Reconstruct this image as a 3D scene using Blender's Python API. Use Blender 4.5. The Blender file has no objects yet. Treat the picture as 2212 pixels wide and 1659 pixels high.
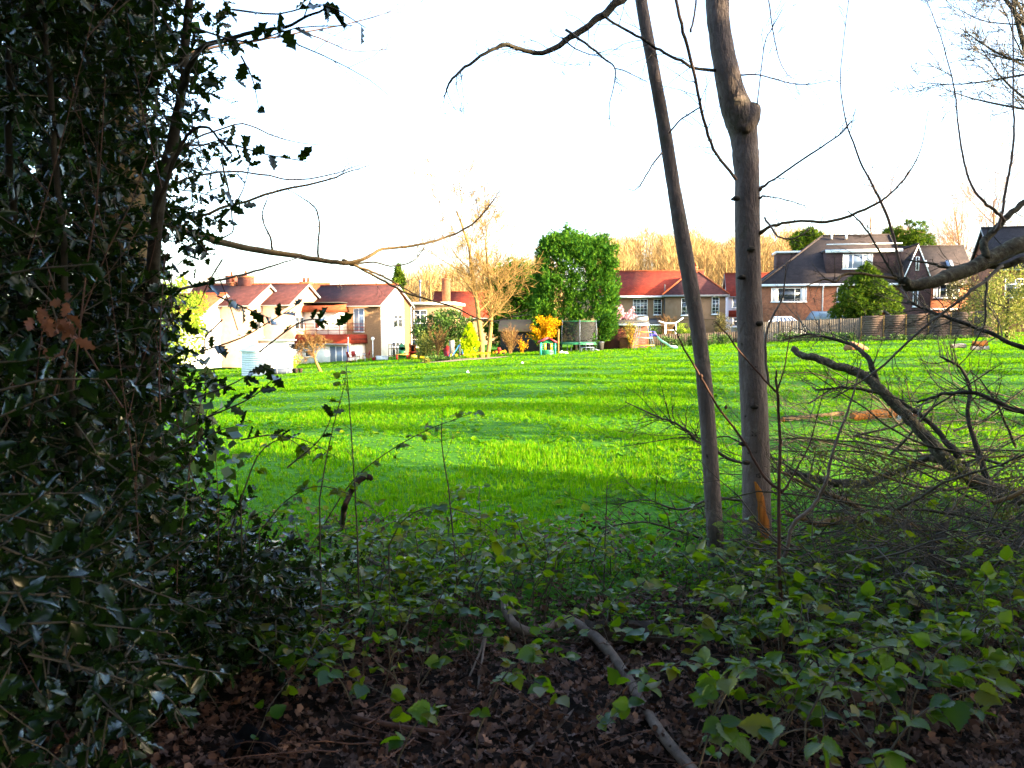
import bpy, math, random
import numpy as np
from mathutils import Vector, Matrix

# ------------------------------------------------------------------ camera, sky, sun, exposure
SC = bpy.context.scene
COL = SC.collection
F_PX, CX, CY = 1736.0, 1106.0, 829.5          # focal length and centre, in pixels of a 2212-wide view
CAM = np.array([0.0, 0.0, 1.9])
PITCH = math.atan(119.5 / F_PX)

cam_d = bpy.data.cameras.new("camera")
cam_d.sensor_width = 36.0
cam_d.lens = 36.0 * F_PX / 2212.0
cam_d.clip_start = 0.05
cam_d.clip_end = 3000
cam_d.dof.use_dof = True
cam_d.dof.focus_distance = 16.0
cam_d.dof.aperture_fstop = 8.0
cam = bpy.data.objects.new("camera", cam_d)
COL.objects.link(cam)
cam.location = CAM
cam.rotation_euler = (math.radians(90) - PITCH, 0, 0)
SC.camera = cam

SUN_EL = math.radians(17.0)
SUN_H = np.array([0.92, -0.39]); SUN_H /= np.linalg.norm(SUN_H)
SUN_DIR = np.array([SUN_H[0] * math.cos(SUN_EL), SUN_H[1] * math.cos(SUN_EL), math.sin(SUN_EL)])

world = bpy.data.worlds.new("World")
SC.world = world
world.use_nodes = True
wn = world.node_tree
wn.nodes.clear()
sky = wn.nodes.new("ShaderNodeTexSky")
sky.sky_type = 'NISHITA'
sky.sun_disc = False
sky.sun_elevation = SUN_EL
sky.sun_rotation = math.atan2(SUN_H[0], SUN_H[1])
sky.air_density = 1.0
sky.dust_density = 3.5
sky.ozone_density = 1.6
bg = wn.nodes.new("ShaderNodeBackground")
bg.inputs["Strength"].default_value = 0.15
wo = wn.nodes.new("ShaderNodeOutputWorld")
wn.links.new(sky.outputs[0], bg.inputs[0])
wn.links.new(bg.outputs[0], wo.inputs[0])

sun_d = bpy.data.lights.new("sun", 'SUN')
sun_d.energy = 4.6
sun_d.angle = math.radians(0.5)
sun_d.color = (1.0, 0.79, 0.48)
sun = bpy.data.objects.new("sun", sun_d)
COL.objects.link(sun)
sun.rotation_euler = Vector(-SUN_DIR).to_track_quat('-Z', 'Y').to_euler()
sun.location = (60, -30, 40)

SC.view_settings.view_transform = 'Standard'
SC.view_settings.look = 'None'
SC.view_settings.gamma = 1.0
SC.view_settings.exposure = 3.05
SC.view_settings.use_curve_mapping = False
SC.cycles.max_bounces = 6
SC.cycles.diffuse_bounces = 3
SC.cycles.glossy_bounces = 2
SC.cycles.transmission_bounces = 3
SC.cycles.transparent_max_bounces = 8
SC.cycles.use_denoising = True
SC.cycles.sample_clamp_indirect = 4.0

# ------------------------------------------------------------------ helpers
RNG = np.random.default_rng(11)
FW = np.array([0, math.cos(PITCH), -math.sin(PITCH)])
UP = np.array([0, math.sin(PITCH), math.cos(PITCH)])
RT = np.array([1.0, 0, 0])


def ray(vx, vy):
    return RT * ((vx - CX) / F_PX) + UP * ((CY - vy) / F_PX) + FW


def P(vx, vy, Y):
    """World point seen at view pixel (vx, vy) whose world y is Y."""
    d = ray(vx, vy)
    return CAM + d * (Y / d[1])


def ground(x, y):
    x = np.asarray(x, float); y = np.asarray(y, float)
    t = np.clip((y - 5.0) / 25.0, 0, 1)
    s = t * t * (3 - 2 * t)
    xl = np.clip(x, -40, 0); xr = np.clip(x, 0, 40)
    g = 0.072 * xl + 0.03 * xr + 0.0002 * xr ** 2
    w = 0.05 * np.sin(x * 0.7 + 1.3) * np.sin(y * 0.45 + .4) + 0.03 * np.sin(x * 1.9 + y * 1.3)
    far = np.clip(1 - y / 60.0, 0, 1)
    return g * s + w * far


def gz(x, y):
    t = min(1.0, max(0.0, (y - 5.0) / 25.0)); s = t * t * (3 - 2 * t)
    xl = max(-40.0, min(0.0, x)); xr = min(40.0, max(0.0, x))
    g = 0.072 * xl + 0.03 * xr + 0.0002 * xr * xr
    w = 0.05 * math.sin(x * 0.7 + 1.3) * math.sin(y * 0.45 + .4) + 0.03 * math.sin(x * 1.9 + y * 1.3)
    return g * s + w * min(1.0, max(0.0, 1 - y / 60.0))


def G(vx, vy):
    """Where the view pixel's ray meets the ground."""
    d = ray(vx, vy)
    f = lambda t: CAM[2] + d[2] * t - gz(d[0] * t, d[1] * t)
    lo = hi = 1.0
    for _ in range(300):
        if f(hi) <= 0: break
        lo, hi = hi, hi * 1.03
    for _ in range(14):
        m_ = .5 * (lo + hi)
        if f(m_) > 0: lo = m_
        else: hi = m_
    return CAM + d * hi


def np_mesh(name, V, faces, smooth=False):
    """faces: list of int arrays (n,k)."""
    V = np.asarray(V, dtype=np.float32).reshape(-1, 3)
    me = bpy.data.meshes.new(name)
    me.vertices.add(len(V))
    me.vertices.foreach_set("co", V.ravel())
    faces = [np.asarray(f, dtype=np.int32) for f in faces if len(f)]
    nl = sum(f.size for f in faces)
    npol = sum(len(f) for f in faces)
    me.loops.add(nl)
    me.loops.foreach_set("vertex_index", np.concatenate([f.ravel() for f in faces]))
    me.polygons.add(npol)
    tot = np.concatenate([np.full(len(f), f.shape[1], np.int32) for f in faces])
    start = np.concatenate([[0], np.cumsum(tot)[:-1]]).astype(np.int32)
    me.polygons.foreach_set("loop_start", start)
    if smooth:
        me.polygons.foreach_set("use_smooth", np.ones(npol, dtype=bool))
    me.update(calc_edges=True)
    return me


class MB:
    """Collects vertices and faces of any size for one mesh."""

    def __init__(self):
        self.v = []; self.f = {}; self.n = 0

    def add(self, V, *fs):
        V = np.asarray(V, float).reshape(-1, 3)
        self.v.append(V)
        for f in fs:
            f = np.asarray(f, int)
            if len(f):
                self.f.setdefault(f.shape[1], []).append(f + self.n)
        self.n += len(V)
        return self

    def box(self, x0, x1, y0, y1, z0, z1):
        V = [(x0, y0, z0), (x1, y0, z0), (x1, y1, z0), (x0, y1, z0), (x0, y0, z1), (x1, y0, z1), (x1, y1, z1), (x0, y1, z1)]
        F = [(0, 3, 2, 1), (4, 5, 6, 7), (0, 1, 5, 4), (1, 2, 6, 5), (2, 3, 7, 6), (3, 0, 4, 7)]
        return self.add(V, F)

    def hexa(self, V):
        F = [(0, 3, 2, 1), (4, 5, 6, 7), (0, 1, 5, 4), (1, 2, 6, 5), (2, 3, 7, 6), (3, 0, 4, 7)]
        return self.add(V, F)

    def tube(self, pts, radii, sides=8, cap=True, bump=0.0, rng=None):
        pts = np.asarray(pts, float)
        n = len(pts)
        radii = np.broadcast_to(np.asarray(radii, float), (n,))
        T = np.empty_like(pts)
        T[1:-1] = pts[2:] - pts[:-2]; T[0] = pts[1] - pts[0]; T[-1] = pts[-1] - pts[-2]
        T /= np.linalg.norm(T, axis=1)[:, None] + 1e-9
        m = T.mean(0)
        ref = np.array([0, 0, 1.0]) if abs(m[2]) < 0.8 * np.linalg.norm(m) + 1e-9 else np.array([1.0, 0, 0])
        A = np.cross(T, ref); A /= np.linalg.norm(A, axis=1)[:, None] + 1e-9
        B = np.cross(T, A)
        a = np.linspace(0, 2 * math.pi, sides, endpoint=False)
        r = radii[:, None] * np.ones((1, sides))
        if bump and rng is not None:
            r = r * (1 + bump * rng.standard_normal((n, sides)))
        V = pts[:, None, :] + r[..., None] * (np.cos(a)[None, :, None] * A[:, None, :] + np.sin(a)[None, :, None] * B[:, None, :])
        V = V.reshape(-1, 3)
        i = np.arange(n - 1)[:, None] * sides; j = np.arange(sides)[None, :]
        q = np.stack([i + j, i + (j + 1) % sides, i + sides + (j + 1) % sides, i + sides + j], -1).reshape(-1, 4)
        if cap and sides > 3:
            V = np.vstack([V, pts[0], pts[-1]])
            k0, k1 = n * sides, n * sides + 1
            jj = np.arange(sides)
            t0 = np.stack([np.full(sides, k0), (jj + 1) % sides, jj], -1)
            b = (n - 1) * sides
            t1 = np.stack([np.full(sides, k1), b + jj, b + (jj + 1) % sides], -1)
            return self.add(V, q, t0, t1)
        return self.add(V, q)

    def bar(self, a, b, r, sides=6):
        return self.tube([a, b], [r, r], sides)

    def arrays(self):
        return np.vstack(self.v), [np.vstack(x) for x in self.f.values()]


def link(o):
    COL.objects.link(o); return o


def tag(o, label=None, cat=None, group=None, kind=None):
    if label: o["label"] = label
    if cat: o["category"] = cat
    if group: o["group"] = group
    if kind: o["kind"] = kind
    return o


def thing(name, label, cat, loc=(0, 0, 0), rz=0.0, group=None):
    o = link(bpy.data.objects.new(name, None))
    o.empty_display_size = 0.2
    o.location = loc; o.rotation_euler = (0, 0, rz)
    return tag(o, label, cat, group)


def obj(name, mb, mat, parent=None, off=None, smooth=False, kind=None):
    """One mesh object. off: subtract (world coordinates -> local of the parent)."""
    V, Fs = mb.arrays() if isinstance(mb, MB) else mb
    if off is not None:
        V = V - np.asarray(off)
    me = np_mesh(name, V, Fs, smooth)
    me.materials.append(mat)
    o = link(bpy.data.objects.new(name, me))
    if parent is not None: o.parent = parent
    if kind: o["kind"] = kind
    return o


def wpart(name, mb, mat, parent, smooth=False, kind=None):
    return obj(name, mb, mat, parent, off=np.array(parent.location), smooth=smooth, kind=kind)


# ---- materials
def _n(nt, t, **kw):
    n = nt.nodes.new(t)
    for k, v in kw.items():
        setattr(n, k, v)
    return n


def ramp(nt, cols, fac):
    r = _n(nt, "ShaderNodeValToRGB")
    e = r.color_ramp.elements
    while len(e) < len(cols): e.new(0.5)
    for i, (p, c) in enumerate(cols):
        e[i].position = p; e[i].color = (*c, 1)
    nt.links.new(fac, r.inputs[0])
    return r.outputs[0]


def mat_noise(name, cols, scale=5.0, rough=0.8, bump=0.0, detail=6.0, spec=0.3, stretch=(1, 1, 1), bscale=None, metallic=0.0, coat=0.0, blot=None):
    m = bpy.data.materials.new(name); m.use_nodes = True
    nt = m.node_tree; b = nt.nodes["Principled BSDF"]
    tc = _n(nt, "ShaderNodeTexCoord"); mp = _n(nt, "ShaderNodeMapping")
    mp.inputs["Scale"].default_value = stretch
    nt.links.new(tc.outputs["Object"], mp.inputs[0])
    nz = _n(nt, "ShaderNodeTexNoise"); nz.inputs["Scale"].default_value = scale; nz.inputs["Detail"].default_value = detail
    nz.inputs["Roughness"].default_value = 0.65
    nt.links.new(mp.outputs[0], nz.inputs[0])
    k = len(cols)
    out = ramp(nt, [(0.3 + 0.4 * i / max(1, k - 1), c) for i, c in enumerate(cols)], nz.outputs[0])
    for col, sc_, lo_, hi_ in (blot or ()):
        nb = _n(nt, "ShaderNodeTexNoise"); nb.inputs["Scale"].default_value = sc_; nb.inputs["Detail"].default_value = 7; nb.inputs["Roughness"].default_value = .7
        nt.links.new(tc.outputs["Object"], nb.inputs[0])
        mb_ = _n(nt, "ShaderNodeMapRange"); mb_.inputs[1].default_value = lo_; mb_.inputs[2].default_value = hi_
        nt.links.new(nb.outputs[0], mb_.inputs[0])
        mm = _n(nt, "ShaderNodeMix", data_type='RGBA'); nt.links.new(mb_.outputs[0], mm.inputs[0]); nt.links.new(out, mm.inputs[6]); mm.inputs[7].default_value = (*col, 1)
        out = mm.outputs[2]
    nt.links.new(out, b.inputs["Base Color"])
    b.inputs["Roughness"].default_value = rough
    b.inputs["Specular IOR Level"].default_value = spec
    b.inputs["Metallic"].default_value = metallic
    if coat: b.inputs["Coat Weight"].default_value = coat
    if bump:
        n2 = nz
        if bscale:
            n2 = _n(nt, "ShaderNodeTexNoise"); n2.inputs["Scale"].default_value = bscale; n2.inputs["Detail"].default_value = 5
            nt.links.new(mp.outputs[0], n2.inputs[0])
        bp = _n(nt, "ShaderNodeBump"); bp.inputs["Strength"].default_value = bump; bp.inputs["Distance"].default_value = 0.02
        nt.links.new(n2.outputs[0], bp.inputs["Height"]); nt.links.new(bp.outputs[0], b.inputs["Normal"])
    return m


def mat_leaf(name, cols, rough=0.45, trans=0.35, tcol=None, spec=0.5, vein=False):
    """Leaf: colour differs from leaf to leaf, light passes through."""
    m = bpy.data.materials.new(name); m.use_nodes = True
    nt = m.node_tree; b = nt.nodes["Principled BSDF"]; out = nt.nodes["Material Output"]
    ge = _n(nt, "ShaderNodeNewGeometry"); oi = _n(nt, "ShaderNodeObjectInfo")
    ad = _n(nt, "ShaderNodeMath", operation='ADD'); fr = _n(nt, "ShaderNodeMath", operation='FRACT')
    nt.links.new(ge.outputs["Random Per Island"], ad.inputs[0]); nt.links.new(oi.outputs["Random"], ad.inputs[1])
    nt.links.new(ad.outputs[0], fr.inputs[0])
    k = len(cols)
    c = ramp(nt, [(i / max(1, k - 1), q) for i, q in enumerate(cols)], fr.outputs[0])
    nt.links.new(c, b.inputs["Base Color"])
    b.inputs["Roughness"].default_value = rough
    b.inputs["Specular IOR Level"].default_value = spec
    if vein:
        tc = _n(nt, "ShaderNodeTexCoord"); nz = _n(nt, "ShaderNodeTexNoise"); nz.inputs["Scale"].default_value = 9.0; nz.inputs["Detail"].default_value = 3
        nt.links.new(tc.outputs["Object"], nz.inputs[0])
        bp = _n(nt, "ShaderNodeBump"); bp.inputs["Strength"].default_value = 0.25; bp.inputs["Distance"].default_value = 0.01
        nt.links.new(nz.outputs[0], bp.inputs["Height"]); nt.links.new(bp.outputs[0], b.inputs["Normal"])
    if trans > 0:
        tr = _n(nt, "ShaderNodeBsdfTranslucent")
        mx = _n(nt, "ShaderNodeMixShader"); mx.inputs[0].default_value = trans
        if tcol is None:
            nt.links.new(c, tr.inputs[0])
        else:
            mc = _n(nt, "ShaderNodeMix", data_type='RGBA'); mc.inputs[0].default_value = 0.6
            nt.links.new(c, mc.inputs[6]); mc.inputs[7].default_value = (*tcol, 1)
            nt.links.new(mc.outputs[2], tr.inputs[0])
        nt.links.new(b.outputs[0], mx.inputs[1]); nt.links.new(tr.outputs[0], mx.inputs[2])
        nt.links.new(mx.outputs[0], out.inputs[0])
    return m


def mat_brick(name, c1, c2, mortar, bw=0.22, bh=0.075, rough=0.9, mort=0.01, tile=False, patch=None):
    m = bpy.data.materials.new(name); m.use_nodes = True
    nt = m.node_tree; b = nt.nodes["Principled BSDF"]
    tc = _n(nt, "ShaderNodeTexCoord"); sp = _n(nt, "ShaderNodeSeparateXYZ"); ad = _n(nt, "ShaderNodeMath", operation='ADD'); cb = _n(nt, "ShaderNodeCombineXYZ")
    nt.links.new(tc.outputs["Object"], sp.inputs[0])
    nt.links.new(sp.outputs[0], ad.inputs[0]); nt.links.new(sp.outputs[1], ad.inputs[1])
    nt.links.new(ad.outputs[0], cb.inputs[0]); nt.links.new(sp.outputs[2], cb.inputs[1])
    if tile: 
        nt.links.new(sp.outputs[0], cb.inputs[0])
    bt = _n(nt, "ShaderNodeTexBrick")
    bt.inputs["Scale"].default_value = 1.0
    bt.inputs["Brick Width"].default_value = bw; bt.inputs["Row Height"].default_value = bh
    bt.inputs["Mortar Size"].default_value = mort; bt.inputs["Mortar Smooth"].default_value = 0.3
    bt.inputs["Color1"].default_value = (*c1, 1); bt.inputs["Color2"].default_value = (*c2, 1); bt.inputs["Mortar"].default_value = (*mortar, 1)
    nt.links.new(cb.outputs[0], bt.inputs[0])
    nz = _n(nt, "ShaderNodeTexNoise"); nz.inputs["Scale"].default_value = 1.9; nz.inputs["Detail"].default_value = 10; nz.inputs["Roughness"].default_value = 0.78
    nt.links.new(tc.outputs["Object"], nz.inputs[0])
    mx = _n(nt, "ShaderNodeMix", data_type='RGBA', blend_type='MULTIPLY'); mx.inputs[0].default_value = 0.75
    nt.links.new(bt.outputs[0], mx.inputs[6])
    p = patch or ((0.38, 0.36, 0.37), (1.5, 1.45, 1.4))
    nt.links.new(ramp(nt, [(0.3, p[0]), (0.7, p[1])], nz.outputs[0]), mx.inputs[7])
    nt.links.new(mx.outputs[2], b.inputs["Base Color"])
    b.inputs["Roughness"].default_value = rough; b.inputs["Specular IOR Level"].default_value = 0.2
    bp = _n(nt, "ShaderNodeBump"); bp.inputs["Strength"].default_value = 0.5; bp.inputs["Distance"].default_value = 0.02
    nt.links.new(bt.outputs["Fac"], bp.inputs["Height"]); bp.invert = True
    nt.links.new(bp.outputs[0], b.inputs["Normal"])
    return m


def mat_plain(name, c, rough=0.5, metallic=0.0, spec=0.5):
    return mat_noise(name, [tuple(x * 0.85 for x in c), tuple(min(1, x * 1.1) for x in c)], scale=4.0, rough=rough, metallic=metallic, spec=spec)


def mat_glass(name, c):
    m = bpy.data.materials.new(name); m.use_nodes = True
    b = m.node_tree.nodes["Principled BSDF"]
    b.inputs["Base Color"].default_value = (*c, 1); b.inputs["Roughness"].default_value = 0.06; b.inputs["Specular IOR Level"].default_value = 0.8
    return m


def mat_net(name, c, alpha):
    m = bpy.data.materials.new(name); m.use_nodes = True
    b = m.node_tree.nodes["Principled BSDF"]
    b.inputs["Base Color"].default_value = (*c, 1); b.inputs["Roughness"].default_value = 0.9; b.inputs["Alpha"].default_value = alpha
    return m


M = {}
M['bark_grey'] = mat_noise('bark_grey', [(0.06, 0.047, 0.043), (0.115, 0.09, 0.08), (0.135, 0.106, 0.094), (0.19, 0.152, 0.133)], scale=9, rough=0.9, bump=0.8, stretch=(1, 1, .4), bscale=42, spec=0.12, detail=10, blot=(((0.06, 0.062, 0.035), 2.2, .58, .7), ((0.2, 0.18, 0.16), 7.0, .6, .72), ((0.022, 0.017, 0.015), 12.0, .62, .7)))
M['bark_dark'] = mat_noise('bark_dark', [(0.012, 0.010, 0.008), (0.03, 0.025, 0.018), (0.06, 0.054, 0.04)], scale=14, rough=0.9, bump=0.5, spec=0.15)
M['bark_lichen'] = mat_noise('bark_lichen', [(0.018, 0.015, 0.011), (0.045, 0.038, 0.026), (0.07, 0.062, 0.04), (0.14, 0.145, 0.11)], scale=26, rough=0.95, bump=0.7, spec=0.12)
M['bark_warm'] = mat_noise('bark_warm', [(0.07, 0.045, 0.02), (0.12, 0.078, 0.035), (0.15, 0.10, 0.05)], scale=9, rough=0.9, bump=0.3, spec=0.15)
M['bark_tree'] = mat_noise('bark_tree', [(0.13, 0.075, 0.028), (0.22, 0.13, 0.045), (0.23, 0.175, 0.05)], scale=6, rough=0.9, bump=0.3, spec=0.1)
M['twig'] = mat_noise('twig', [(0.10, 0.06, 0.045), (0.16, 0.10, 0.07)], scale=9, rough=0.7)
M['twig_dark'] = mat_noise('twig_dark', [(0.035, 0.028, 0.02), (0.075, 0.06, 0.04)], scale=9, rough=0.8)
M['stick_pale'] = mat_noise('stick_pale', [(0.07, 0.048, 0.038), (0.13, 0.092, 0.072), (0.18, 0.135, 0.11)], scale=14, rough=0.75, bump=0.3, spec=0.2)
M['stick_brown'] = mat_noise('stick_brown', [(0.045, 0.022, 0.016), (0.10, 0.05, 0.035)], scale=14, rough=0.8, bump=0.3, spec=0.2)
M['wood_raw'] = mat_noise('wood_raw', [(0.13, 0.04, 0.008), (0.26, 0.09, 0.018), (0.34, 0.14, 0.035)], scale=10, rough=0.8, bump=0.4, stretch=(2, 2, .3), spec=0.1)
M['sunlit_bark'] = mat_noise('sunlit_bark', [(0.20, 0.06, 0.010), (0.42, 0.145, 0.025), (0.5, 0.21, 0.05)], scale=10, rough=0.8, bump=0.6, stretch=(3, 3, .25), spec=0.1, blot=(((0.08, 0.035, 0.012), 9.0, .55, .68),))  # glow of a sunlit spot on the trunk, put into the colour
M['rotten'] = mat_noise('rotten', [(0.010, 0.007, 0.005), (0.035, 0.022, 0.015), (0.07, 0.05, 0.04)], scale=10, rough=0.95, bump=0.8)
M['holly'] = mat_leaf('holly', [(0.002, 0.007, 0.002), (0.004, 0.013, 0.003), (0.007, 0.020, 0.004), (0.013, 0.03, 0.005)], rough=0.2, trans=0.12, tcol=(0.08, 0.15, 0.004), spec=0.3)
M['ivy'] = mat_leaf('ivy', [(0.01, 0.03, 0.008), (0.02, 0.055, 0.012), (0.035, 0.075, 0.018)], rough=0.35, trans=0.2, tcol=(0.10, 0.2, 0.01))
M['bramble'] = mat_leaf('bramble', [(0.010, 0.05, 0.005), (0.02, 0.08, 0.004), (0.045, 0.115, 0.003), (0.10, 0.145, 0.003), (0.14, 0.10, 0.01)], rough=0.33, trans=0.5, tcol=(0.26, 0.40, 0.002), vein=True, spec=0.36)
M['sprout'] = mat_leaf('sprout', [(0.02, 0.10, 0.004), (0.035, 0.14, 0.004), (0.06, 0.18, 0.004), (0.16, 0.19, 0.003)], rough=0.6, trans=0.5, tcol=(0.2, 0.45, 0.002), spec=0.15)
M['litter'] = mat_leaf('litter', [(0.03, 0.014, 0.009), (0.07, 0.03, 0.018), (0.11, 0.05, 0.03), (0.19, 0.11, 0.08), (0.045, 0.024, 0.02), (0.13, 0.075, 0.06)], rough=0.75, trans=0.1, spec=0.25)
M['oakleaf'] = mat_leaf('oakleaf', [(0.10, 0.032, 0.012), (0.17, 0.06, 0.022)], rough=0.7, trans=0.3)
M['grass'] = mat_leaf('grass', [(0.016, 0.105, 0.001), (0.036, 0.16, 0.001), (0.072, 0.215, 0.0015), (0.125, 0.245, 0.002), (0.16, 0.19, 0.02)], rough=0.8, trans=0.45, tcol=(0.2, 0.45, 0.001), spec=0.04)
M['ley'] = mat_leaf('ley', [(0.008, 0.045, 0.008), (0.02, 0.085, 0.008), (0.05, 0.14, 0.008), (0.09, 0.18, 0.008)], rough=0.8, trans=0.3, spec=0.08)
M['conifer'] = mat_leaf('conifer', [(0.02, 0.05, 0.006), (0.05, 0.10, 0.006), (0.11, 0.15, 0.008)], rough=0.8, trans=0.3, spec=0.08)
M['gold'] = mat_leaf('gold', [(0.26, 0.40, 0.003), (0.36, 0.48, 0.004), (0.44, 0.52, 0.005)], rough=0.8, trans=0.35, spec=0.08)
M['shrub'] = mat_leaf('shrub', [(0.02, 0.06, 0.012), (0.05, 0.11, 0.016), (0.09, 0.15, 0.02)], rough=0.5, trans=0.3, spec=0.3)
M['olive'] = mat_leaf('olive', [(0.10, 0.13, 0.02), (0.17, 0.18, 0.03), (0.24, 0.22, 0.05)], rough=0.6, trans=0.3, spec=0.2)
M['olive_dark'] = mat_leaf('olive_dark', [(0.05, 0.05, 0.02), (0.10, 0.09, 0.03), (0.16, 0.13, 0.04)], rough=0.6, trans=0.3, spec=0.2)
M['yellowgreen'] = mat_leaf('yellowgreen', [(0.18, 0.28, 0.02), (0.30, 0.38, 0.03)], rough=0.6, trans=0.4, spec=0.2)
M['forsythia'] = mat_leaf('forsythia', [(0.42, 0.18, 0.002), (0.5, 0.25, 0.003), (0.55, 0.3, 0.004)], rough=0.8, trans=0.35, spec=0.05)
M['magnolia'] = mat_leaf('magnolia', [(0.5, 0.26, 0.3), (0.58, 0.38, 0.42), (0.42, 0.18, 0.23)], rough=0.7, trans=0.4, spec=0.1)
M['brown_twigs'] = mat_leaf('brown_twigs', [(0.11, 0.055, 0.022), (0.17, 0.09, 0.035), (0.2, 0.125, 0.05)], rough=0.9, trans=0.1, spec=0.05)
M['wood_far'] = mat_leaf('wood_far', [(0.17, 0.10, 0.04), (0.27, 0.17, 0.07), (0.34, 0.23, 0.10), (0.23, 0.18, 0.07)], rough=0.95, trans=0.1, spec=0.0)
M['wood_pink'] = mat_leaf('wood_pink', [(0.19, 0.10, 0.055), (0.28, 0.16, 0.09), (0.34, 0.21, 0.12)], rough=0.95, trans=0.1, spec=0.0)
M['daffodil'] = mat_leaf('daffodil', [(0.8, 0.5, 0.01), (0.85, 0.42, 0.01)], rough=0.6, trans=0.3)
M['catkin'] = mat_leaf('catkin', [(0.10, 0.10, 0.02), (0.17, 0.15, 0.03), (0.12, 0.14, 0.02)], rough=0.7, trans=0.3, spec=0.2)

M['brick_red'] = mat_brick('brick_red', (0.36, 0.11, 0.042), (0.24, 0.07, 0.03), (0.3, 0.2, 0.13))
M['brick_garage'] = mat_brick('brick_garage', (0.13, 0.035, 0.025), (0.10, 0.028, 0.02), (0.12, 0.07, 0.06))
M['brick_orange'] = mat_brick('brick_orange', (0.22, 0.075, 0.028), (0.18, 0.055, 0.022), (0.2, 0.12, 0.08))
M['tile_purple'] = mat_brick('tile_purple', (0.062, 0.019, 0.019), (0.043, 0.014, 0.015), (0.03, 0.012, 0.012), bw=0.3, bh=0.14, tile=True)
M['tile_red'] = mat_brick('tile_red', (0.24, 0.03, 0.012), (0.18, 0.022, 0.01), (0.1, 0.014, 0.008), bw=0.3, bh=0.14, tile=True)
M['tile_orange'] = mat_brick('tile_orange', (0.26, 0.065, 0.022), (0.21, 0.045, 0.018), (0.12, 0.03, 0.016), bw=0.3, bh=0.14, tile=True)
M['tile_dark'] = mat_brick('tile_dark', (0.036, 0.027, 0.027), (0.027, 0.021, 0.022), (0.022, 0.018, 0.02), bw=0.3, bh=0.16, tile=True)
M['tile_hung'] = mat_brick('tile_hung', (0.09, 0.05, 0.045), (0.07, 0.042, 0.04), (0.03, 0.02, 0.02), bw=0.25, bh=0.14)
M['pebble'] = mat_noise('pebble', [(0.13, 0.075, 0.04), (0.21, 0.13, 0.075)], scale=9, rough=0.95, bump=0.5, detail=8, bscale=60, spec=0.05)
M['render_tan'] = mat_noise('render_tan', [(0.17, 0.105, 0.06), (0.23, 0.15, 0.09)], scale=2, rough=0.95, bump=0.3, bscale=40, spec=0.05)
M['render_pink'] = mat_noise('render_pink', [(0.5, 0.42, 0.42), (0.56, 0.48, 0.47)], scale=3, rough=0.9)
M['render_peach'] = mat_noise('render_peach', [(0.36, 0.225, 0.155), (0.46, 0.31, 0.225)], scale=2, rough=0.95, bump=0.3, bscale=50, spec=0.05, blot=(((0.27, 0.18, 0.13), .8, .52, .7),))
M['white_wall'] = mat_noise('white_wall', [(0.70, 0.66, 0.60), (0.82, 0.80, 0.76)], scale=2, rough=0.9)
M['white'] = mat_plain('white', (0.78, 0.78, 0.78), rough=0.4)
M['grey_trim'] = mat_plain('grey_trim', (0.18, 0.18, 0.18), rough=0.6)
M['felt'] = mat_plain('felt', (0.045, 0.044, 0.042), rough=0.95, spec=0.05)
M['felt_dark'] = mat_plain('felt_dark', (0.07, 0.07, 0.075), rough=0.9)
M['glass'] = mat_glass('glass', (0.02, 0.024, 0.03))
M['glass_pale'] = mat_glass('glass_pale', (0.16, 0.2, 0.27))
M['curtain'] = mat_plain('curtain', (0.6, 0.6, 0.62), rough=0.9)
M['fence_grey'] = mat_noise('fence_grey', [(0.06, 0.05, 0.042), (0.10, 0.085, 0.07), (0.125, 0.11, 0.095)], scale=2, rough=0.95, stretch=(3, 3, 1), bump=0.2, spec=0.05)
M['fence_brown'] = mat_noise('fence_brown', [(0.06, 0.038, 0.032), (0.10, 0.068, 0.056), (0.12, 0.09, 0.075)], scale=1.2, rough=0.95, bump=0.2, spec=0.05)
M['timber'] = mat_noise('timber', [(0.15, 0.085, 0.025), (0.2, 0.125, 0.045)], scale=5, rough=0.9, spec=0.1)
M['timber_dark'] = mat_noise('timber_dark', [(0.05, 0.038, 0.03), (0.085, 0.066, 0.05)], scale=4, rough=0.95, spec=0.05)
M['steel'] = mat_plain('steel', (0.10, 0.12, 0.16), rough=0.5, metallic=0.3, spec=0.2)
M['net'] = mat_net('net', (0.012, 0.013, 0.016), 0.66)
M['black'] = mat_plain('black', (0.008, 0.008, 0.01), rough=0.75, spec=0.08)
M['plastic_green'] = mat_plain('plastic_green', (0.015, 0.16, 0.06), rough=0.4)
M['plastic_red'] = mat_plain('plastic_red', (0.2, 0.012, 0.010), rough=0.55, spec=0.15)
M['plastic_pink'] = mat_plain('plastic_pink', (0.34, 0.03, 0.045), rough=0.5, spec=0.2)
M['plastic_yellow'] = mat_plain('plastic_yellow', (0.75, 0.45, 0.04), rough=0.4)
M['plastic_blue'] = mat_plain('plastic_blue', (0.03, 0.16, 0.55), rough=0.4)
M['plastic_purple'] = mat_plain('plastic_purple', (0.07, 0.05, 0.42), rough=0.4)
M['plastic_mint'] = mat_plain('plastic_mint', (0.5, 0.8, 0.78), rough=0.4, spec=0.2)
M['plastic_orange'] = mat_plain('plastic_orange', (0.36, 0.08, 0.008), rough=0.5, spec=0.2)
M['plastic_teal'] = mat_plain('plastic_teal', (0.03, 0.42, 0.33), rough=0.4)
M['paleblue'] = mat_plain('paleblue', (0.2, 0.26, 0.3), rough=0.6, spec=0.2)
M['cloth_dark'] = mat_plain('cloth_dark', (0.035, 0.05, 0.08), rough=0.7)
M['soil'] = mat_noise('soil', [(0.10, 0.065, 0.04), (0.2, 0.15, 0.10), (0.14, 0.15, 0.05)], scale=8, rough=1, bump=0.6)
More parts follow.
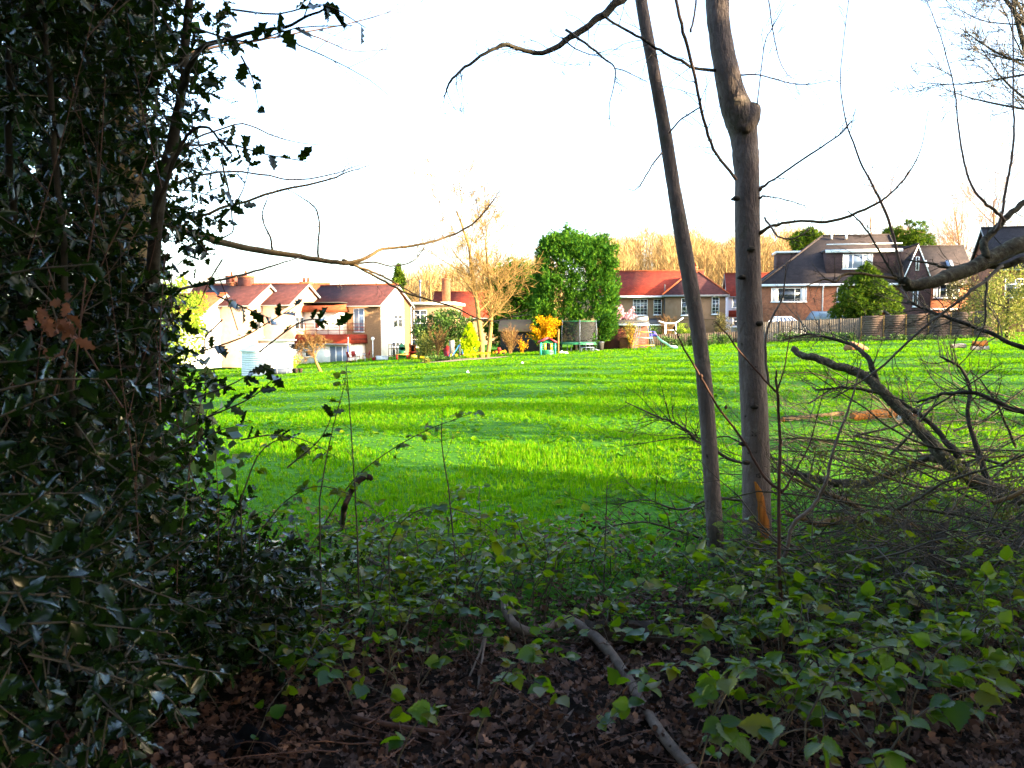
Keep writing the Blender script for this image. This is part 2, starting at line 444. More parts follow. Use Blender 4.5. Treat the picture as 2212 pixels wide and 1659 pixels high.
M['log_cut'] = mat_noise('log_cut', [(0.16, 0.06, 0.03), (0.26, 0.12, 0.06), (0.12, 0.055, 0.035)], scale=6, rough=0.9, bump=0.5)
M['log_grey'] = mat_noise('log_grey', [(0.16, 0.14, 0.12), (0.30, 0.27, 0.23)], scale=8, rough=0.9, bump=0.5)
M['paper'] = mat_plain('paper', (0.75, 0.76, 0.8), rough=0.6)
M['paper_blue'] = mat_plain('paper_blue', (0.05, 0.22, 0.6), rough=0.5)


# ---- leaf templates: unit length along +y, width along x, up is +z
def T_holly():
    mid = [(0, 0, 0), (0, .25, .03), (0, .5, .04), (0, .75, .02), (0, 1.0, -.06)]
    side = [(.10, .07, .02), (.25, .17, .10), (.15, .30, .03), (.28, .43, .11), (.16, .55, .03), (.23, .69, .10), (.09, .82, .01)]
    V = mid + side + [(-x, y, z) for x, y, z in side]
    Fs = []
    for b, fl in ((5, 0), (12, 1)):
        t = [(0, b, 1), (b, b + 1, b + 2), (b, b + 2, 1), (1, b + 2, 2), (b + 2, b + 3, b + 4), (b + 2, b + 4, 2), (2, b + 4, 3), (b + 4, b + 5, b + 6), (b + 4, b + 6, 3), (3, b + 6, 4)]
        Fs += [x[::-1] if fl else x for x in t]
    return np.array(V, float), np.array(Fs)


def T_ovate(n=5, w=.36, serr=0.0, fold=.08, droop=.1, tip=1.0):
    ys = np.linspace(0, 1, n + 1)
    mid = [(0, y, -droop * y * y) for y in ys]
    side = []
    yy = ys[1:-1]
    for i, y in enumerate(yy):
        ww = w * (math.sin(math.pi * y ** 0.75) ** 0.8) * (1 + serr * (1 if i % 2 else -1))
        side.append((ww, y - 0.03, fold - droop * y * y))
    k = len(side); V = mid + side + [(-x, y, z) for x, y, z in side]
    Fs = []
    for b, fl in ((n + 1, 0), (n + 1 + k, 1)):
        t = [(0, b, 1)]
        for i in range(k - 1):
            t += [(i + 1, b + i, b + i + 1), (i + 1, b + i + 1, i + 2)]
        t += [(n - 1, b + k - 1, n)]
        Fs += [x[::-1] if fl else x for x in t]
    return np.array(V, float), np.array(Fs)


def T_holly_low():
    mid = [(0, 0, 0), (0, .5, .04), (0, 1.0, -.06)]
    side = [(.26, .2, .09), (.15, .34, .02), (.28, .5, .1), (.14, .66, .02), (.18, .8, .06)]
    V = mid + side + [(-x, y, z) for x, y, z in side]
    Fs = []
    for b, fl in ((3, 0), (8, 1)):
        t = [(0, b, b + 1), (0, b + 1, 1), (b + 1, b + 2, b + 3), (b + 1, b + 3, 1), (1, b + 3, 2), (b + 3, b + 4, 2)]
        Fs += [x[::-1] if fl else x for x in t]
    return np.array(V, float), np.array(Fs)


def T_oak_low():
    pr = [(.0, 0), (.2, .18), (.12, .32), (.3, .45), (.16, .58), (.24, .74), (0, 1)]
    V = [(x, y, .09 * math.sin(9 * y) + .9 * x * x + .5 * (y - .5) ** 2) for x, y in pr] + [(-x * .9, y + .04, .1 * math.cos(7 * y) + 2.6 * x * x + .5 * (y - .5) ** 2) for x, y in pr[1:-1]]
    Fs = [(0, 1, 7), (1, 2, 8), (1, 8, 7), (2, 3, 9), (2, 9, 8), (3, 4, 10), (3, 10, 9), (4, 5, 11), (4, 11, 10), (5, 6, 11)]
    return np.array(V, float), np.array(Fs)


def T_thorn():
    return np.array([(-.5, 0, 0), (.5, 0, 0), (0, 1, 0)], float), np.array([(0, 1, 2)])


def T_blade():
    return np.array([(-.5, 0, 0), (.5, 0, 0), (.32, .55, .06), (-.32, .55, .06), (0, 1, .24)], float), np.array([(0, 1, 2), (0, 2, 3), (3, 2, 4)])


def T_diamond():
    return np.array([(0, 0, 0), (.3, .45, .05), (0, 1, 0), (-.3, .45, .05)], float), np.array([(0, 1, 2), (0, 2, 3)])


def T_frond():
    V = []; Fs = []
    for a, l in ((-.6, .8), (0., 1.0), (.55, .85)):
        s, c = math.sin(a), math.cos(a); b = len(V)
        V += [(0, 0, 0), (s * l * .5 + c * .12 * l, c * l * .5 - s * .12 * l, .06), (s * l, c * l, -.05), (s * l * .5 - c * .12 * l, c * l * .5 + s * .12 * l, .06)]
        Fs += [(b, b + 1, b + 2), (b, b + 2, b + 3)]
    return np.array(V, float), np.array(Fs)


def T_oak():
    pr = [(.0, 0), (.08, .1), (.2, .2), (.12, .3), (.3, .42), (.16, .52), (.26, .66), (.12, .76), (.12, .92), (0, 1)]
    V = [(0, .05 + .9 * i / 4, 0) for i in range(5)]
    V += [(x, y, .07 * math.sin(9 * y)) for x, y in pr] + [(-x, y, .1 * math.cos(7 * y) - .05) for x, y in pr]
    Fs = []
    mi = [0, 0, 1, 1, 2, 2, 3, 3, 4, 4]
    for b, fl in ((5, 0), (15, 1)):
        for i in range(9):
            t = [(mi[i], b + i, b + i + 1)]
            if mi[i] != mi[i + 1]: t.append((mi[i], b + i + 1, mi[i + 1]))
            Fs += [x[::-1] if fl else x for x in t]
    return np.array(V, float), np.array(Fs)


HOLLY_LO, OAK_LO, THORN, OV7 = T_holly_low(), T_oak_low(), T_thorn(), T_ovate(7, .40, .07, .10, .16)
HOLLY, OV5, OV9, BLADE, DIAM, FROND, OAK = T_holly(), T_ovate(4), T_ovate(13, .40, .10, .10, .18), T_blade(), T_diamond(), T_frond(), T_oak()


def norm(a):
    return a / (np.linalg.norm(a, axis=-1, keepdims=True) + 1e-9)


def rdir(rng, n):
    return norm(rng.standard_normal((n, 3)))


def scatter(tpl, pos, d, up, length, width=1.0):
    """Many copies of a template: at pos, along d, face towards up."""
    TV, TF = tpl
    n = len(pos)
    d = norm(d); x = norm(np.cross(d, up)); z = np.cross(x, d)
    L = np.broadcast_to(np.asarray(length, float), (n,)); W = L * np.broadcast_to(np.asarray(width, float), (n,))
    V = pos[:, None, :] + (TV[None, :, 0, None] * W[:, None, None]) * x[:, None, :] + (TV[None, :, 1, None] * L[:, None, None]) * d[:, None, :] + (TV[None, :, 2, None] * L[:, None, None]) * z[:, None, :]
    Fs = (TF[None] + (np.arange(n) * len(TV))[:, None, None]).reshape(-1, TF.shape[1])
    return V.reshape(-1, 3), Fs


def lumps(rng, center, rad, n_l, lump_r, n_pts, power=2.0, fill=0.35, zmin=None):
    """Clumpy crown: points near lump centres on a (super)ellipsoid. Returns points, outward dirs."""
    d = rdir(rng, n_l)
    k = (np.abs(d) ** power).sum(1) ** (-1 / power)
    rr = np.where(rng.random(n_l) < fill, rng.uniform(.2, .8, n_l), rng.uniform(.82, 1.03, n_l))
    c = d * (k * rr)[:, None] * np.asarray(rad)
    lr = lump_r * rng.uniform(.6, 1.3, n_l)
    w = lr ** 2; idx = rng.choice(n_l, n_pts, p=w / w.sum())
    o = rdir(rng, n_pts)
    p = c[idx] + o * (lr[idx] * rng.uniform(.55, 1.0, n_pts))[:, None] * np.array([1, 1, .85])
    p = p + np.asarray(center)
    o2 = norm(o + 0.5 * norm(p - np.asarray(center)))
    if zmin is not None:
        m = p[:, 2] > zmin; p, o2 = p[m], o2[m]
    return p, o2


def block_lumps(rng, base, w, d, h, z0, n_l, lump_r, n_pts):
    """Clumps over the faces of an upright block (a clipped hedge tree)."""
    k_ = np.arange(n_l); f = rng.random(n_l); u = 2 * ((k_ * .7548777 + .3) % 1) - 1; v = (k_ * .5698403 + .1) % 1; s = rng.choice([-1, 1], n_l)
    front = f < .5; side = (f >= .5) & (f < .8); top = f >= .8
    x = np.where(front, u, np.where(side, s, u)) * (w / 2 - lump_r * .6)
    y = np.where(front, -np.abs(s), np.where(side, u, u)) * (d / 2 - lump_r * .6)
    z = np.where(top, 1.0, v) * (h * (1 - z0) - lump_r) + h * z0
    tap = 1 - .12 * np.clip(z / h, 0, 1) ** 3; x = x * tap; y = y * tap
    z = z + np.where(top, rng.normal(.05, .42, n_l), 0)
    c = np.stack([x, y, z], -1) + rng.normal(0, .25, (n_l, 3))
    nrm = np.stack([np.where(side, s, 0), np.where(front, -1., 0), np.where(top, 1., .25)], -1)
    idx = rng.integers(0, n_l, n_pts); o = rdir(rng, n_pts)
    p = c[idx] + o * (lump_r * rng.uniform(.3, 1.0, n_pts))[:, None] * [.8, .8, 1.25]
    return p + np.asarray(base), norm(o + nrm[idx])


def crown_mb(rng, pts, out, tpl, size, droop=0.0, upb=0.3, width=1.0):
    n = len(pts)
    d = norm(out + np.array([0, 0, upb - droop]) + 0.5 * rng.standard_normal((n, 3)))
    up = norm(out * .6 + rdir(rng, n) * .7 + np.array([0, 0, .4]))
    mb = MB()
    V, Fs = scatter(tpl, pts, d, up, size * rng.uniform(.6, 1.3, n), width)
    return mb.add(V, Fs)


def grow(rng, p, d, L, r, lev, maxlev, out, kids=(4, 7), ratio=(.45, .75), ang=(.35, .8), upt=.15, wander=.12, segs=6, tip=.25, start=.25, rf=(.35, .6)):
    """Recursive bare branching; out collects (points, radii, level)."""
    n = segs if lev == 0 else max(3, segs - 2 * lev)
    pts = [np.array(p, float)]; dd = np.array(d, float)
    for i in range(n):
        dd = dd + wander * rng.standard_normal(3) + np.array([0, 0, upt]) * (.5 if lev == 0 else 1) * .5
        dd /= np.linalg.norm(dd)
        pts.append(pts[-1] + dd * L / n)
    pts = np.array(pts)
    rad = r * np.linspace(1, tip, n + 1)
    out.append((pts, rad, lev))
    if lev < maxlev:
        for k in range(rng.integers(*kids)):
            t = rng.uniform(start, .98) * n
            i = min(n - 1, int(t)); q = pts[i] + (pts[i + 1] - pts[i]) * (t - i)
            t0 = norm(pts[i + 1] - pts[i])
            side = rdir(rng, 1)[0]; side = norm(side - t0 * side.dot(t0))
            a = rng.uniform(*ang)
            nd = t0 * math.cos(a) + side * math.sin(a)
            f = 1 - .5 * t / n
            grow(rng, q, nd, L * rng.uniform(*ratio) * (.5 + f * .5), max(.0015, rad[i] * rng.uniform(*rf)), lev + 1, maxlev, out, kids, ratio, ang, upt, wander, segs, tip, start, rf)


def tubes_mb(polys, sides=(8, 5, 4, 3, 3), rmin=0.0):
    mb = MB()
    for pts, rad, lev in polys:
        mb.tube(pts, np.maximum(rad, rmin), sides[min(lev, len(sides) - 1)], cap=False)
    return mb


def spline(pts, n=24):
    """Catmull-Rom through the given points (rows may hold extra columns such as radius)."""
    p = np.asarray(pts, float)
    p = np.vstack([2 * p[0] - p[1], p, 2 * p[-1] - p[-2]])
    k = len(p) - 3
    out = []
    for t in np.linspace(0, k - 1e-6, n):
        i = int(t); u = t - i
        a, b, c, d = p[i:i + 4]
        out.append(.5 * ((2 * b) + (c - a) * u + (2 * a - 5 * b + 4 * c - d) * u * u + (3 * b - a - 3 * c + d) * u ** 3))
    return np.array(out)


def vpath(rows, n=24):
    """rows: (vx, vy, Y, width in view pixels) -> points, radii in the place."""
    s = spline(rows, n)
    pts = np.array([P(a, b, c) for a, b, c, w in s])
    rad = np.array([max(.4, w) * .5 * c / F_PX for a, b, c, w in s])
    return pts, rad


# ================================================================== THE SETTING: ground sheet
def axis(lo, hi, near, step, far):
    a = [0.0]
    while a[-1] < hi: a.append(a[-1] + max(step, (a[-1] - near) * far))
    b = [0.0]
    while b[-1] > lo: b.append(b[-1] - max(step, (-b[-1] - near) * far))
    return np.array(sorted(set(b[1:] + a)))


def build_ground():
    xs = axis(-700, 700, 9, .5, .08); ys = axis(-60, 1400, 9, .45, .06)
    X, Y = np.meshgrid(xs, ys)
    Z = ground(X, Y)
    near = np.clip((9 - Y) / 4, 0, 1) * np.clip(1 - np.abs(X) / 14, 0, 1)
    Z = Z + near * 0.05 * (np.sin(X * 2.3 + Y) * np.sin(Y * 2.9 - X * .7)) 
    # far behind the houses the land lifts into a low hill
    d = np.clip((Y - 120) / 160, 0, 1); d = d * d * (3 - 2 * d)
    Z = Z + d * 15.0 * np.exp(-((X - 55) / 130.0) ** 2)
    V = np.stack([X, Y, Z], -1).reshape(-1, 3)
    nx, ny = len(xs), len(ys)
    i = np.arange(ny - 1)[:, None] * nx + np.arange(nx - 1)[None, :]
    Q = np.stack([i, i + 1, i + nx + 1, i + nx], -1).reshape(-1, 4)
    m = bpy.data.materials.new('ground'); m.use_nodes = True
    nt = m.node_tree; b = nt.nodes["Principled BSDF"]
    b.inputs["Roughness"].default_value = .95; b.inputs["Specular IOR Level"].default_value = .1
    tc = _n(nt, "ShaderNodeTexCoord"); sp = _n(nt, "ShaderNodeSeparateXYZ")
    nt.links.new(tc.outputs["Object"], sp.inputs[0])
    n1 = _n(nt, "ShaderNodeTexNoise"); n1.inputs["Scale"].default_value = 1.4; n1.inputs["Detail"].default_value = 8
    n2 = _n(nt, "ShaderNodeTexNoise"); n2.inputs["Scale"].default_value = 18; n2.inputs["Detail"].default_value = 6
    n3 = _n(nt, "ShaderNodeTexNoise"); n3.inputs["Scale"].default_value = .35; n3.inputs["Detail"].default_value = 6
    for q in (n1, n2, n3): nt.links.new(tc.outputs["Object"], q.inputs[0])
    lawn = ramp(nt, [(.3, (.014, .075, .001)), (.5, (.03, .125, .001)), (.7, (.06, .16, .002))], n2.outputs[0])
    lawn2 = ramp(nt, [(.35, (.75, .8, .8)), (.65, (1.2, 1.1, 1.0))], n3.outputs[0])
    ml = _n(nt, "ShaderNodeMix", data_type='RGBA', blend_type='MULTIPLY'); ml.inputs[0].default_value = 1
    nt.links.new(lawn, ml.inputs[6]); nt.links.new(lawn2, ml.inputs[7])
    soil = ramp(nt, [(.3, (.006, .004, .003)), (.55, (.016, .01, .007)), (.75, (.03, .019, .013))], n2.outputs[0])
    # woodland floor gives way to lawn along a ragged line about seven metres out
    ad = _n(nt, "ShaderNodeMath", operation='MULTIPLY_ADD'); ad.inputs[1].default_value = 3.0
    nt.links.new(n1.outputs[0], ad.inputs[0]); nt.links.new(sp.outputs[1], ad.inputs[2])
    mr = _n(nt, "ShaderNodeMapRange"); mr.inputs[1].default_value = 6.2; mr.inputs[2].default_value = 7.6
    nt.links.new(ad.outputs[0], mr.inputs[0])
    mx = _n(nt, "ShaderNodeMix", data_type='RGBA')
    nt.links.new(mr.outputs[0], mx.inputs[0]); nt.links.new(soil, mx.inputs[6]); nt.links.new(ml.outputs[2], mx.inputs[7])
    # rough brown woodland floor on the far hill
    far = _n(nt, "ShaderNodeMapRange"); far.inputs[1].default_value = 105; far.inputs[2].default_value = 125
    nt.links.new(sp.outputs[1], far.inputs[0])
    m2 = _n(nt, "ShaderNodeMix", data_type='RGBA')
    nt.links.new(far.outputs[0], m2.inputs[0]); nt.links.new(mx.outputs[2], m2.inputs[6])
    nt.links.new(ramp(nt, [(.3, (.10, .09, .03)), (.7, (.24, .17, .06))], n1.outputs[0]), m2.inputs[7])
    nt.links.new(m2.outputs[2], b.inputs["Base Color"])
    bp = _n(nt, "ShaderNodeBump"); bp.inputs["Strength"].default_value = .6; bp.inputs["Distance"].default_value = .04
    nt.links.new(n2.outputs[0], bp.inputs["Height"]); nt.links.new(bp.outputs[0], b.inputs["Normal"])
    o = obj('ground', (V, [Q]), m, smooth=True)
    tag(o, 'green lawn running from the dark wood edge to the gardens', 'ground', kind='structure')


build_ground()


# ---- grass of the lawn
def patch(x, y, seed, scales):
    """Smooth irregular pattern in about -1..1."""
    r = np.random.default_rng(seed); v = np.zeros_like(x)
    for sc in scales:
        for _ in range(5):
            a = r.uniform(0, 6.28); v = v + np.sin((x * math.cos(a) + y * math.sin(a)) / sc * r.uniform(.7, 1.4) + r.uniform(0, 6.28))
    return v / (2.2 * math.sqrt(len(scales) * 1.2))


def build_grass():
    rng = np.random.default_rng(5)
    parts = {True: [[], [], [], [], []], False: [[], [], [], [], []]}
    for y0, y1, dens, blades, h, w, near in ((5.3, 7, 230, 6, .09, .012, True), (7, 10, 290, 6, .075, .012, True), (10, 15, 150, 6, .08, .016, True), (15, 22, 80, 7, .085, .023, False), (22, 32, 42, 8, .095, .032, False), (32, 46, 18, 8, .11, .05, False), (46, 76, 7, 8, .12, .08, False)):
        P_, D_, U_, L_, W_ = parts[near]
        area = .5 * (y1 - y0) * 1.36 * (y0 + y1)
        n = int(area * dens)
        y = np.sqrt(rng.uniform(y0 ** 2, y1 ** 2, n)); x = y * rng.uniform(-.68, .68, n)
        pt = patch(x, y, 3, (.35, .9, 2.6))
        keep = rng.random(n) < np.clip(.72 + .45 * pt, .4, 1)
        keep &= (y > 6.0 + .7 * patch(x, x * 0, 4, (.5, 1.4)))
        x, y, pt = x[keep], y[keep], pt[keep]
        n = len(x); z = ground(x, y)
        c = np.repeat(np.stack([x, y, z], -1), blades, 0)
        k = len(c)
        a = rng.uniform(0, 2 * math.pi, k); lean = rng.uniform(.1, 1.5, k)
        d = np.stack([np.cos(a) * lean, np.sin(a) * lean, np.ones(k)], -1)
        c = c + np.stack([np.cos(a), np.sin(a), np.zeros(k)], -1) * (rng.uniform(0, 1, k) * (.03 + w))[:, None]
        P_.append(c); D_.append(d); U_.append(np.stack([-np.cos(a), -np.sin(a), np.full(k, .3)], -1))
        hh = h * rng.uniform(.45, 1.15, k) * np.repeat(np.clip(.8 + .55 * pt, .35, 1.6), blades)
        L_.append(hh); W_.append(w / hh * rng.uniform(.7, 1.3, k))
    mb = MB()
    for near, tpl in ((True, BLADE), (False, THORN)):
        P_, D_, U_, L_, W_ = parts[near]
        mb.add(*scatter(tpl, np.vstack(P_), np.vstack(D_), np.vstack(U_), np.concatenate(L_), np.concatenate(W_)))
    o = obj('grass', mb, M['grass'], kind='stuff')
    tag(o, 'bright green tufted grass of the sloping lawn', 'grass')


build_grass()

def build_weeds():
    rng = np.random.default_rng(6)
    Pp, Dd, Uu, Ll = [], [], [], []
    for k in range(900):
        y = rng.uniform(6.5, 24); x = y * rng.uniform(-.62, .62)
        if patch(np.array([x]), np.array([y]), 9, (1.5, 4.0))[0] < .15: continue
        m_ = rng.integers(5, 10); a = rng.uniform(0, 6.28, m_)
        Pp.append(np.tile([x, y, gz(x, y) + .02], (m_, 1))); Dd.append(np.stack([np.cos(a), np.sin(a), rng.uniform(.2, .9, m_)], -1)); Uu.append(np.tile([0, 0, 1.], (m_, 1)) + rng.normal(0, .2, (m_, 3)))
        Ll.append(rng.uniform(.05, .12, m_) * rng.uniform(.7, 1.4))
    V, Fs = scatter(OV5, *map(np.concatenate, (Pp, Dd, Uu, Ll)))
    tag(obj('lawn_weeds', (V, [Fs]), M['sprout'], kind='stuff'), 'broad-leaved weeds dotted through the lawn', 'weeds')


build_weeds()

# ================================================================== HOUSES
HP = {}


def fbox(mb, face, plane, u0, u1, n0, n1, z0, z1):
    if face == 'y-': mb.box(u0, u1, plane - n1, plane - n0, z0, z1)
    elif face == 'x+': mb.box(plane + n0, plane + n1, u0, u1, z0, z1)
    elif face == 'x-': mb.box(plane - n1, plane - n0, u0, u1, z0, z1)


def window(root, face, plane, u0, z0, w, h, cols=2, transom=.28, bars=0, glass='glass', curtain=False, sill=True, fr='white'):
    t = .055
    mb = MB()
    fbox(mb, face, plane, u0, u0 + t, 0, .08, z0, z0 + h); fbox(mb, face, plane, u0 + w - t, u0 + w, 0, .08, z0, z0 + h)
    fbox(mb, face, plane, u0 + t, u0 + w - t, 0, .08, z0, z0 + t); fbox(mb, face, plane, u0 + t, u0 + w - t, 0, .08, z0 + h - t, z0 + h)
    for i in range(1, cols):
        u = u0 + w * i / cols
        fbox(mb, face, plane, u - t / 2, u + t / 2, .005, .075, z0 + t, z0 + h - t)
    if transom:
        z = z0 + h * (1 - transom)
        for i in range(cols):
            a = u0 + w * i / cols + (t if i == 0 else t / 2); b = u0 + w * (i + 1) / cols - (t if i == cols - 1 else t / 2)
            fbox(mb, face, plane, a, b, .01, .07, z - t / 2, z + t / 2)
    if bars:
        for i in range(cols):
            a = u0 + w * i / cols; b = u0 + w * (i + 1) / cols
            fbox(mb, face, plane, (a + b) / 2 - .014, (a + b) / 2 + .014, .03, .06, z0 + t, z0 + h - t)
        for k in range(1, bars):
            z = z0 + h * k / bars
            fbox(mb, face, plane, u0 + t, u0 + w - t, .032, .058, z - .014, z + .014)
    f = obj('window', mb, M[fr], root)
    g = MB(); fbox(g, face, plane, u0 + t * .5, u0 + w - t * .5, .012, .026, z0 + t * .5, z0 + h - t * .5)
    obj('pane', g, M[glass], f)
    if curtain:
        for ca, cb in ((u0 + t, u0 + w * .2), (u0 + w * .82, u0 + w - t)):
            c = MB(); fbox(c, face, plane, ca, cb, .027, .031, z0 + t, z0 + h - t); obj('curtain', c, M['curtain'], f)
    if sill:
        s = MB(); fbox(s, face, plane, u0 - .06, u0 + w + .06, 0, .14, z0 - .08, z0 - .003); obj('sill', s, M[fr], f)
    return f


def swap(mb):
    for v in mb.v: v[:, [0, 1]] = v[:, [1, 0]]
    return mb


def gable_block(root, x0, x1, y0, y1, base, eave, ridge, wall, roof, along='x', over=.3, verge=.25, th=.12, rname='roof', wname='wall', barge='grey_trim', gutter='grey_trim'):
    """Walls with gables and two roof slabs; the ridge runs along x or y (local)."""
    if along == 'y': x0, x1, y0, y1 = y0, y1, x0, x1
    ym = (y0 + y1) / 2
    w = MB()
    V = [(x0, y0, base), (x0, y1, base), (x0, y1, eave), (x0, ym, ridge), (x0, y0, eave), (x1, y0, base), (x1, y1, base), (x1, y1, eave), (x1, ym, ridge), (x1, y0, eave)]
    w.add(V, [(0, 5, 9, 4), (1, 2, 7, 6)], [(0, 4, 3, 2, 1), (5, 6, 7, 8, 9)], [(4, 9, 8, 3), (2, 3, 8, 7)])
    r = MB(); s = (ridge - eave) / (ym - y0)
    for sg in (-1, 1):
        ye = y0 - over if sg < 0 else y1 + over
        ze = eave - over * s + .03
        a, b = x0 - verge, x1 + verge
        zr = ridge + .03
        r.hexa([(a, ye, ze), (b, ye, ze), (b, ym, zr), (a, ym, zr), (a, ye, ze + th), (b, ye, ze + th), (b, ym, zr + th), (a, ym, zr + th)])
    rt = MB(); rt.tube([(x0 - verge - .02, ym, ridge + .14), (x1 + verge + .02, ym, ridge + .14)], .11, 6)
    bgs = []
    for xx in (x0 - verge - .035, x1 + verge + .005):
        for sg in (-1, 1):
            ye = y0 - over if sg < 0 else y1 + over
            ze = eave - over * s
            bg_ = MB(); bgs.append(bg_); bg_.hexa([(xx, ye, ze - .14), (xx + .03, ye, ze - .14), (xx + .03, ym, ridge - .14), (xx, ym, ridge - .14), (xx, ye, ze + .12), (xx + .03, ye, ze + .12), (xx + .03, ym, ridge + .12), (xx, ym, ridge + .12)])
    gt = MB(); gt.tube([(x0 - verge, y0 - over - .06, eave - over * s + .02), (x1 + verge, y0 - over - .06, eave - over * s + .02)], .06, 6)
    if along == 'y':
        for q in [w, r, rt, gt] + bgs: swap(q)
    wo_ = obj(wname, w, M[wall], root)
    ro = obj(rname, r, M[roof], root)
    obj('ridge_tiles', rt, M['tile_orange'] if roof in ('tile_purple', 'tile_red', 'tile_orange') else M['tile_dark'], ro)
    for q in bgs: obj('bargeboard', q, M[barge], ro)
    obj('gutter', gt, M[gutter], ro)
    return ro


def hip_block(root, x0, x1, y0, y1, base, eave, ridge, wall, roof, hipl, hipr, over=.35, wname='wall', fascia='white'):
    w = MB(); w.box(x0, x1, y0, y1, base, eave); obj(wname, w, M[wall], root)
    ym = (y0 + y1) / 2
    a, b, c, d = x0 - over, x1 + over, y0 - over, y1 + over
    zb, ze = eave + .004, eave + .14
    r = MB()
    V = [(a, c, zb), (b, c, zb), (b, d, zb), (a, d, zb), (a, c, ze), (b, c, ze), (b, d, ze), (a, d, ze), (x0 + hipl, ym, ridge), (x1 - hipr, ym, ridge)]
    r.add(V, [(0, 3, 2, 1), (0, 1, 5, 4), (1, 2, 6, 5), (2, 3, 7, 6), (3, 0, 4, 7), (4, 5, 9, 8), (6, 7, 8, 9)], [(5, 6, 9), (7, 4, 8)])
    ro = obj('roof', r, M[roof], root)
    rt = MB()
    for p in (4, 7): rt.tube([V[p], V[8]], .1, 6)
    for p in (5, 6): rt.tube([V[p], V[9]], .1, 6)
    rt.tube([V[8], V[9]], .1, 6)
    obj('ridge_tiles', rt, M['tile_orange'] if roof != 'tile_dark' else M['tile_dark'], ro)
    f = MB(); f.box(a - .03, b + .03, c - .035, c - .005, zb - .1, ze - .02); obj('fascia', f, M[fascia], ro)
    return ro


def chimney(parent, x, y, z0, z1, w=.9, d=.55, mat='brick_orange', pots=2):
    m = MB(); m.box(x - w / 2, x + w / 2, y - d / 2, y + d / 2, z0, z1)
    c = obj('chimney', m, M[mat], parent)
    k = MB(); k.box(x - w / 2 - .05, x + w / 2 + .05, y - d / 2 - .05, y + d / 2 + .05, z1 - .22, z1 - .06); obj('chimney_cap', k, M['brick_red'], c)
    for i in range(pots):
        q = MB(); px = x + (i - (pots - 1) / 2) * w * .5
        q.tube([(px, y, z1), (px, y, z1 + .45)], [.13, .1], 8); obj('chimney_pot', q, M['tile_orange'], c)
    return c


def root_at(name, label, cat, vx, Y, rz, group=None):
    x = (vx - CX) / F_PX * Y
    x = P(vx, 700, Y)[0]
    return thing(name, label, cat, (x, Y, 0.0), math.radians(rz), group)


# ---- the staggered row on the left: gables turned towards the sun
EA, RI, BA = 4.15, 6.05, -1.75
LG = 'houses of the staggered row across the lawn'
# house with two peach gables is in fact two homes: one thing each
hA = root_at('semi_detached_house', 'peach rendered house with sunlit gable behind the white shed, purple roof', 'house', 537, 75, -20, LG)
rA = gable_block(hA, -6.2, 0, 0, 6.1, BA, EA, RI, 'render_peach', 'tile_purple')
window(hA, 'x+', 0, 3.5, 1.75, 1.6, 1.25, cols=2, transom=.3)
window(hA, 'x+', 0, 1.0, 1.85, .8, 1.0, cols=1, transom=.3)
m = MB(); m.box(.02, .12, .05, 6.1, 1.05, 1.15); obj('string_course', m, M['white'], hA)
m = MB(); m.tube([(.08, 6.15, EA - .3), (.08, 6.15, BA)], .045, 6); obj('drainpipe', m, M['black'], hA)
m = MB(); m.box(.0, 3.0, 1.5, 6.0, BA, .72); ex = obj('extension', m, M['white_wall'], hA)
m = MB(); m.box(-.0, 3.2, 1.3, 6.2, .724, .9); obj('flat_roof', m, M['white'], ex)
window(hA, 'x+', 3.0, 3.9, -1.4, 1.8, 1.9, cols=2, transom=0, sill=False)
window(hA, 'x+', 3.0, 1.8, -.1, 1.6, .6, cols=1, transom=0)
chimney(rA, -2.6, 3.05, RI - .8, RI + 1.0, w=1.5, mat='brick_garage', pots=1)

hB = root_at('semi_detached_house', 'pale gabled house with brick chimney, next to the balcony house', 'house', 625, 76, -20, LG)
rB = gable_block(hB, -6.2, 0, 0, 5.95, BA, EA + .1, RI + .1, 'render_peach', 'tile_purple')
window(hB, 'x+', 0, 4.0, 2.1, .85, 1.1, cols=1, transom=.4)
window(hB, 'x+', 0, .8, 1.8, 1.5, 1.2, cols=2, transom=0)
window(hB, 'x+', 0, 3.9, -.3, 1.3, .9, cols=2, transom=0)
m = MB(); m.tube([(.08, 5.9, EA - .3), (.08, 5.9, BA)], .045, 6); obj('drainpipe', m, M['black'], hB)
chimney(rB, -1.6, 5.2, RI - 2.2, RI + .55, w=1.0, d=.9, mat='brick_orange', pots=2)

hD = root_at('semi_detached_house', 'low white gabled house showing between the holly leaves', 'house', 440, 74, -20, LG)
rD = gable_block(hD, -6.0, 0, 0, 5.8, BA, EA - .75, RI - .95, 'white_wall', 'tile_orange')
window(hD, 'x+', 0, 2.2, 1.4, 1.4, 1.1, cols=2, transom=.3)
window(hD, 'x+', 0, 2.2, -1.0, 1.6, 1.2, cols=2, transom=.3)
chimney(rD, -1.0, 5.4, RI - 2.2, RI + .45, w=.9, mat='brick_orange', pots=1)

hT = root_at('terraced_house', 'long house with orange ridge rising behind the gabled houses', 'house', 400, 90, -3, LG)
rT = gable_block(hT, 0, 15.2, 0, 7, BA, 4.5, 6.9, 'render_peach', 'tile_orange')
chimney(rT, 4.0, 3.5, 6.4, 8.0, w=1.2, mat='brick_garage', pots=1)

hC = root_at('balcony_house', 'house with bright white gable end, red tiled balcony and glazed patio doors', 'house', 820, 77, -20, LG)
rC = gable_block(hC, -8.4, 0, 0, 6.6, BA, EA + .05, RI + .1, 'pebble', 'tile_purple')
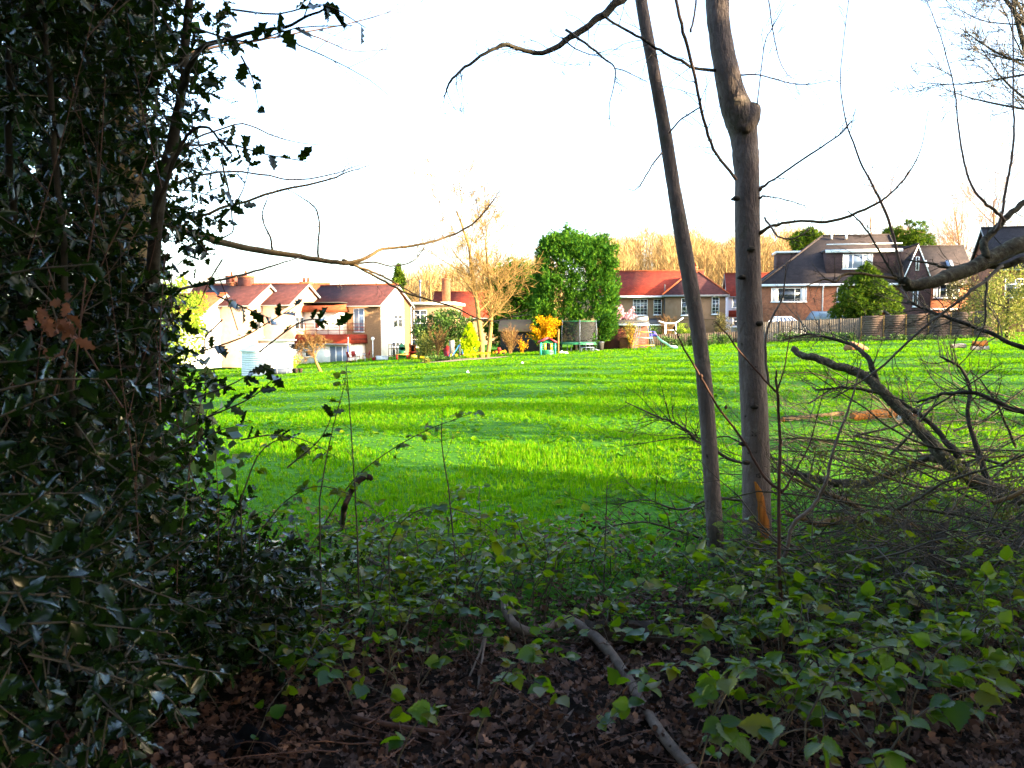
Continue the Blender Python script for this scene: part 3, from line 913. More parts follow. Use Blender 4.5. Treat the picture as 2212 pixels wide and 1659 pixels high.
# sunlit white gable skin, 4 cm proud of the pebbledash
m = MB()
ymC = 3.3
m.add([(.0, .25, BA), (.0, 4.9, BA), (.0, 4.9, 4.9), (.0, ymC, 5.85), (.0, .25, 4.3), (.04, .25, BA), (.04, 4.9, BA), (.04, 4.9, 4.9), (.04, ymC, 5.85), (.04, .25, 4.3)],
      [(0, 4, 3, 2, 1)[::-1], (5, 6, 7, 8, 9)], [(0, 1, 6, 5), (1, 2, 7, 6), (2, 3, 8, 7), (3, 4, 9, 8), (4, 0, 5, 9)])
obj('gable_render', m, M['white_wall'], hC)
window(hC, 'x+', .04, 2.6, 2.0, 1.9, 1.25, cols=2, transom=.3)
window(hC, 'x+', .04, 2.2, -1.1, 2.4, 1.7, cols=3, transom=.3)
m = MB(); m.tube([(.1, 6.4, EA), (.1, 6.4, BA)], .05, 6); obj('drainpipe', m, M['white'], hC)
window(hC, 'y-', 0, -2.8, 1.55, 1.15, 2.3, cols=2, transom=0, sill=False, glass='glass_pale')
# projecting ground floor with balcony in front of the eave side
m = MB(); m.box(-7.6, -1.6, -2.6, -.004, BA, .55); ex = obj('extension', m, M['white_wall'], hC)
m = MB(); m.hexa([(-7.9, -3.15, .5), (-1.3, -3.15, .5), (-1.3, -.01, .5), (-7.9, -.01, .5), (-7.8, -2.8, 1.35), (-1.4, -2.8, 1.35), (-1.4, -.01, 1.35), (-7.8, -.01, 1.35)])
obj('balcony_tiles', m, M['tile_red'], ex)
m = MB(); m.box(-7.95, -1.25, -3.2, -3.16, .38, .52); obj('fascia', m, M['grey_trim'], ex)
m = MB()
for zz in (1.75, 2.05, 2.35): m.bar((-7.7, -2.7, zz), (-1.5, -2.7, zz), .028, 5)
for k in range(6): m.bar((-7.7 + k * 1.24, -2.7, 1.3), (-7.7 + k * 1.24, -2.7, 2.4), .03, 5)
for zz in (1.75, 2.05, 2.35): m.bar((-1.5, -2.7, zz), (-1.5, -.1, zz), .028, 5)
obj('railing', m, M['tile_red'], ex)
window(hC, 'y-', -2.6, -3.9, BA + .15, 2.1, 1.9, cols=3, transom=0, sill=False, glass='glass_pale')
window(hC, 'y-', -2.6, -6.6, -.75, 1.0, .6, cols=1, transom=0)
m = MB(); m.box(-8.0, -3.6, -1.4, -.004, 1.36, 3.5); up = obj('upper_room', m, M['white_wall'], hC)
window(hC, 'y-', -1.4, -6.3, 1.9, .6, 1.0, cols=1, transom=.35)
m = MB(); m.hexa([(-8.3, -1.9, 3.51), (-3.3, -1.9, 3.51), (-3.3, .2, 3.51), (-8.3, .2, 3.51), (-8.1, -1.6, 4.1), (-3.5, -1.6, 4.1), (-3.5, .6, 4.35), (-8.1, .6, 4.35)]); obj('mansard_tiles', m, M['tile_orange'], up)
m = MB(); m.box(-8.05, -3.55, -1.5, .5, 4.36, 4.45); obj('flat_roof', m, M['felt'], up)

# low flat-roofed house behind, right of the balcony house
hK = root_at('back_house', 'tan flat-roofed house peeping out behind the dark green bush', 'house', 868, 92, -6, None)
m = MB(); m.box(0, 6.0, 0, 6, -1.5, 4.6); obj('wall', m, M['render_tan'], hK)
m = MB(); m.box(-.3, 6.3, -.3, 6.3, 4.604, 4.9); ro = obj('roof', m, M['white_wall'], hK)
window(hK, 'y-', 0, 1.4, 2.5, 1.5, 1.5, cols=2, transom=.35)
window(hK, 'y-', 0, 1.0, -.2, 1.0, .9, cols=1, transom=0)
chimney(ro, 4.6, 3, 4.9, 7.8, w=.9, mat='brick_orange', pots=1)
m = MB(); m.tube([(1.5, 3, 4.9), (1.5, 3, 7.3)], .09, 8); m.tube([(1.5, 3, 7.3), (1.5, 3, 7.6)], [.16, .13], 8); obj('flue', m, M['steel'], ro)
hL = root_at('cottage', 'far cottage with red tiled roof seen through the bare tree', 'house', 935, 110, -4, None)
gable_block(hL, 0, 8, 0, 6, -1, 3.6, 6.9, 'render_tan', 'tile_red')

# ---- tan house with red roof behind the big evergreen
RG = 'houses beyond the fence'
hE = root_at('tan_house', 'tan rendered house with long red tiled roof and projecting hipped wing', 'house', 1290, 88, -10, None)
rE = gable_block(hE, 0, 11.2, 0, 7.2, 0, 5.55, 8.2, 'render_tan', 'tile_red', over=.45)
m = MB(); m.box(-.3, 7.2, -.62, -.5, 5.22, 5.42); obj('fascia', m, M['white'], rE)
window(hE, 'y-', 0, 3.85, 3.35, 1.55, 1.75, cols=2, transom=.3, bars=5)
window(hE, 'y-', 0, 6.05, 3.4, .85, 1.7, cols=1, transom=.3, bars=5)
m = MB(); m.box(4.4, 7.15, -1.5, -.01, 2.2, 2.38); m.hexa([(4.4, -1.5, 2.384), (7.15, -1.5, 2.384), (7.15, -.01, 2.384), (4.4, -.01, 2.384), (4.7, -1.2, 2.75), (7.1, -1.2, 2.75), (7.1, -.01, 3.0), (4.7, -.01, 3.0)])
pr = obj('porch_roof', m, M['felt_dark'], hE)
m = MB(); m.box(4.38, 7.17, -1.56, -1.505, 2.2, 2.36); obj('fascia', m, M['white'], pr)
m = MB(); m.box(4.6, 7.0, -1.3, -.01, 0, 2.196); obj('porch', m, M['render_tan'], hE)
hip_block(hE, 7.25, 13.4, -2.0, 5.0, 0, 5.3, 8.0, 'render_tan', 'tile_purple', 2.6, 2.6, wname='wing_wall', fascia='grey_trim')
window(hE, 'y-', -2.0, 8.9, 3.3, 1.0, 1.75, cols=1, transom=0, bars=4)
window(hE, 'y-', -2.0, 12.0, 3.4, .75, 1.8, cols=1, transom=0, bars=5)
m = MB(); m.box(7.3, 13.4, -2.06, -2.003, 2.85, 2.95); obj('string_course', m, M['render_tan'], hE)
m = MB(); m.tube([(7.2, -.6, 6.6), (7.2, -.6, 0)], .06, 6); obj('drainpipe', m, M['felt_dark'], hE)
chimney(rE, 1.6, 5.2, 7.0, 8.8, w=.7, mat='tile_red', pots=2)
chimney(rE, 10.5, 5.6, 6.5, 8.9, w=.8, mat='brick_red', pots=2)

hG = root_at('pink_house', 'pinkish white house with red roof, half hidden behind the thick trunk', 'house', 1573, 97, -10, RG)
gable_block(hG, 0, 7.5, 0, 7, 0, 5.9, 8.6, 'render_pink', 'tile_red')
window(hG, 'y-', 0, .4, 4.4, 1.3, 1.3, cols=1, transom=0, glass='glass_pale')
window(hG, 'y-', 0, .5, 2.2, 1.4, 1.0, cols=2, transom=.4)
m = MB(); m.box(.02, 6.0, -.1, -.004, 3.3, 4.1); obj('tile_hanging', m, M['tile_red'], hG)
window(hG, 'y-', 0, 1.3, .1, 1.1, 1.9, cols=2, transom=0, sill=False)
m = MB(); m.box(.2, 3.6, -1.2, -.11, 2.0, 2.15); obj('canopy', m, M['white'], hG)

# ---- brick house with the big dark roof and dormers
hF = root_at('brick_house', 'red brick house with large dark hipped roof, flat dormer and white windows', 'house', 1645, 80, -10, RG)
rF = hip_block(hF, 0, 13.3, 0, 9.0, 0, 6.15, 11.4, 'brick_red', 'tile_dark', 6.4, .5)
window(hF, 'y-', 0, .85, 4.55, 3.35, 1.35, cols=3, transom=0, glass='glass', curtain=True)
window(hF, 'y-', 0, 7.0, 4.5, .95, 1.4, cols=2, transom=0)
m = MB(); m.tube([(5.7, -.42, 6.1), (5.7, -.06, 5.8), (5.7, -.06, 1)], .06, 6); obj('drainpipe', m, M['white'], hF)
m = MB(); m.box(6.1, 12.9, .62, 4.0, 6.95, 9.5); dm = obj('dormer', m, M['tile_hung'], hF)
m = MB(); m.box(5.95, 13.0, .4, 4.2, 9.504, 9.66); obj('dormer_roof', m, M['felt_dark'], dm)
m = MB(); m.box(5.92, 13.03, .34, .395, 9.3, 9.6); m.box(6.0, 12.9, .2, .3, 10.05, 10.15); obj('fascia', m, M['white'], dm)
window(hF, 'y-', .62, 7.6, 7.75, 2.75, 1.4, cols=3, transom=0, glass='glass_pale', curtain=True)
m = MB(); m.box(2.1, 6.0, 5.0, 7.6, 7.6, 9.75); dm = obj('dormer', m, M['tile_hung'], hF)
m = MB(); m.box(1.9, 6.1, 4.8, 7.8, 9.754, 9.95); obj('dormer_roof', m, M['white'], dm)
for xx in (7.2, 8.6): obj('roof_vent', MB().tube([(xx, 4.0, 11.0), (xx, 4.0, 11.45)], .1, 6), M['white'], rF)
gable_block(hF, 12.75, 15.3, -.8, 6, 0, 6.5, 9.75, 'tile_hung', 'tile_dark', along='y', over=.12, verge=.08, rname='wing_roof', wname='wing_wall', barge='white')
window(hF, 'y-', -.8, 13.85, 7.4, .3, 1.3, cols=1, transom=0, sill=False)
window(hF, 'y-', -.8, 13.7, 4.0, .45, 1.7, cols=1, transom=0)

hH = root_at('brick_house', 'brick house with skylights in a dark roof behind the long dark bough', 'house', 1947, 82, -10, RG)
rH = gable_block(hH, 0, 6.7, 0, 8, 0, 6.6, 10.4, 'brick_red', 'tile_dark')
window(hH, 'y-', 0, .35, 5.0, 1.7, 1.4, cols=3, transom=0)
window(hH, 'y-', 0, 2.9, 5.0, 2.4, 1.4, cols=4, transom=0, curtain=True)
for xx in (2.2, 4.6):
    m = MB(); m.hexa([(xx, 1.4, 8.15), (xx + .6, 1.4, 8.15), (xx + .6, 2.1, 8.82), (xx, 2.1, 8.82), (xx, 1.3, 8.25), (xx + .6, 1.3, 8.25), (xx + .6, 2.0, 8.92), (xx, 2.0, 8.92)]); obj('skylight', m, M['glass_pale'], rH)
m = MB(); m.box(.3, 5.4, -2.4, -.004, 0, 3.1); ex = obj('extension', m, M['render_tan'], hH)
m = MB(); m.box(.1, 5.6, -2.6, .1, 3.104, 3.45); obj('flat_roof', m, M['felt_dark'], ex)
m = MB(); m.box(.1, 5.6, -2.68, -2.605, 3.1, 3.4); m.box(.6, 5.2, -.09, -.01, 3.75, 3.95); obj('fascia', m, M['white'], ex)
m = MB(); m.box(4.7, 6.9, -3.4, -2.7, .5, 3.6); obj('porch_wall', m, M['brick_orange'], hH)
hR = root_at('far_right_house', 'dark slate roofed house among bare trees at the right edge', 'house', 2150, 70, -14, RG)
gable_block(hR, 0, 12, 0, 8, 0, 7.2, 10.9, 'brick_red', 'tile_dark')
window(hR, 'y-', 0, -.0 + .6, 4.6, 1.6, 1.6, cols=2, transom=.3)

# ================================================================== FENCES AND GARDEN BUILDINGS
def panel_fence(name, label, pts, h, mat, post_mat, board_w, horizontal=False, gap=.008, group=None):
    """A fence through world (x, y) points: posts at the points, boards between them."""
    base = np.array([pts[0][0], pts[0][1], 0.0])
    t = thing(name, label, 'fence', base, 0, group)
    vm = MB(); vm.box(0, board_w - gap, -.012, .012, 0, 1)
    V, Fs = vm.arrays(); me = np_mesh('board', V, Fs); me.materials.append(M[mat])
    for i in range(len(pts)):
        x, y = pts[i]
        p = MB(); p.box(x - .05, x + .05, y - .05, y + .05, gz(x, y) - .3, gz(x, y) + h + .06)
        wpart('post', p, M[post_mat], t)
        if i == len(pts) - 1: break
        a = np.array(pts[i]); b = np.array(pts[i + 1]); L = np.linalg.norm(b - a); u = (b - a) / L
        ang = math.atan2(u[1], u[0])
        if not horizontal:
            n = int(L / board_w)
            for k in range(n):
                q = a + u * (k * L / n) + np.array([u[1], -u[0]]) * (.025 + (.004 if k % 2 else 0))
                o = link(bpy.data.objects.new('board', me)); o.parent = t
                zz = gz(*q)
                o.location = (q[0] - base[0], q[1] - base[1], zz - .05)
                o.rotation_euler = (0, 0, ang); o.scale = (L / n / board_w, 1, h + .05 + RNG.uniform(-.012, .012))
        else:
            n = int(h / board_w)
            for k in range(n):
                q = a + np.array([u[1], -u[0]]) * .03
                hm = MB(); z0a, z0b = gz(*a) + .04 + k * h / n, gz(*b) + .04 + k * h / n
                hh = h / n + .02; dn = np.array([u[1], -u[0], 0]) ; ti = .02
                A = np.array([a[0], a[1], z0a]) + dn * .03; B = np.array([b[0], b[1], z0b]) + dn * .03
                zz = np.array([0, 0, hh])
                ti = .009; hm.hexa([A + dn * ti, B + dn * ti, B, A, A + zz + dn * .004, B + zz + dn * .004, B + zz - dn * .012, A + zz - dn * .012])
                wpart('board', hm, M[mat], t)
    return t


def fpts(v0, Y0, v1, Y1, n):
    out = []
    for i in range(n + 1):
        s = i / n
        Y = Y0 + (Y1 - Y0) * s; v = v0 + (v1 - v0) * s
        out.append((P(v, 720, Y)[0], Y))
    return out


panel_fence('board_fence', 'grey weathered close-board fence before the brick house', fpts(1640, 68, 1858, 66, 5), 1.75, 'fence_grey', 'timber_dark', .135)
panel_fence('panel_fence', 'brown lap-panel fence right of the grey fence', fpts(1860, 61, 2150, 57, 6), 1.85, 'fence_brown', 'timber', .16, horizontal=True)
panel_fence('low_fence', 'low brown board fence behind the slide and hedge', fpts(1398, 70, 1640, 69, 5), 1.0, 'timber_dark', 'timber_dark', .15)
panel_fence('board_fence', 'short dark board fence between the trampoline and the brick garage', fpts(1240, 71, 1296, 71, 2), 1.9, 'fence_grey', 'timber_dark', .15)

# brick garage with flat roof
gx = P(1292, 700, 66)[0]
t = thing('brick_garage', 'low red brick garage with flat felt roof beside the climbing frame', 'garage', (gx, 66, gz(gx, 66)), math.radians(-8))
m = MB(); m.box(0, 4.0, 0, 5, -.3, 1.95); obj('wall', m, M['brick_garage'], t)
m = MB(); m.hexa([(-.15, -.15, 1.954), (4.15, -.15, 1.954), (4.15, 5.1, 1.954), (-.15, 5.1, 1.954), (-.15, -.15, 2.1), (4.15, -.15, 2.1), (4.15, 5.1, 2.75), (-.15, 5.1, 2.75)]); ro = obj('roof', m, M['felt'], t)
m = MB(); m.box(-.18, 4.18, -.2, -.155, 1.9, 2.08); obj('fascia', m, M['paleblue'], ro)
m = MB(); m.tube([(-.05, -.07, 1.9), (-.05, -.07, 0)], .04, 6); obj('drainpipe', m, M['timber'], t)
gx = P(1340, 700, 65)[0]
t = thing('brick_wall', 'low orange brick wall in front of the brick garage', 'wall', (gx, 65.2, gz(gx, 65)))
m = MB(); m.box(0, 1.5, 0, .22, -.2, .85); obj('brickwork', m, M['brick_orange'], t)
m = MB(); m.box(-.03, 1.53, -.03, .25, .854, .92); obj('coping', m, M['brick_red'], t)

# shed with mossy roof under the dark evergreens
gx = P(1076, 700, 66)[0]
t = thing('garden_shed', 'grey shed with mossy brown roof under the dark evergreens', 'shed', (gx, 66, gz(gx, 66)), math.radians(-4))
m = MB(); m.box(.2, 5.2, 0, 3, -.2, 1.75); obj('wall', m, M['felt'], t)
m = MB(); m.hexa([(0, -.25, 1.7), (5.4, -.25, 1.7), (5.4, 1.6, 2.65), (0, 1.6, 2.65), (0, -.25, 1.8), (5.4, -.25, 1.8), (5.4, 1.6, 2.75), (0, 1.6, 2.75)])
m.hexa([(0, 1.6, 2.65), (5.4, 1.6, 2.65), (5.4, 3.3, 1.7), (0, 3.3, 1.7), (0, 1.6, 2.75), (5.4, 1.6, 2.75), (5.4, 3.3, 1.8), (0, 3.3, 1.8)])
obj('roof', m, mat_noise('moss_roof', [(.18, .10, .05), (.28, .15, .07), (.20, .17, .05)], scale=3, rough=.95), t)

# white summerhouse shed at the left
c = G(524, 812)
Ysh = 55.0; gx = P(522, 800, Ysh)[0]
t = thing('white_shed', 'white plastic shed with louvred doors left of the lawn', 'shed', (gx, Ysh, gz(gx, Ysh) - .05), math.radians(-35))
def shed(t):
    W, L, e, r = 2.0, 2.9, 1.75, 2.15
    m = MB()
    # ridge along local x: gable end on x=0 face is the plain lit side? front doors on y- face
    m.add([(0, 0, 0), (L, 0, 0), (L, W, 0), (0, W, 0), (0, 0, e), (L, 0, e), (L, W, e), (0, W, e), (0, W / 2, r), (L, W / 2, r)],
          [(0, 1, 5, 4), (2, 3, 7, 6), (4, 5, 9, 8), (6, 7, 8, 9)], [(1, 2, 6, 9, 5), (3, 0, 4, 8, 7)])
    obj('wall', m, M['white'], t)
    m = MB()
    for sg in (0, 1):
        ya, yb = (-.12, W / 2) if not sg else (W + .12, W / 2)
        m.hexa([(-.15, ya, e - .03), (L + .15, ya, e - .03), (L + .15, yb, r + .03), (-.15, yb, r + .03), (-.15, ya, e + .05), (L + .15, ya, e + .05), (L + .15, yb, r + .1), (-.15, yb, r + .1)])
    obj('roof', m, M['white'], t)
    d = MB()
    for k in range(2):
        a = -W / 2
    for k in range(2):
        u0 = .25 + k * .78
        d = MB(); d.box(-.05, -.004, u0, u0 + .74, .1, 1.65); dd = obj('door', d, M['felt'], t)
        for j in range(9):
            s = MB(); z = .18 + j * .16; s.hexa([(-.085, u0 + .05, z), (-.085, u0 + .69, z), (-.052, u0 + .69, z), (-.052, u0 + .05, z), (-.06, u0 + .05, z + .12), (-.06, u0 + .69, z + .12), (-.052, u0 + .69, z + .12), (-.052, u0 + .05, z + .12)])
            obj('slat', s, M['white'], dd)
    for j in range(11):
        s = MB(); z = .06 + j * .15; s.hexa([(.02, -.03, z), (L - .02, -.03, z), (L - .02, -.003, z), (.02, -.003, z), (.02, -.012, z + .14), (L - .02, -.012, z + .14), (L - .02, -.003, z + .14), (.02, -.003, z + .14)])
        obj('cladding_board', s, M['white'], t)
shed(t)
# small red shed with grey roof behind the brown fence
gx = P(1905, 690, 66)[0]
t = thing('red_shed', 'small red shed with pale grey roof behind the brown fence', 'shed', (gx, 66, gz(gx, 66) - .45), math.radians(-10))
gable_block(t, -1.0, 1.1, 0, 3, 0, 1.9, 2.75, 'plastic_red', 'felt', along='y', over=.3, verge=.1, barge='felt', gutter='felt')
# glass lean-to and grey garage behind the grey fence
gx = P(1650, 690, 73)[0]
t = thing('conservatory', 'conservatory with white glazing bars on its pitched roof behind the fence', 'conservatory', (gx, 73, gz(gx, 73) - .8), math.radians(-10))
m = MB(); m.box(0, 3.6, 0, 3, 0, 1.9); obj('wall', m, M['white'], t)
m = MB(); m.add([(-.1, -.1, 1.95), (3.7, -.1, 1.95), (3.7, 3, 1.95), (-.1, 3, 1.95), (1.0, 1.4, 2.95), (2.6, 1.4, 2.95)], [(0, 1, 5, 4), (2, 3, 4, 5), (0, 3, 2, 1)], [(1, 2, 5), (3, 0, 4)])
ro = obj('roof', m, M['glass_pale'], t)
m = MB()
for k in range(7):
    a = -.1 + 3.8 * k / 6; b = 1.0 + 1.6 * k / 6
    m.bar((a, -.1, 1.97), (b, 1.4, 2.98), .05, 4)
m.bar((1.0, 1.4, 2.98), (2.6, 1.4, 2.98), .06, 4); m.bar((-.1, -.1, 1.97), (3.7, -.1, 1.97), .06, 4)
obj('glazing_bar', m, M['white'], ro)
gx = P(1762, 690, 73)[0]
t = thing('grey_garage', 'pale grey garage roof between the fence and the conifer', 'garage', (gx, 73, gz(gx, 73)), math.radians(-10))
m = MB(); m.box(0, 5.5, 0, 4, 0, 1.75); obj('wall', m, M['felt'], t)
m = MB(); m.hexa([(-.2, -.2, 1.754), (5.7, -.2, 1.754), (5.7, 4.2, 1.754), (-.2, 4.2, 1.754), (.4, -.2, 2.35), (5.3, -.2, 2.2), (5.3, 4.2, 2.5), (.4, 4.2, 2.6)]); obj('roof', m, M['paleblue'], t)

# ================================================================== TREES, HEDGES AND SHRUBS OF THE GARDENS
def spot(vx, Y):
    x = P(vx, 720, Y)[0]
    return np.array([x, Y, gz(x, Y)])


def evergreen(name, label, cat, vx, Y, w, h, d, tpl, mat, n, size, seed, lump=.6, nl=60, z0=.05, power=2.0, droop=.0, upb=.4, trunk=True, fill=.35, group=None, taper=None, width=1.0, trunk_mat='bark_dark', block=False):
    rng = np.random.default_rng(seed)
    b = spot(vx, Y)
    t = thing(name, label, cat, b, 0, group)
    c = b + np.array([0, 0, h * (z0 + (1 - z0) / 2)])
    p, o = lumps(rng, c, (w / 2 - lump * .5, d / 2 - lump * .5, h * (1 - z0) / 2 - lump * .4), nl, lump, n, power, fill)
    if block: p, o = block_lumps(rng, b, w, d, h, z0, nl, lump, n)
    if taper:
        s = np.clip((p[:, 2] - b[2]) / h, 0, 1); f = np.interp(s, *taper)
        p[:, :2] = b[:2] + (p[:, :2] - b[:2]) * f[:, None]
    p[:, 2] = np.maximum(p[:, 2], b[2] + .03)
    wpart('crown', crown_mb(rng, p, o, tpl, size, droop, upb, width), M[mat], t, kind='stuff')
    if trunk:
        tr = MB(); tr.tube([b - [0, 0, .2], b + [0.02, 0, h * .4], b + [0, .03, h * .75]], [max(.05, h * .025), max(.04, h * .018), .015], 7)
        for k in range(5):
            a = rng.uniform(0, 6.28); q = b + np.array([0, 0, h * rng.uniform(.2, .6)])
            tr.tube([q, q + np.array([math.cos(a) * w * .3, math.sin(a) * d * .3, h * .15])], [max(.02, h * .008), .008], 5)
        wpart('trunk', tr, M[trunk_mat], t)
    return t


EG = 'dark evergreens behind the shed and trampoline'
evergreen('leylandii_tree', 'tall boxy bright green leylandii beside the red-roofed house', 'tree', 1243, 66, 6.3, 8.9, 5.0, FROND, 'ley', 26000, .27, 1, lump=.52, nl=460, z0=.10, upb=.8, group=EG, block=True)
evergreen('leylandii_tree', 'shaded leylandii between the bare tree and the boxy bright one', 'tree', 1118, 72, 6.0, 8.0, 5, FROND, 'ley', 9000, .36, 2, lump=.8, nl=90, z0=.03, power=3, upb=.4, group=EG)
evergreen('holly_bush', 'large dark green bush right of the balcony house', 'shrub', 962, 66, 5.0, 3.9, 3.2, DIAM, 'shrub', 9000, .20, 3, lump=.5, nl=80, z0=0)
evergreen('cypress', 'small golden yellow cone-shaped cypress in the flower bed', 'tree', 1014, 55.2, 1.45, 2.45, 1.4, FROND, 'gold', 5000, .13, 4, lump=.16, nl=160, z0=0, power=2.2, taper=([0, .25, .6, 1], [.95, 1.05, .8, .25]), upb=.9)
evergreen('shrub', 'olive green leafy shrub left of the golden cypress', 'shrub', 917, 57, 1.3, 2.1, 1.2, DIAM, 'olive', 2200, .12, 5, lump=.25, nl=50, z0=0)
evergreen('conifer_tree', 'broad yellow-green conifer in front of the brick house dormer', 'tree', 1868, 68, 5.0, 6.3, 4.4, FROND, 'conifer', 11000, .3, 6, lump=.5, nl=170, z0=0, taper=([0, .3, .6, .85, 1], [1.0, 1.12, 1.0, .6, .25]), droop=.4, upb=.2)
evergreen('shrub', 'bright green shrub beyond the low fence, before the hipped wing', 'shrub', 1478, 73, 2.0, 1.9, 1.6, DIAM, 'yellowgreen', 1800, .14, 7, lump=.35, nl=40, z0=0)
evergreen('shrub', 'dark green shrub behind the climbing frame', 'shrub', 1408, 72, 2.0, 1.8, 1.4, DIAM, 'shrub', 1500, .15, 8, lump=.35, nl=40, z0=0)
evergreen('shrub', 'rounded grey-green bush by the pink house door', 'shrub', 1560, 76, 1.7, 2.6, 1.5, DIAM, 'olive_dark', 1800, .14, 9, lump=.35, nl=40, z0=.15)
evergreen('hedge', 'clipped low dark green hedge behind the slide', 'hedge', 1503, 66, 5.6, .85, .9, DIAM, 'shrub', 4200, .13, 10, lump=.25, nl=90, z0=0, power=6, trunk=False)
evergreen('hedge', 'scrubby green growth at the foot of the grey fence', 'hedge', 1760, 64, 6.2, .75, .8, DIAM, 'shrub', 3200, .14, 12, lump=.28, nl=60, z0=0, power=4, trunk=False)
evergreen('hedge', 'low weeds along the foot of the brown panel fence', 'hedge', 1990, 57.5, 8.5, .35, .5, DIAM, 'shrub', 2000, .12, 13, lump=.15, nl=60, z0=0, power=4, trunk=False)
evergreen('shrub', 'leafy green hedge shrub right of the white shed', 'shrub', 618, 58, 2.4, 1.15, 1.0, DIAM, 'yellowgreen', 1500, .13, 14, lump=.25, nl=40, z0=0)
evergreen('shrub', 'darker low bush against the white shed', 'shrub', 590, 57, 1.2, .8, .9, DIAM, 'shrub', 900, .12, 15, lump=.2, nl=30, z0=0)
evergreen('holly_tree', 'yellow-green tree showing left through the holly', 'tree', 380, 62, 5.0, 7.6, 4, DIAM, 'yellowgreen', 6000, .24, 16, lump=.55, nl=80, z0=.1)
evergreen('pine_tree', 'dark olive conifer rising behind the balcony house', 'tree', 862, 118, 4.0, 12.0, 4, FROND, 'conifer', 4000, .55, 17, lump=.7, nl=60, z0=.1, taper=([0, .5, 1], [1, .9, .3]))
evergreen('tree', 'rounded pale ivy-clad tree behind the house roofs', 'tree', 768, 130, 5, 11.0, 5, DIAM, 'olive', 2500, .5, 18, lump=.7, nl=40, z0=.3)
evergreen('pine_tree', 'dark green pine crown behind the brick house ridge', 'tree', 1735, 115, 5.5, 14.5, 5, FROND, 'conifer', 3500, .55, 19, lump=.9, nl=40, z0=.55, fill=.2)
evergreen('pine_tree', 'dark round pine crown behind the gable and the dark roofed house', 'tree', 1955, 110, 6.5, 15.0, 5, FROND, 'conifer', 3500, .55, 20, lump=.9, nl=40, z0=.55, fill=.2)
evergreen('pine_tree', 'distant pine crown over the boxy leylandii', 'tree', 1235, 150, 6, 20, 5, FROND, 'conifer', 2500, .6, 21, lump=.9, nl=30, z0=.7, fill=.2)
evergreen('shrub', 'tall yellowish bush at the right edge beyond the fence', 'shrub', 2175, 50, 5.0, 4.6, 3.5, DIAM, 'olive', 5000, .16, 22, lump=.45, nl=80, z0=.0)
evergreen('shrub', 'dim olive bush in front of the far right house', 'shrub', 2092, 62, 4.4, 4.8, 3, DIAM, 'olive_dark', 5500, .17, 23, lump=.45, nl=80, z0=.0)


def petal_bush(name, label, vx, Y, w, h, mat, n, size, seed, z0=.1, stems=26):
    """Upright flowering stems strung with blossoms."""
    rng = np.random.default_rng(seed)
    b = spot(vx, Y); t = thing(name, label, 'shrub', b)
    st = MB(); pts = []
    for k in range(stems):
        a = rng.uniform(0, 6.28); r = math.sqrt(rng.random())
        tip = b + np.array([math.cos(a) * r * w / 2, math.sin(a) * r * w / 2, h * (rng.uniform(.6, 1.0) - .25 * r * r)])
        mid = b + (tip - b) * .5 + np.array([-math.cos(a), -math.sin(a), .5]) * .12 * w
        c = spline([b + rng.normal(0, .05, 3) * [1, 1, 0], mid, tip], 8)
        st.tube(c, np.linspace(.016, .004, 8), 4, cap=False)
        m_ = n // stems; s = rng.uniform(z0, 1, m_) * 7
        i = np.minimum(6, s.astype(int)); q = c[i] + (c[i + 1] - c[i]) * (s - i)[:, None]
        pts.append(q + rng.normal(0, .07 * w / 2, (m_, 3)))
    pts = np.vstack(pts)
    wpart('stems', st, M['brown_twigs'], t)
    wpart('blossom', crown_mb(rng, pts, rdir(rng, len(pts)), DIAM, size, 0, .3, 1.3), M[mat], t, kind='stuff')
    return t


petal_bush('forsythia_bush', 'large yellow forsythia behind the toy playhouse', 1176, 62, 2.9, 3.1, 'forsythia', 5200, .12, 31)
petal_bush('forsythia_bush', 'small trailing yellow forsythia left of the large one', 1128, 61, 1.1, 1.2, 'forsythia', 500, .1, 32)
petal_bush('flowering_shrub', 'yellow flowering shrub leaning over the brick garage roof', 1362, 65.0, 1.9, 2.5, 'olive', 1600, .1, 33)
petal_bush('flowering_shrub', 'few yellow blossoms before the brick garage wall', 1364, 64.6, 1.7, 2.4, 'forsythia', 350, .09, 34)
mg = petal_bush('magnolia_bush', 'pink flowering magnolia between the leylandii and the tan house', 1344, 69, 2.7, 4.1, 'magnolia', 2600, .19, 35, z0=.5)


def twiggy(name, label, vx, Y, w, h, seed, mat='brown_twigs', n0=14, cat='shrub', r=.012):
    rng = np.random.default_rng(seed); b = spot(vx, Y); t = thing(name, label, cat, b)
    out = []
    for k in range(n0):
        a = rng.uniform(0, 6.28); s = rng.uniform(.1, .5) * w / h
        grow(rng, b + rng.normal(0, .06, 3) * [1, 1, 0], norm(np.array([math.cos(a) * s, math.sin(a) * s, 1.0])), h * rng.uniform(.55, .9), r, 0, 2, out, kids=(4, 8), ratio=(.3, .55), upt=.15, wander=.1, segs=5)
    wpart('stems', tubes_mb([o for o in out if o[2] == 0], (4,), .012), M['bark_tree'], t)
    wpart('twigs', tubes_mb([o for o in out if o[2] > 0], (3,), .007), M[mat], t, kind='stuff')
    return t


twiggy('bare_shrub', 'upright tan leafless shrub between the olive shrub and the cypress', 943, 57, 1.6, 2.3, 41, n0=16)
twiggy('bare_shrub', 'tangled brown leafless shrub left of the yellow forsythia', 1102, 61, 2.6, 2.1, 42, n0=22)
twiggy('bare_shrub', 'round brown pruned shrub on the white arch', 1440, 72, 1.8, 2.7, 43, n0=14)


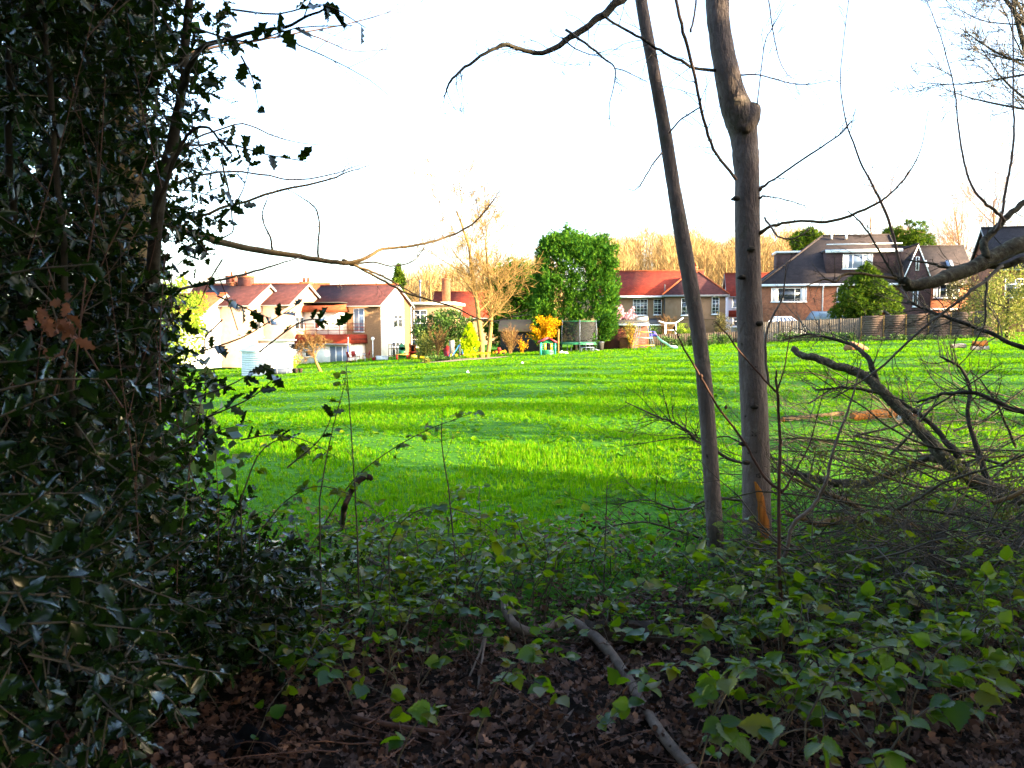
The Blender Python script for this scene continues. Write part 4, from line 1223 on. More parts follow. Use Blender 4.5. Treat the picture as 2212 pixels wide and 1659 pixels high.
# ---- bare trees
def bare_tree(name, label, stems, maxlev, seed, mat='bark_tree', twig='bark_tree', kids=(5, 9), upt=.2, group=None, rmin=.01, ratio=(.4, .7), ang=(.4, .9), start=.25, base=None, wander=.08, rf=(.35, .6)):
    """stems: list of (base point, direction, length, radius)."""
    rng = np.random.default_rng(seed)
    b = np.array(base if base is not None else stems[0][0])
    t = thing(name, label, 'tree', b, 0, group)
    out = []
    for p, d, L, r in stems:
        grow(rng, p, norm(np.array(d, float)), L, r, 0, maxlev, out, kids=kids, ratio=ratio, ang=ang, upt=upt, wander=wander, segs=8, start=start, rf=rf)
    wpart('trunk', tubes_mb([o for o in out if o[2] == 0], (10,)), M[mat], t, smooth=True)
    wpart('limbs', tubes_mb([o for o in out if o[2] == 1], (6,), rmin), M[mat], t, smooth=True)
    wpart('twigs', tubes_mb([o for o in out if o[2] > 1], (3,), rmin), M[twig], t, kind='stuff')
    return t


b1, b2 = spot(1041, 55.5), spot(1052, 55.8)
bare_tree('bare_tree', 'bare two-stemmed tree lit golden in the middle of the gardens', [(b1 - [0, 0, .2], (-.02, 0, 1), 10.6, .21), (b2 - [0, 0, .2], (.12, .1, 1), 9.6, .17)], 3, 7, kids=(12, 16), upt=.2, rmin=.009, ratio=(.34, .56), ang=(.4, 1.15), start=.2, wander=.11, rf=(.26, .45))
b1 = spot(692, 52)
bare_tree('bare_tree', 'small leaning brown tree on the lawn before the pale gabled house', [(b1 - [0, 0, .1], (-.16, 0, 1), 2.2, .11)], 3, 8, kids=(9, 13), upt=.05, twig='brown_twigs', rmin=.008, ratio=(.4, .62), ang=(.6, 1.3), start=.45)
b1 = spot(1890, 125)
bare_tree('bare_tree', 'pale bare treetop rising over the brick house roof', [(b1, (0, 0, 1), 18.5, .3)], 3, 9, mat='wood_pink', twig='wood_pink', kids=(8, 13), upt=.25, rmin=.014)
b1 = spot(2070, 115)
bare_tree('bare_tree', 'thin bare treetop over the dark roofed house beside the bough', [(b1, (0, 0, 1), 17.5, .3)], 3, 10, mat='wood_pink', twig='wood_pink', kids=(8, 13), upt=.25, rmin=.014)
b1 = spot(2150, 90)
bare_tree('bare_tree', 'reddish bare tree by the far right house', [(b1, (0, 0, 1), 15, .3)], 3, 12, mat='wood_pink', twig='wood_pink', kids=(9, 14), upt=.2, rmin=.014)


# ---- far woods: reads as one mass
def far_wood(name, label, v0, v1, ytop, Y0, Y1, n, mat, seed, tw=150, hill=None, hmin=.75):
    rng = np.random.default_rng(seed)
    mb = MB(); Vs = []; Ds = []; Ls = []; Ws = []
    for k in range(n):
        Y = rng.uniform(Y0, Y1); v = rng.uniform(v0, v1)
        top = P(v, ytop + rng.normal(0, 9) + 10 * math.sin(v * .021) + 7 * math.sin(v * .057 + 1), Y)
        x = top[0]
        d = np.clip((Y - 120) / 160, 0, 1); d = d * d * (3 - 2 * d)
        zb = gz(x, min(Y, 60)) + d * 15.0 * math.exp(-((x - 55) / 130.0) ** 2)
        h = max(5.0, (top[2] - zb) * rng.uniform(hmin, 1.0))
        b = np.array([x, Y, zb])
        mb.tube([b, b + [0, 0, h * .5], b + [rng.normal(0, .4), 0, h * .92]], [.3, .2, .05], 4, cap=False)
        s = rng.uniform(.25, .95, tw); a = rng.uniform(0, 6.28, tw)
        w = h * .2 * np.sin(np.pi * np.clip((s - .12) / .9, 0, 1)) ** .7
        q = rng.random(tw) ** .5
        p = b + np.stack([np.cos(a) * w * q, np.sin(a) * w * q, s * h], -1)
        Vs.append(p); Ds.append(np.stack([np.cos(a) * .5, np.sin(a) * .5, np.ones(tw)], -1) + rng.normal(0, .25, (tw, 3)))
        Ls.append(h * rng.uniform(.05, .15, tw)); Ws.append(rng.uniform(.03, .07, tw))
    V, Fs = scatter(THORN, np.vstack(Vs), np.vstack(Ds), rdir(rng, n * tw), np.concatenate(Ls), np.concatenate(Ws))
    mb.add(V, Fs)
    return tag(obj(name, mb, M[mat], kind='stuff'), label, 'wood')


far_wood('hillside_wood', 'golden brown leafless wood on the hill behind the red-roofed house', 1270, 1960, 502, 170, 260, 360, 'wood_far', 51, tw=400)
far_wood('distant_wood', 'pinkish brown leafless trees behind the garden tree and roofs', 870, 1200, 556, 125, 170, 120, 'wood_far', 52, tw=480, hmin=.6)
far_wood('distant_trees', 'faint low trees on the skyline over the left roofs', 400, 900, 606, 170, 230, 70, 'wood_pink', 53, tw=300, hmin=.5)
far_wood('roadside_wood', 'brown leafless trees behind the houses at the right edge', 1830, 2300, 515, 130, 190, 110, 'wood_pink', 54, tw=420, hmin=.5)

# ================================================================== GARDEN THINGS
def at(vx, Y, dz=0.0):
    b = spot(vx, Y); b[2] += dz
    return b


# toy playhouse
b = at(1184, 56)
t = thing('toy_playhouse', 'green toy playhouse with red roof and yellow shutters', 'playhouse', b, math.radians(4))
W, D, e, r = 1.02, .9, .86, 1.12
m = MB()
m.add([(-W / 2, 0, 0), (W / 2, 0, 0), (W / 2, 0, e), (0, 0, r), (-W / 2, 0, e), (-W / 2, D, 0), (W / 2, D, 0), (W / 2, D, e), (0, D, r), (-W / 2, D, e)],
      [(0, 1, 2, 3, 4), (6, 5, 9, 8, 7)], [(1, 6, 7, 2), (5, 0, 4, 9), (2, 7, 8, 3), (4, 3, 8, 9)])
obj('wall', m, M['plastic_green'], t)
for k in range(6):
    m = MB(); z = .06 + k * .13
    if .33 < z + .1 < .82:
        m.hexa([(-W / 2, -.03, z), (-.3, -.03, z), (-.3, -.002, z), (-W / 2, -.002, z), (-W / 2, -.014, z + .11), (-.3, -.014, z + .11), (-.3, -.002, z + .11), (-W / 2, -.002, z + .11)])
        m2 = MB(); m2.hexa([(.3, -.03, z), (W / 2, -.03, z), (W / 2, -.002, z), (.3, -.002, z), (.3, -.014, z + .11), (W / 2, -.014, z + .11), (W / 2, -.002, z + .11), (.3, -.002, z + .11)])
        obj('board', m2, M['plastic_green'], t)
    else:
        m.hexa([(-W / 2, -.03, z), (W / 2, -.03, z), (W / 2, -.002, z), (-W / 2, -.002, z), (-W / 2, -.014, z + .11), (W / 2, -.014, z + .11), (W / 2, -.002, z + .11), (-W / 2, -.002, z + .11)])
    obj('board', m, M['plastic_green'], t)
m = MB(); m.box(-.13, .13, -.02, -.003, .36, .72); m.tube([(-.0, -.02, .72), (-.0, -.003, .72)], .13, 12); obj('window', m, M['black'], t)
for s in (-1, 1):
    m = MB(); m.box(min(s * .14, s * .29), max(s * .14, s * .29), -.05, -.022, .36, .8); obj('shutter', m, M['plastic_yellow'], t)
    m = MB(); m.hexa([(s * -.0, -.14, r + .01), (s * .62, -.14, e - .02), (s * .62, D + .1, e - .02), (0, D + .1, r + .01), (0, -.14, r + .12), (s * .62, -.14, e + .07), (s * .62, D + .1, e + .07), (0, D + .1, r + .12)]); obj('roof', m, M['plastic_pink'], t)
    m = MB(); m.tube([(s * .5, -.02, 0), (s * .5, -.02, e)], .045, 8); obj('corner_post', m, M['plastic_teal'], t)
# post
b = at(1206, 57)
t = tag(obj('wooden_post', MB().tube([b - [0, 0, .2], b + [0, 0, .9], b + [.02, 0, 1.75], b + [.02, 0, 1.78]], [.07, .068, .062, .03], 8), M['timber'], None), 'weathered wooden post beside the toy playhouse', 'post')
# white rubbish sacks
for i, (v, Y, s, lab) in enumerate(((1213, 57.5, .22, 'crumpled white sack beside the playhouse post'), (1222, 57.2, .16, 'small white bundle next to the crumpled sack'))):
    b = at(v, Y); rng = np.random.default_rng(70 + i)
    mb = MB(); n = 10
    pts = [b + [0, 0, .01], b + [0, 0, s * .3], b + [0.02, 0, s * .7], b + [.0, 0, s]]
    mb.tube(pts, [s * .9, s * 1.1, s * .7, s * .1], 12, bump=.12, rng=rng)
    tag(obj('white_sack', mb, M['paper'], None), lab, 'sack')
# trampoline
b = at(1250, 64)
t = thing('trampoline', 'round trampoline with black safety net and steel poles', 'trampoline', b)
R_ = 1.5; a = np.linspace(0, 2 * math.pi, 25)
ring = lambda R, z: np.stack([R * np.cos(a), R * np.sin(a), np.full(25, z)], -1)
obj('frame', MB().tube(ring(R_, .65), .04, 6, cap=False), M['steel'], t)
V = np.vstack([ring(R_ * .99, .68)[:-1], [[0, 0, .62]]]); obj('mat', (V, [np.array([(i, (i + 1) % 24, 24) for i in range(24)])]), M['black'], t)
m = MB(); V = np.vstack([ring(R_ * 1.04, .66)[:-1], ring(R_ * .9, .73)[:-1], ring(R_ * 1.05, .5)[:-1]])
obj('edge_pad', (V, [np.array([(i, (i + 1) % 24, 24 + (i + 1) % 24, 24 + i) for i in range(24)]), np.array([(48 + i, 48 + (i + 1) % 24, (i + 1) % 24, i) for i in range(24)])]), M['plastic_green'], t)
V = np.vstack([ring(R_ * .97, .7)[:-1], ring(R_ * .93, 1.5)[:-1], ring(R_ * .97, 2.3)[:-1]])
obj('safety_net', (V, [np.array([(i + k * 24, (i + 1) % 24 + k * 24, 24 * (k + 1) + (i + 1) % 24, 24 * (k + 1) + i) for k in range(2) for i in range(24)])]), M['net'], t)
obj('net_rim', MB().tube(ring(R_ * .98, 2.32), .025, 5, cap=False), M['plastic_green'], t)
for k in range(6):
    an = k * math.pi / 3 - .55
    c_, s_ = math.cos(an), math.sin(an)
    obj('net_pole', MB().tube([(1.56 * c_, 1.56 * s_, 0), (1.58 * c_, 1.58 * s_, 1.6), (1.5 * c_, 1.5 * s_, 2.42)], .035, 6), M['steel'], t)
    obj('leg', MB().tube([(1.45 * math.cos(an + .35), 1.45 * math.sin(an + .35), .64), (1.5 * math.cos(an + .35), 1.5 * math.sin(an + .35), .02), (1.5 * math.cos(an + .6), 1.5 * math.sin(an + .6), .02), (1.45 * math.cos(an + .6), 1.45 * math.sin(an + .6), .64)], .025, 5), M['steel'], t)


def table(name, label, vx, Y, w, d, h, mat, tilt=0.0):
    b = at(vx, Y); t = thing(name, label, 'table', b, math.radians(6))
    obj('table_top', MB().hexa([(-w / 2, -d / 2, h), (w / 2, -d / 2, h - tilt), (w / 2, d / 2, h - tilt), (-w / 2, d / 2, h), (-w / 2, -d / 2, h + .04), (w / 2, -d / 2, h + .04 - tilt), (w / 2, d / 2, h + .04 - tilt), (-w / 2, d / 2, h + .04)]), M[mat], t)
    for sx in (-1, 1):
        for sy in (-1, 1):
            obj('leg', MB().tube([(sx * w * .42, sy * d * .4, h - max(0, tilt * (sx * .42 + .5))), (sx * w * .47, sy * d * .45, 0)], .018, 5), M[mat], t)


table('low_table', 'low pale blue table in front of the trampoline', 1268, 60.5, 1.0, .6, .3, 'paleblue')
table('low_table', 'tilted pale blue board beside the low table', 1286, 60.8, .6, .4, .24, 'paleblue', .2)


def chair(name, label, vx, Y, mat, rz=0.0, s=1.0, group=None):
    b = at(vx, Y); t = thing(name, label, 'chair', b, rz, group)
    w = .24 * s
    obj('seat', MB().box(-w, w, -w, w, .42 * s, .46 * s), M[mat], t)
    obj('backrest', MB().hexa([(-w, w - .02, .47 * s), (w, w - .02, .47 * s), (w, w + .02, .47 * s), (-w, w + .02, .47 * s), (-w, w + .1, .92 * s), (w, w + .1, .92 * s), (w, w + .13, .92 * s), (-w, w + .13, .92 * s)]), M[mat], t)
    for sx in (-1, 1):
        for sy in (-1, 1):
            obj('leg', MB().tube([(sx * w * .9, sy * w * .9, .42 * s), (sx * w * 1.05, sy * w * 1.1, 0)], .018, 5), M[mat], t)
        obj('armrest', MB().tube([(sx * w, -w, .42 * s), (sx * w * 1.05, -w * .9, .66 * s), (sx * w * 1.05, w, .66 * s)], .016, 5), M[mat], t)
    return t


chair('garden_chair', 'black garden chair between trampoline and brick garage', 1283, 63.5, 'black', math.radians(20))
b = at(1297, 63.5)
t = thing('water_butt', 'small grey tub at the corner of the brick garage', 'tub', b)
obj('body', MB().tube([(0, 0, 0), (0, 0, .5), (0, 0, .62)], [.24, .29, .3], 14), M['felt'], t)
obj('rim', MB().tube([(0, 0, .6), (0, 0, .66)], [.32, .32], 14), M['steel'], t)
# climbing frame with slide
b = at(1389, 60.5)
t = thing('climbing_frame', 'tapering steel climbing frame with yellow and green bars beside the slide', 'climbing frame', b)
H = 2.05
for sx in (-1, 1):
    for sy in (-1, 1):
        obj('leg', MB().tube([(sx * .82, sy * .8, 0), (sx * .34, sy * .34, H)], .026, 6), M['steel'], t)
    for k in range(7):
        z = .15 + k * .28; f = .82 - .48 * z / H; g_ = .8 - .46 * z / H
        obj('rung', MB().bar((sx * f, -g_, z), (sx * (f - .2), -g_, z), .016, 5), M['steel'], t)
    obj('rail', MB().tube([(sx * .62, -.8, 0), (sx * .18, -.34, H)], .022, 6), M['steel'], t)
for z, mm in ((.34, 'plastic_yellow'), (.9, 'plastic_teal'), (1.35, 'plastic_yellow')):
    f = .82 - .48 * z / H; g_ = .8 - .46 * z / H
    obj('bar', MB().bar((-f, -g_ - .02, z), (f, -g_ - .02, z), .035, 6), M[mm], t)
for s in ((-1, -1, 1, -1), (-1, 1, 1, 1), (-1, -1, -1, 1), (1, -1, 1, 1)):
    obj('top_bar', MB().bar((s[0] * .34, s[1] * .34, H), (s[2] * .34, s[3] * .34, H), .026, 6), M['steel'], t)
for z in (.2, .5, .72):
    obj('ladder_step', MB().box(-.2, .2, .3, .36, z, z + .03), M['plastic_teal'], t)
b2_ = b + np.array([.55, -.2, 0])
t = thing('toy_slide', 'pale mint wavy slide with purple top on the climbing frame', 'slide', b2_)
c = spline([(0, 0, .98), (.35, -.05, .98), (.75, -.1, .62), (1.1, -.12, .42), (1.5, -.16, .14), (1.95, -.2, .1)], 22)
def chute(c, w=.3, lip=.16):
    V = []
    for p in c: V += [p + [0, -w, lip], p + [0, -w + .03, 0], p + [0, w - .03, 0.03], p + [0, w, lip + .05]]
    n = len(c); Q = [(4 * i + k, 4 * i + k + 1, 4 * i + 5 + k, 4 * i + 4 + k) for i in range(n - 1) for k in range(3)]
    return np.array(V), [np.array(Q)]
obj('slide_top', chute(c[:6]), M['plastic_purple'], t)
obj('chute', chute(c[5:]), M['plastic_mint'], t)
for s in (-1, 1): obj('handrail', MB().tube([(-.05, s * .25, .95), (.0, s * .25, 1.4), (.25, s * .25, 1.36), (.5, s * .25, .95)], .03, 6), M['plastic_purple'], t)
obj('support', MB().tube([(.75, -.1, .62), (.8, -.1, 0)], .025, 5), M['steel'], t)
b = at(1386, 67.5)
t = thing('white_sign_board', 'slanting white slatted panel above the climbing frame top', 'panel', b)
obj('panel', MB().hexa([(-.4, 0, 2.2), (.5, 0, 2.3), (.5, .06, 2.3), (-.4, .06, 2.2), (-.4, 0, 2.42), (.5, 0, 2.56), (.5, .06, 2.56), (-.4, .06, 2.42)]), M['white'], t)
for s in (-.5, .55): obj('post', MB().bar((s, .1, 0), (s, .1, 2.4), .04, 5), M['timber'], t)
# white garden arch
b = at(1448, 70)
t = thing('garden_arch', 'white wooden garden arch beyond the low fence', 'arch', b)
for s in (-.45, .45): obj('post', MB().box(s - .06, s + .06, -.06, .06, 0, 2.0), M['white'], t)
c = spline([(-1.05, 0, 2.1), (-.5, 0, 1.95), (0, 0, 1.9), (.5, 0, 1.98), (1.1, 0, 2.4)], 14); obj('top_rail', MB().tube(c, .065, 6), M['white'], t)
for z in (.5, .9, 1.3): obj('cross_bar', MB().box(-.4, .4, -.02, .02, z, z + .05), M['white'], t)

# left garden: parasol, chairs, toys
b = at(752, 70)
t = thing('parasol', 'folded green and yellow parasol by the patio doors', 'parasol', b)
obj('pole', MB().bar((0, 0, 0), (0, 0, 2.2), .025, 6), M['white'], t)
obj('base', MB().tube([(0, 0, 0), (0, 0, .12)], [.26, .2], 12), M['felt'], t)
for k, mm in enumerate(('plastic_teal', 'plastic_yellow', 'plastic_teal', 'plastic_yellow', 'plastic_blue', 'plastic_yellow')):
    a0 = k * math.pi / 3; V = [(0, 0, 2.25)]
    for j in range(3): V.append((.17 * math.cos(a0 + j * .52), .17 * math.sin(a0 + j * .52), .85))
    V.append((.10 * math.cos(a0 + .5), .10 * math.sin(a0 + .5), .9))
    obj('canopy_panel', MB().add(V, [(0, 1, 2), (0, 2, 3)]), M[mm], t)
PG = 'red patio chairs by the balcony house'
chair('patio_chair', 'red patio chair just right of the folded parasol', 768, 70.5, 'plastic_red', 1.0, group=PG)
chair('patio_chair', 'red patio chair at the right end of the patio doors', 790, 70.8, 'plastic_red', -1.2, group=PG)
chair('patio_chair', 'red patio chair left of the others, below the parasol', 757, 69.3, 'plastic_red', 2.2, group=PG)
table('patio_table', 'round-edged white patio table between the red chairs', 779, 70.2, .8, .8, .62, 'white')
b = at(805, 70.5)
t = thing('garden_lamp', 'white ball-topped lamp post against the pebbledash wall', 'lamp', b)
obj('post', MB().tube([(0, 0, 0), (0, 0, 1.75)], [.05, .035], 6), M['white'], t)
obj('globe', MB().tube([(0, 0, 1.75), (0, 0, 1.8), (0, 0, 1.92), (0, 0, 2.02), (0, 0, 2.06)], [.05, .12, .15, .1, .02], 10), M['white'], t)
b = at(813, 69.5)
t = tag(obj('storage_box', MB().box(b[0] - .05, b[0] + .95, b[1], b[1] + .5, b[2], b[2] + .32).box(b[0] - .08, b[0] + .98, b[1] - .03, b[1] + .53, b[2] + .324, b[2] + .38), M['white'], None), 'low white storage box at the house corner', 'box')
t = tag(obj('toy_crate', MB().box(b[0] - .38, b[0] - .12, b[1] - .2, b[1] + .2, b[2], b[2] + .22).box(b[0] - .4, b[0] - .1, b[1] - .22, b[1] + .22, b[2] + .224, b[2] + .26), M['plastic_red'], None), 'small red toy crate left of the white storage box', 'crate')
b = at(851, 69.5)
t = thing('wire_rack', 'dark metal rack leaning against the sunlit gable wall', 'rack', b)
for k in range(5): obj('bar', MB().bar((-.5 + k * .25, 0, 0), (-.45 + k * .22, .1, 1.3), .03, 5), M['rotten'], t)
for z in (.3, .9, 1.25): obj('cross_bar', MB().bar((-.5, .05, z), (.48, .07, z), .03, 5), M['timber'], t)
b = at(881, 66)
t = thing('toy_climber', 'red, green and yellow plastic climbing toy by the house corner', 'toy', b)
obj('side_panel', MB().box(-.75, -.2, 0, .08, .15, 1.0).tube([(-.475, 0, 1.0), (-.475, .08, 1.0)], .27, 12), M['plastic_green'], t)
obj('side_panel', MB().box(.1, .16, -.1, .5, .2, 1.3).box(.16, .6, .42, .5, .2, 1.2), M['plastic_orange'], t)
obj('opening', MB().box(.25, .45, .4, .415, .6, 1.1), M['black'], t)
obj('platform', MB().box(.1, .95, -.3, .4, .55, .64), M['plastic_red'], t)
for (x, y) in ((.12, -.28), (.92, -.28), (.95, .35)): obj('leg', MB().bar((x, y, .55), (x * 1.12, y, 0), .05, 6), M['plastic_red'], t)
obj('bench', MB().box(-1.0, .05, -.35, -.1, .38, .44), M['plastic_yellow'], t)
for x in (-.95, -.1): obj('bench_leg', MB().box(x, x + .14, -.33, -.12, 0, .376), M['plastic_red'], t)
obj('crawl_tube', MB().tube([(.3, -.35, .25), (.8, -.35, .25)], .16, 10), M['plastic_yellow'], t)
b = at(982, 61)
t = thing('toy_slide', 'small blue toy slide between the bare shrub and the golden cypress', 'slide', b)
obj('chute', chute(spline([(.45, 0, .9), (.3, 0, .85), (.1, 0, .5), (-.2, 0, .12), (-.45, 0, .08)], 12), .22, .1), M['plastic_blue'], t)
for z in (.25, .5, .75): obj('ladder_step', MB().box(.42, .6, -.2, .2, z, z + .04), M['plastic_red'], t)
for y in (-.2, .2): obj('ladder_side', MB().tube([(.7, y, 0), (.45, y, .95)], .035, 6), M['plastic_blue'], t)
b = at(966, 63)
t = thing('toy_house', 'dull red plastic toy house in the shade of the dark bush', 'toy', b)
t.scale = (.75, .75, .75)
obj('wall', MB().add([(-.4, 0, 0), (.4, 0, 0), (.4, 0, .9), (0, 0, 1.25), (-.4, 0, .9), (-.4, .7, 0), (.4, .7, 0), (.4, .7, .9), (0, .7, 1.25), (-.4, .7, .9)], [(0, 1, 2, 3, 4), (6, 5, 9, 8, 7)], [(1, 6, 7, 2), (5, 0, 4, 9), (2, 7, 8, 3), (4, 3, 8, 9)]), M['plastic_red'], t)
obj('door', MB().box(-.18, .18, -.03, -.003, 0, .7), M['plastic_pink'], t)
for v, lab in ((993, 'grey timber post right of the blue toy slide'), (976, 'wide pale board standing behind the blue toy slide')):
    b = at(v, 62.5); w = .06 if v == 993 else .22
    tag(obj('timber_post', MB().hexa([b + [-w, -.03, -.1], b + [w, -.03, -.1], b + [w, .03, -.1], b + [-w, .03, -.1], b + [-w * .9, -.03, 1.32], b + [w * .9, -.03, 1.35], b + [w * .9, .03, 1.35], b + [-w * .9, .03, 1.32]]), M['log_grey'], None), lab, 'post')
b = at(1030, 60.5)
t = thing('toy_slide', 'teal toy slide half hidden between the cypress and the trunk', 'slide', b)
obj('chute', chute(spline([(.25, 0, 1.5), (.1, 0, 1.2), (-.2, 0, .5), (-.5, 0, .3)], 10), .24, .1), M['plastic_teal'], t)
for y in (-.2, .2): obj('ladder_side', MB().tube([(.55, y, 0), (.25, y, 1.55)], .035, 6), M['plastic_teal'], t)
b = at(1080, 60)
t = thing('toy_car', 'small red toy car right of the bare tree trunk', 'toy', b)
obj('body', MB().hexa([(-.4, -.2, .1), (.4, -.2, .1), (.4, .2, .1), (-.4, .2, .1), (-.42, -.2, .36), (.36, -.2, .3), (.36, .2, .3), (-.42, .2, .36)]), M['plastic_red'], t)
obj('cabin', MB().hexa([(-.25, -.17, .35), (.12, -.17, .33), (.12, .17, .33), (-.25, .17, .35), (-.2, -.15, .58), (.02, -.15, .58), (.02, .15, .58), (-.2, .15, .58)]), M['plastic_red'], t)
for x in (-.25, .25):
    for y in (-.22, .18): obj('wheel', MB().tube([(x, y, .11), (x, y + .05, .11)], .11, 12), M['black'], t)
b = at(606, 52.5)
t = thing('lawn_roller', 'dark blue rolled mat lying on the grass near the white shed', 'mat', b, math.radians(25))
obj('roll', MB().tube([(-.55, 0, .2), (-.5, 0, .2), (.5, 0, .24), (.55, 0, .24)], [.12, .2, .2, .13], 14), M['cloth_dark'], t)
for x in (-.3, .3): obj('strap', MB().tube([(x - .03, 0, .215), (x + .03, 0, .22)], .208, 14), M['grey_trim'], t)
b = at(638, 53)
t = thing('flower_pot_heap', 'small heap of dark pots beside the rolled mat', 'pots', b)
for k, (x, y) in enumerate(((0, 0), (.28, .05), (-.2, .2))): obj('pot', MB().tube([(x, y, 0), (x, y, .26), (x, y, .3)], [.11, .15, .16], 12), M['rotten'], t)

# flower bed with daffodils round the bare tree
rng = np.random.default_rng(81)
c0 = at(1000, 54.5)
n = 26; a = np.linspace(0, 6.283, n, endpoint=False)
V = [c0 + [0, 0, .12]]
for k in range(n):
    q = c0 + np.array([3.0 * math.cos(a[k]) * (1 + .1 * math.sin(3 * a[k])), 1.6 * math.sin(a[k]), 0]); q[2] = gz(q[0], q[1]) + .03; V.append(q)
o = obj('flower_bed', MB().add(V, [(0, 1 + k, 1 + (k + 1) % n) for k in range(n)]), M['soil'], smooth=True)
tag(o, 'bare soil flower bed round the bare tree', 'flower bed', kind='structure')
DG = 'daffodils in the flower bed'
DL = ['clump of daffodils left of the cypress, nearer of two', 'clump of daffodils left of the cypress, farther of two', 'daffodil clump at the left foot of the golden cypress', 'daffodil clump right in front of the golden cypress', 'daffodil clump at the right foot of the golden cypress',
      'daffodil clump midway between cypress and bare trunk', 'daffodil clump against the bare tree trunk, left side', 'daffodil clump nearest in front of the bare tree trunk', 'daffodil clump between the two stems of the bare tree', 'daffodil clump just right of the bare tree stems',
      'daffodil clump far right of the bare tree, left one of two', 'last daffodil clump at the right end of the flower bed', 'daffodil clump between the bare tree and the toy car', 'single daffodil clump at the left end of the flower bed']
for i, (v, Y) in enumerate(((985, 54), (975, 54.5), (1003, 53.9), (1011, 53.6), (1022, 53.9), (1031, 54), (1038, 54.4), (1044, 53.6), (1048, 54.4), (1057, 54.1), (1083, 54.6), (1091, 54.9), (1070, 54.3), (912, 54.6))):
    b = at(v, Y, .08)
    t = thing('daffodil_clump', DL[i], 'daffodil', b, 0, DG)
    k = 9; aa = rng.uniform(0, 6.28, k); d = np.stack([np.cos(aa) * .3, np.sin(aa) * .3, np.ones(k)], -1)
    wpart('leaves', MB().add(*scatter(BLADE, np.repeat(b[None], k, 0), d, np.stack([-np.cos(aa), -np.sin(aa), np.zeros(k)], -1), .3, .07)), M['grass'], t)
    for j in range(3):
        q = b + np.array([rng.normal(0, .07), rng.normal(0, .05), rng.uniform(.28, .36)])
        st = wpart('stem', MB().tube([b, q], .008, 4), M['grass'], t)
        aa = np.linspace(0, 6.283, 6, endpoint=False); d = np.stack([np.cos(aa), np.full(6, -.25), np.sin(aa)], -1)
        wpart('flower', MB().add(*scatter(DIAM, np.repeat(q[None], 6, 0), d, np.tile([0, -1., .2], (6, 1)), .085, 1.0)).tube([q, q + [0, -.06, .01]], [.02, .03], 6, cap=False), M['daffodil'], t)
evergreen('low_plants', 'low green plants in the flower bed', 'plant', 960, 54.6, 3.0, .35, 1.2, DIAM, 'shrub', 1200, .12, 82, lump=.14, nl=50, z0=0, trunk=False)
evergreen('ferny_plant', 'pale silvery plant at the left end of the flower bed', 'plant', 921, 54, .5, .3, .4, DIAM, 'olive', 300, .12, 83, lump=.12, nl=14, z0=0, trunk=False)

# logs on the lawn
def log(name, label, a, b, r, mat, cut, group=None, seed=0):
    rng = np.random.default_rng(seed)
    a = np.array(a, float); b = np.array(b, float)
    t = thing(name, label, 'log', a, 0, group)
    pts = spline([a, a + (b - a) * .5 + rng.normal(0, r * .25, 3), b], 9)
    wpart('bark', MB().tube(pts, r * (1 + .08 * rng.standard_normal(9)), 12, cap=False, bump=.05, rng=rng), M[mat], t, smooth=True)
    for p, q in ((pts[0], pts[1]), (pts[-1], pts[-2])):
        d = norm(p - q)
        wpart('cut_end', MB().tube([p - d * .02, p + d * .004], [r * .97, r * .93], 12), M[cut], t)
    return t


def lump_log(name, label, vx, vy, w, h, mat, seed):
    p = G(vx, vy); rng = np.random.default_rng(seed)
    xs = np.linspace(-w / 2, w / 2, 9); pr = np.array([.35, .8, 1.0, .95, .9, .85, .6, .45, .2])
    pts = np.stack([p[0] + xs, np.full(9, p[1]) + rng.normal(0, .05, 9), p[2] + h * .42 * pr], -1)
    t = thing(name, label, 'log', p)
    wpart('bark', MB().tube(pts, h * .55 * pr, 11, bump=.1, rng=rng), M[mat], t)
    wpart('split_face', MB().hexa([p + [-w * .3, -h * .52, h * .1], p + [w * .1, -h * .55, h * .1], p + [w * .1, -h * .35, h * .1], p + [-w * .3, -h * .3, h * .1], p + [-w * .22, -h * .4, h * .62], p + [w * .04, -h * .42, h * .72], p + [w * .04, -h * .2, h * .72], p + [-w * .2, -h * .2, h * .62]]), M['wood_raw'], t)


lump_log('tree_stump_chunk', 'reddish broken log chunk lying alone on the sunny lawn', 1850, 757, 1.35, .5, 'log_cut', 91)
p = G(2108, 757)
log('cut_log', 'short sawn log catching orange sunlight at the right', p + [-.2, 0, .35], p + [.45, -.1, .38], .14, 'wood_raw', 'wood_raw', seed=92)
log('cut_log', 'pale grey sawn log lying left of the orange lit one', p + [-1.15, .1, .2], p + [-.45, .2, .22], .11, 'log_grey', 'log_cut', seed=93)
log('cut_log', 'grey log under the orange lit one', p + [-.3, -.1, .11], p + [.5, -.2, .12], .12, 'log_grey', 'log_cut', seed=94)
p = G(1900, 905)
log('fallen_log', 'orange barked log lying flat in the sun behind the leaning limb', G(1840, 908) + [0, 0, .06], G(1975, 903) + [0, 0, .08], .09, 'wood_raw', 'wood_raw', seed=95)
log('fallen_log', 'thin brown log lying left of the orange barked one', G(1690, 912) + [0, 0, .05], G(1820, 898) + [0, 0, .05], .05, 'bark_warm', 'wood_raw', seed=96)
for i, (v, vy, lab) in enumerate(((1128, 786, 'small white scrap on the lawn, right of the flower bed'), (1010, 807, 'small pale scrap on the lawn, in front of the flower bed'))):
    p = G(v, vy); rng = np.random.default_rng(97 + i)
    tag(obj('paper_scrap', MB().tube([p + [-.06, 0, .05], p + [0, .02, .08], p + [.07, 0, .04]], [.02, .06, .015], 7, bump=.3, rng=rng), M['paper'], None), lab, 'scrap')

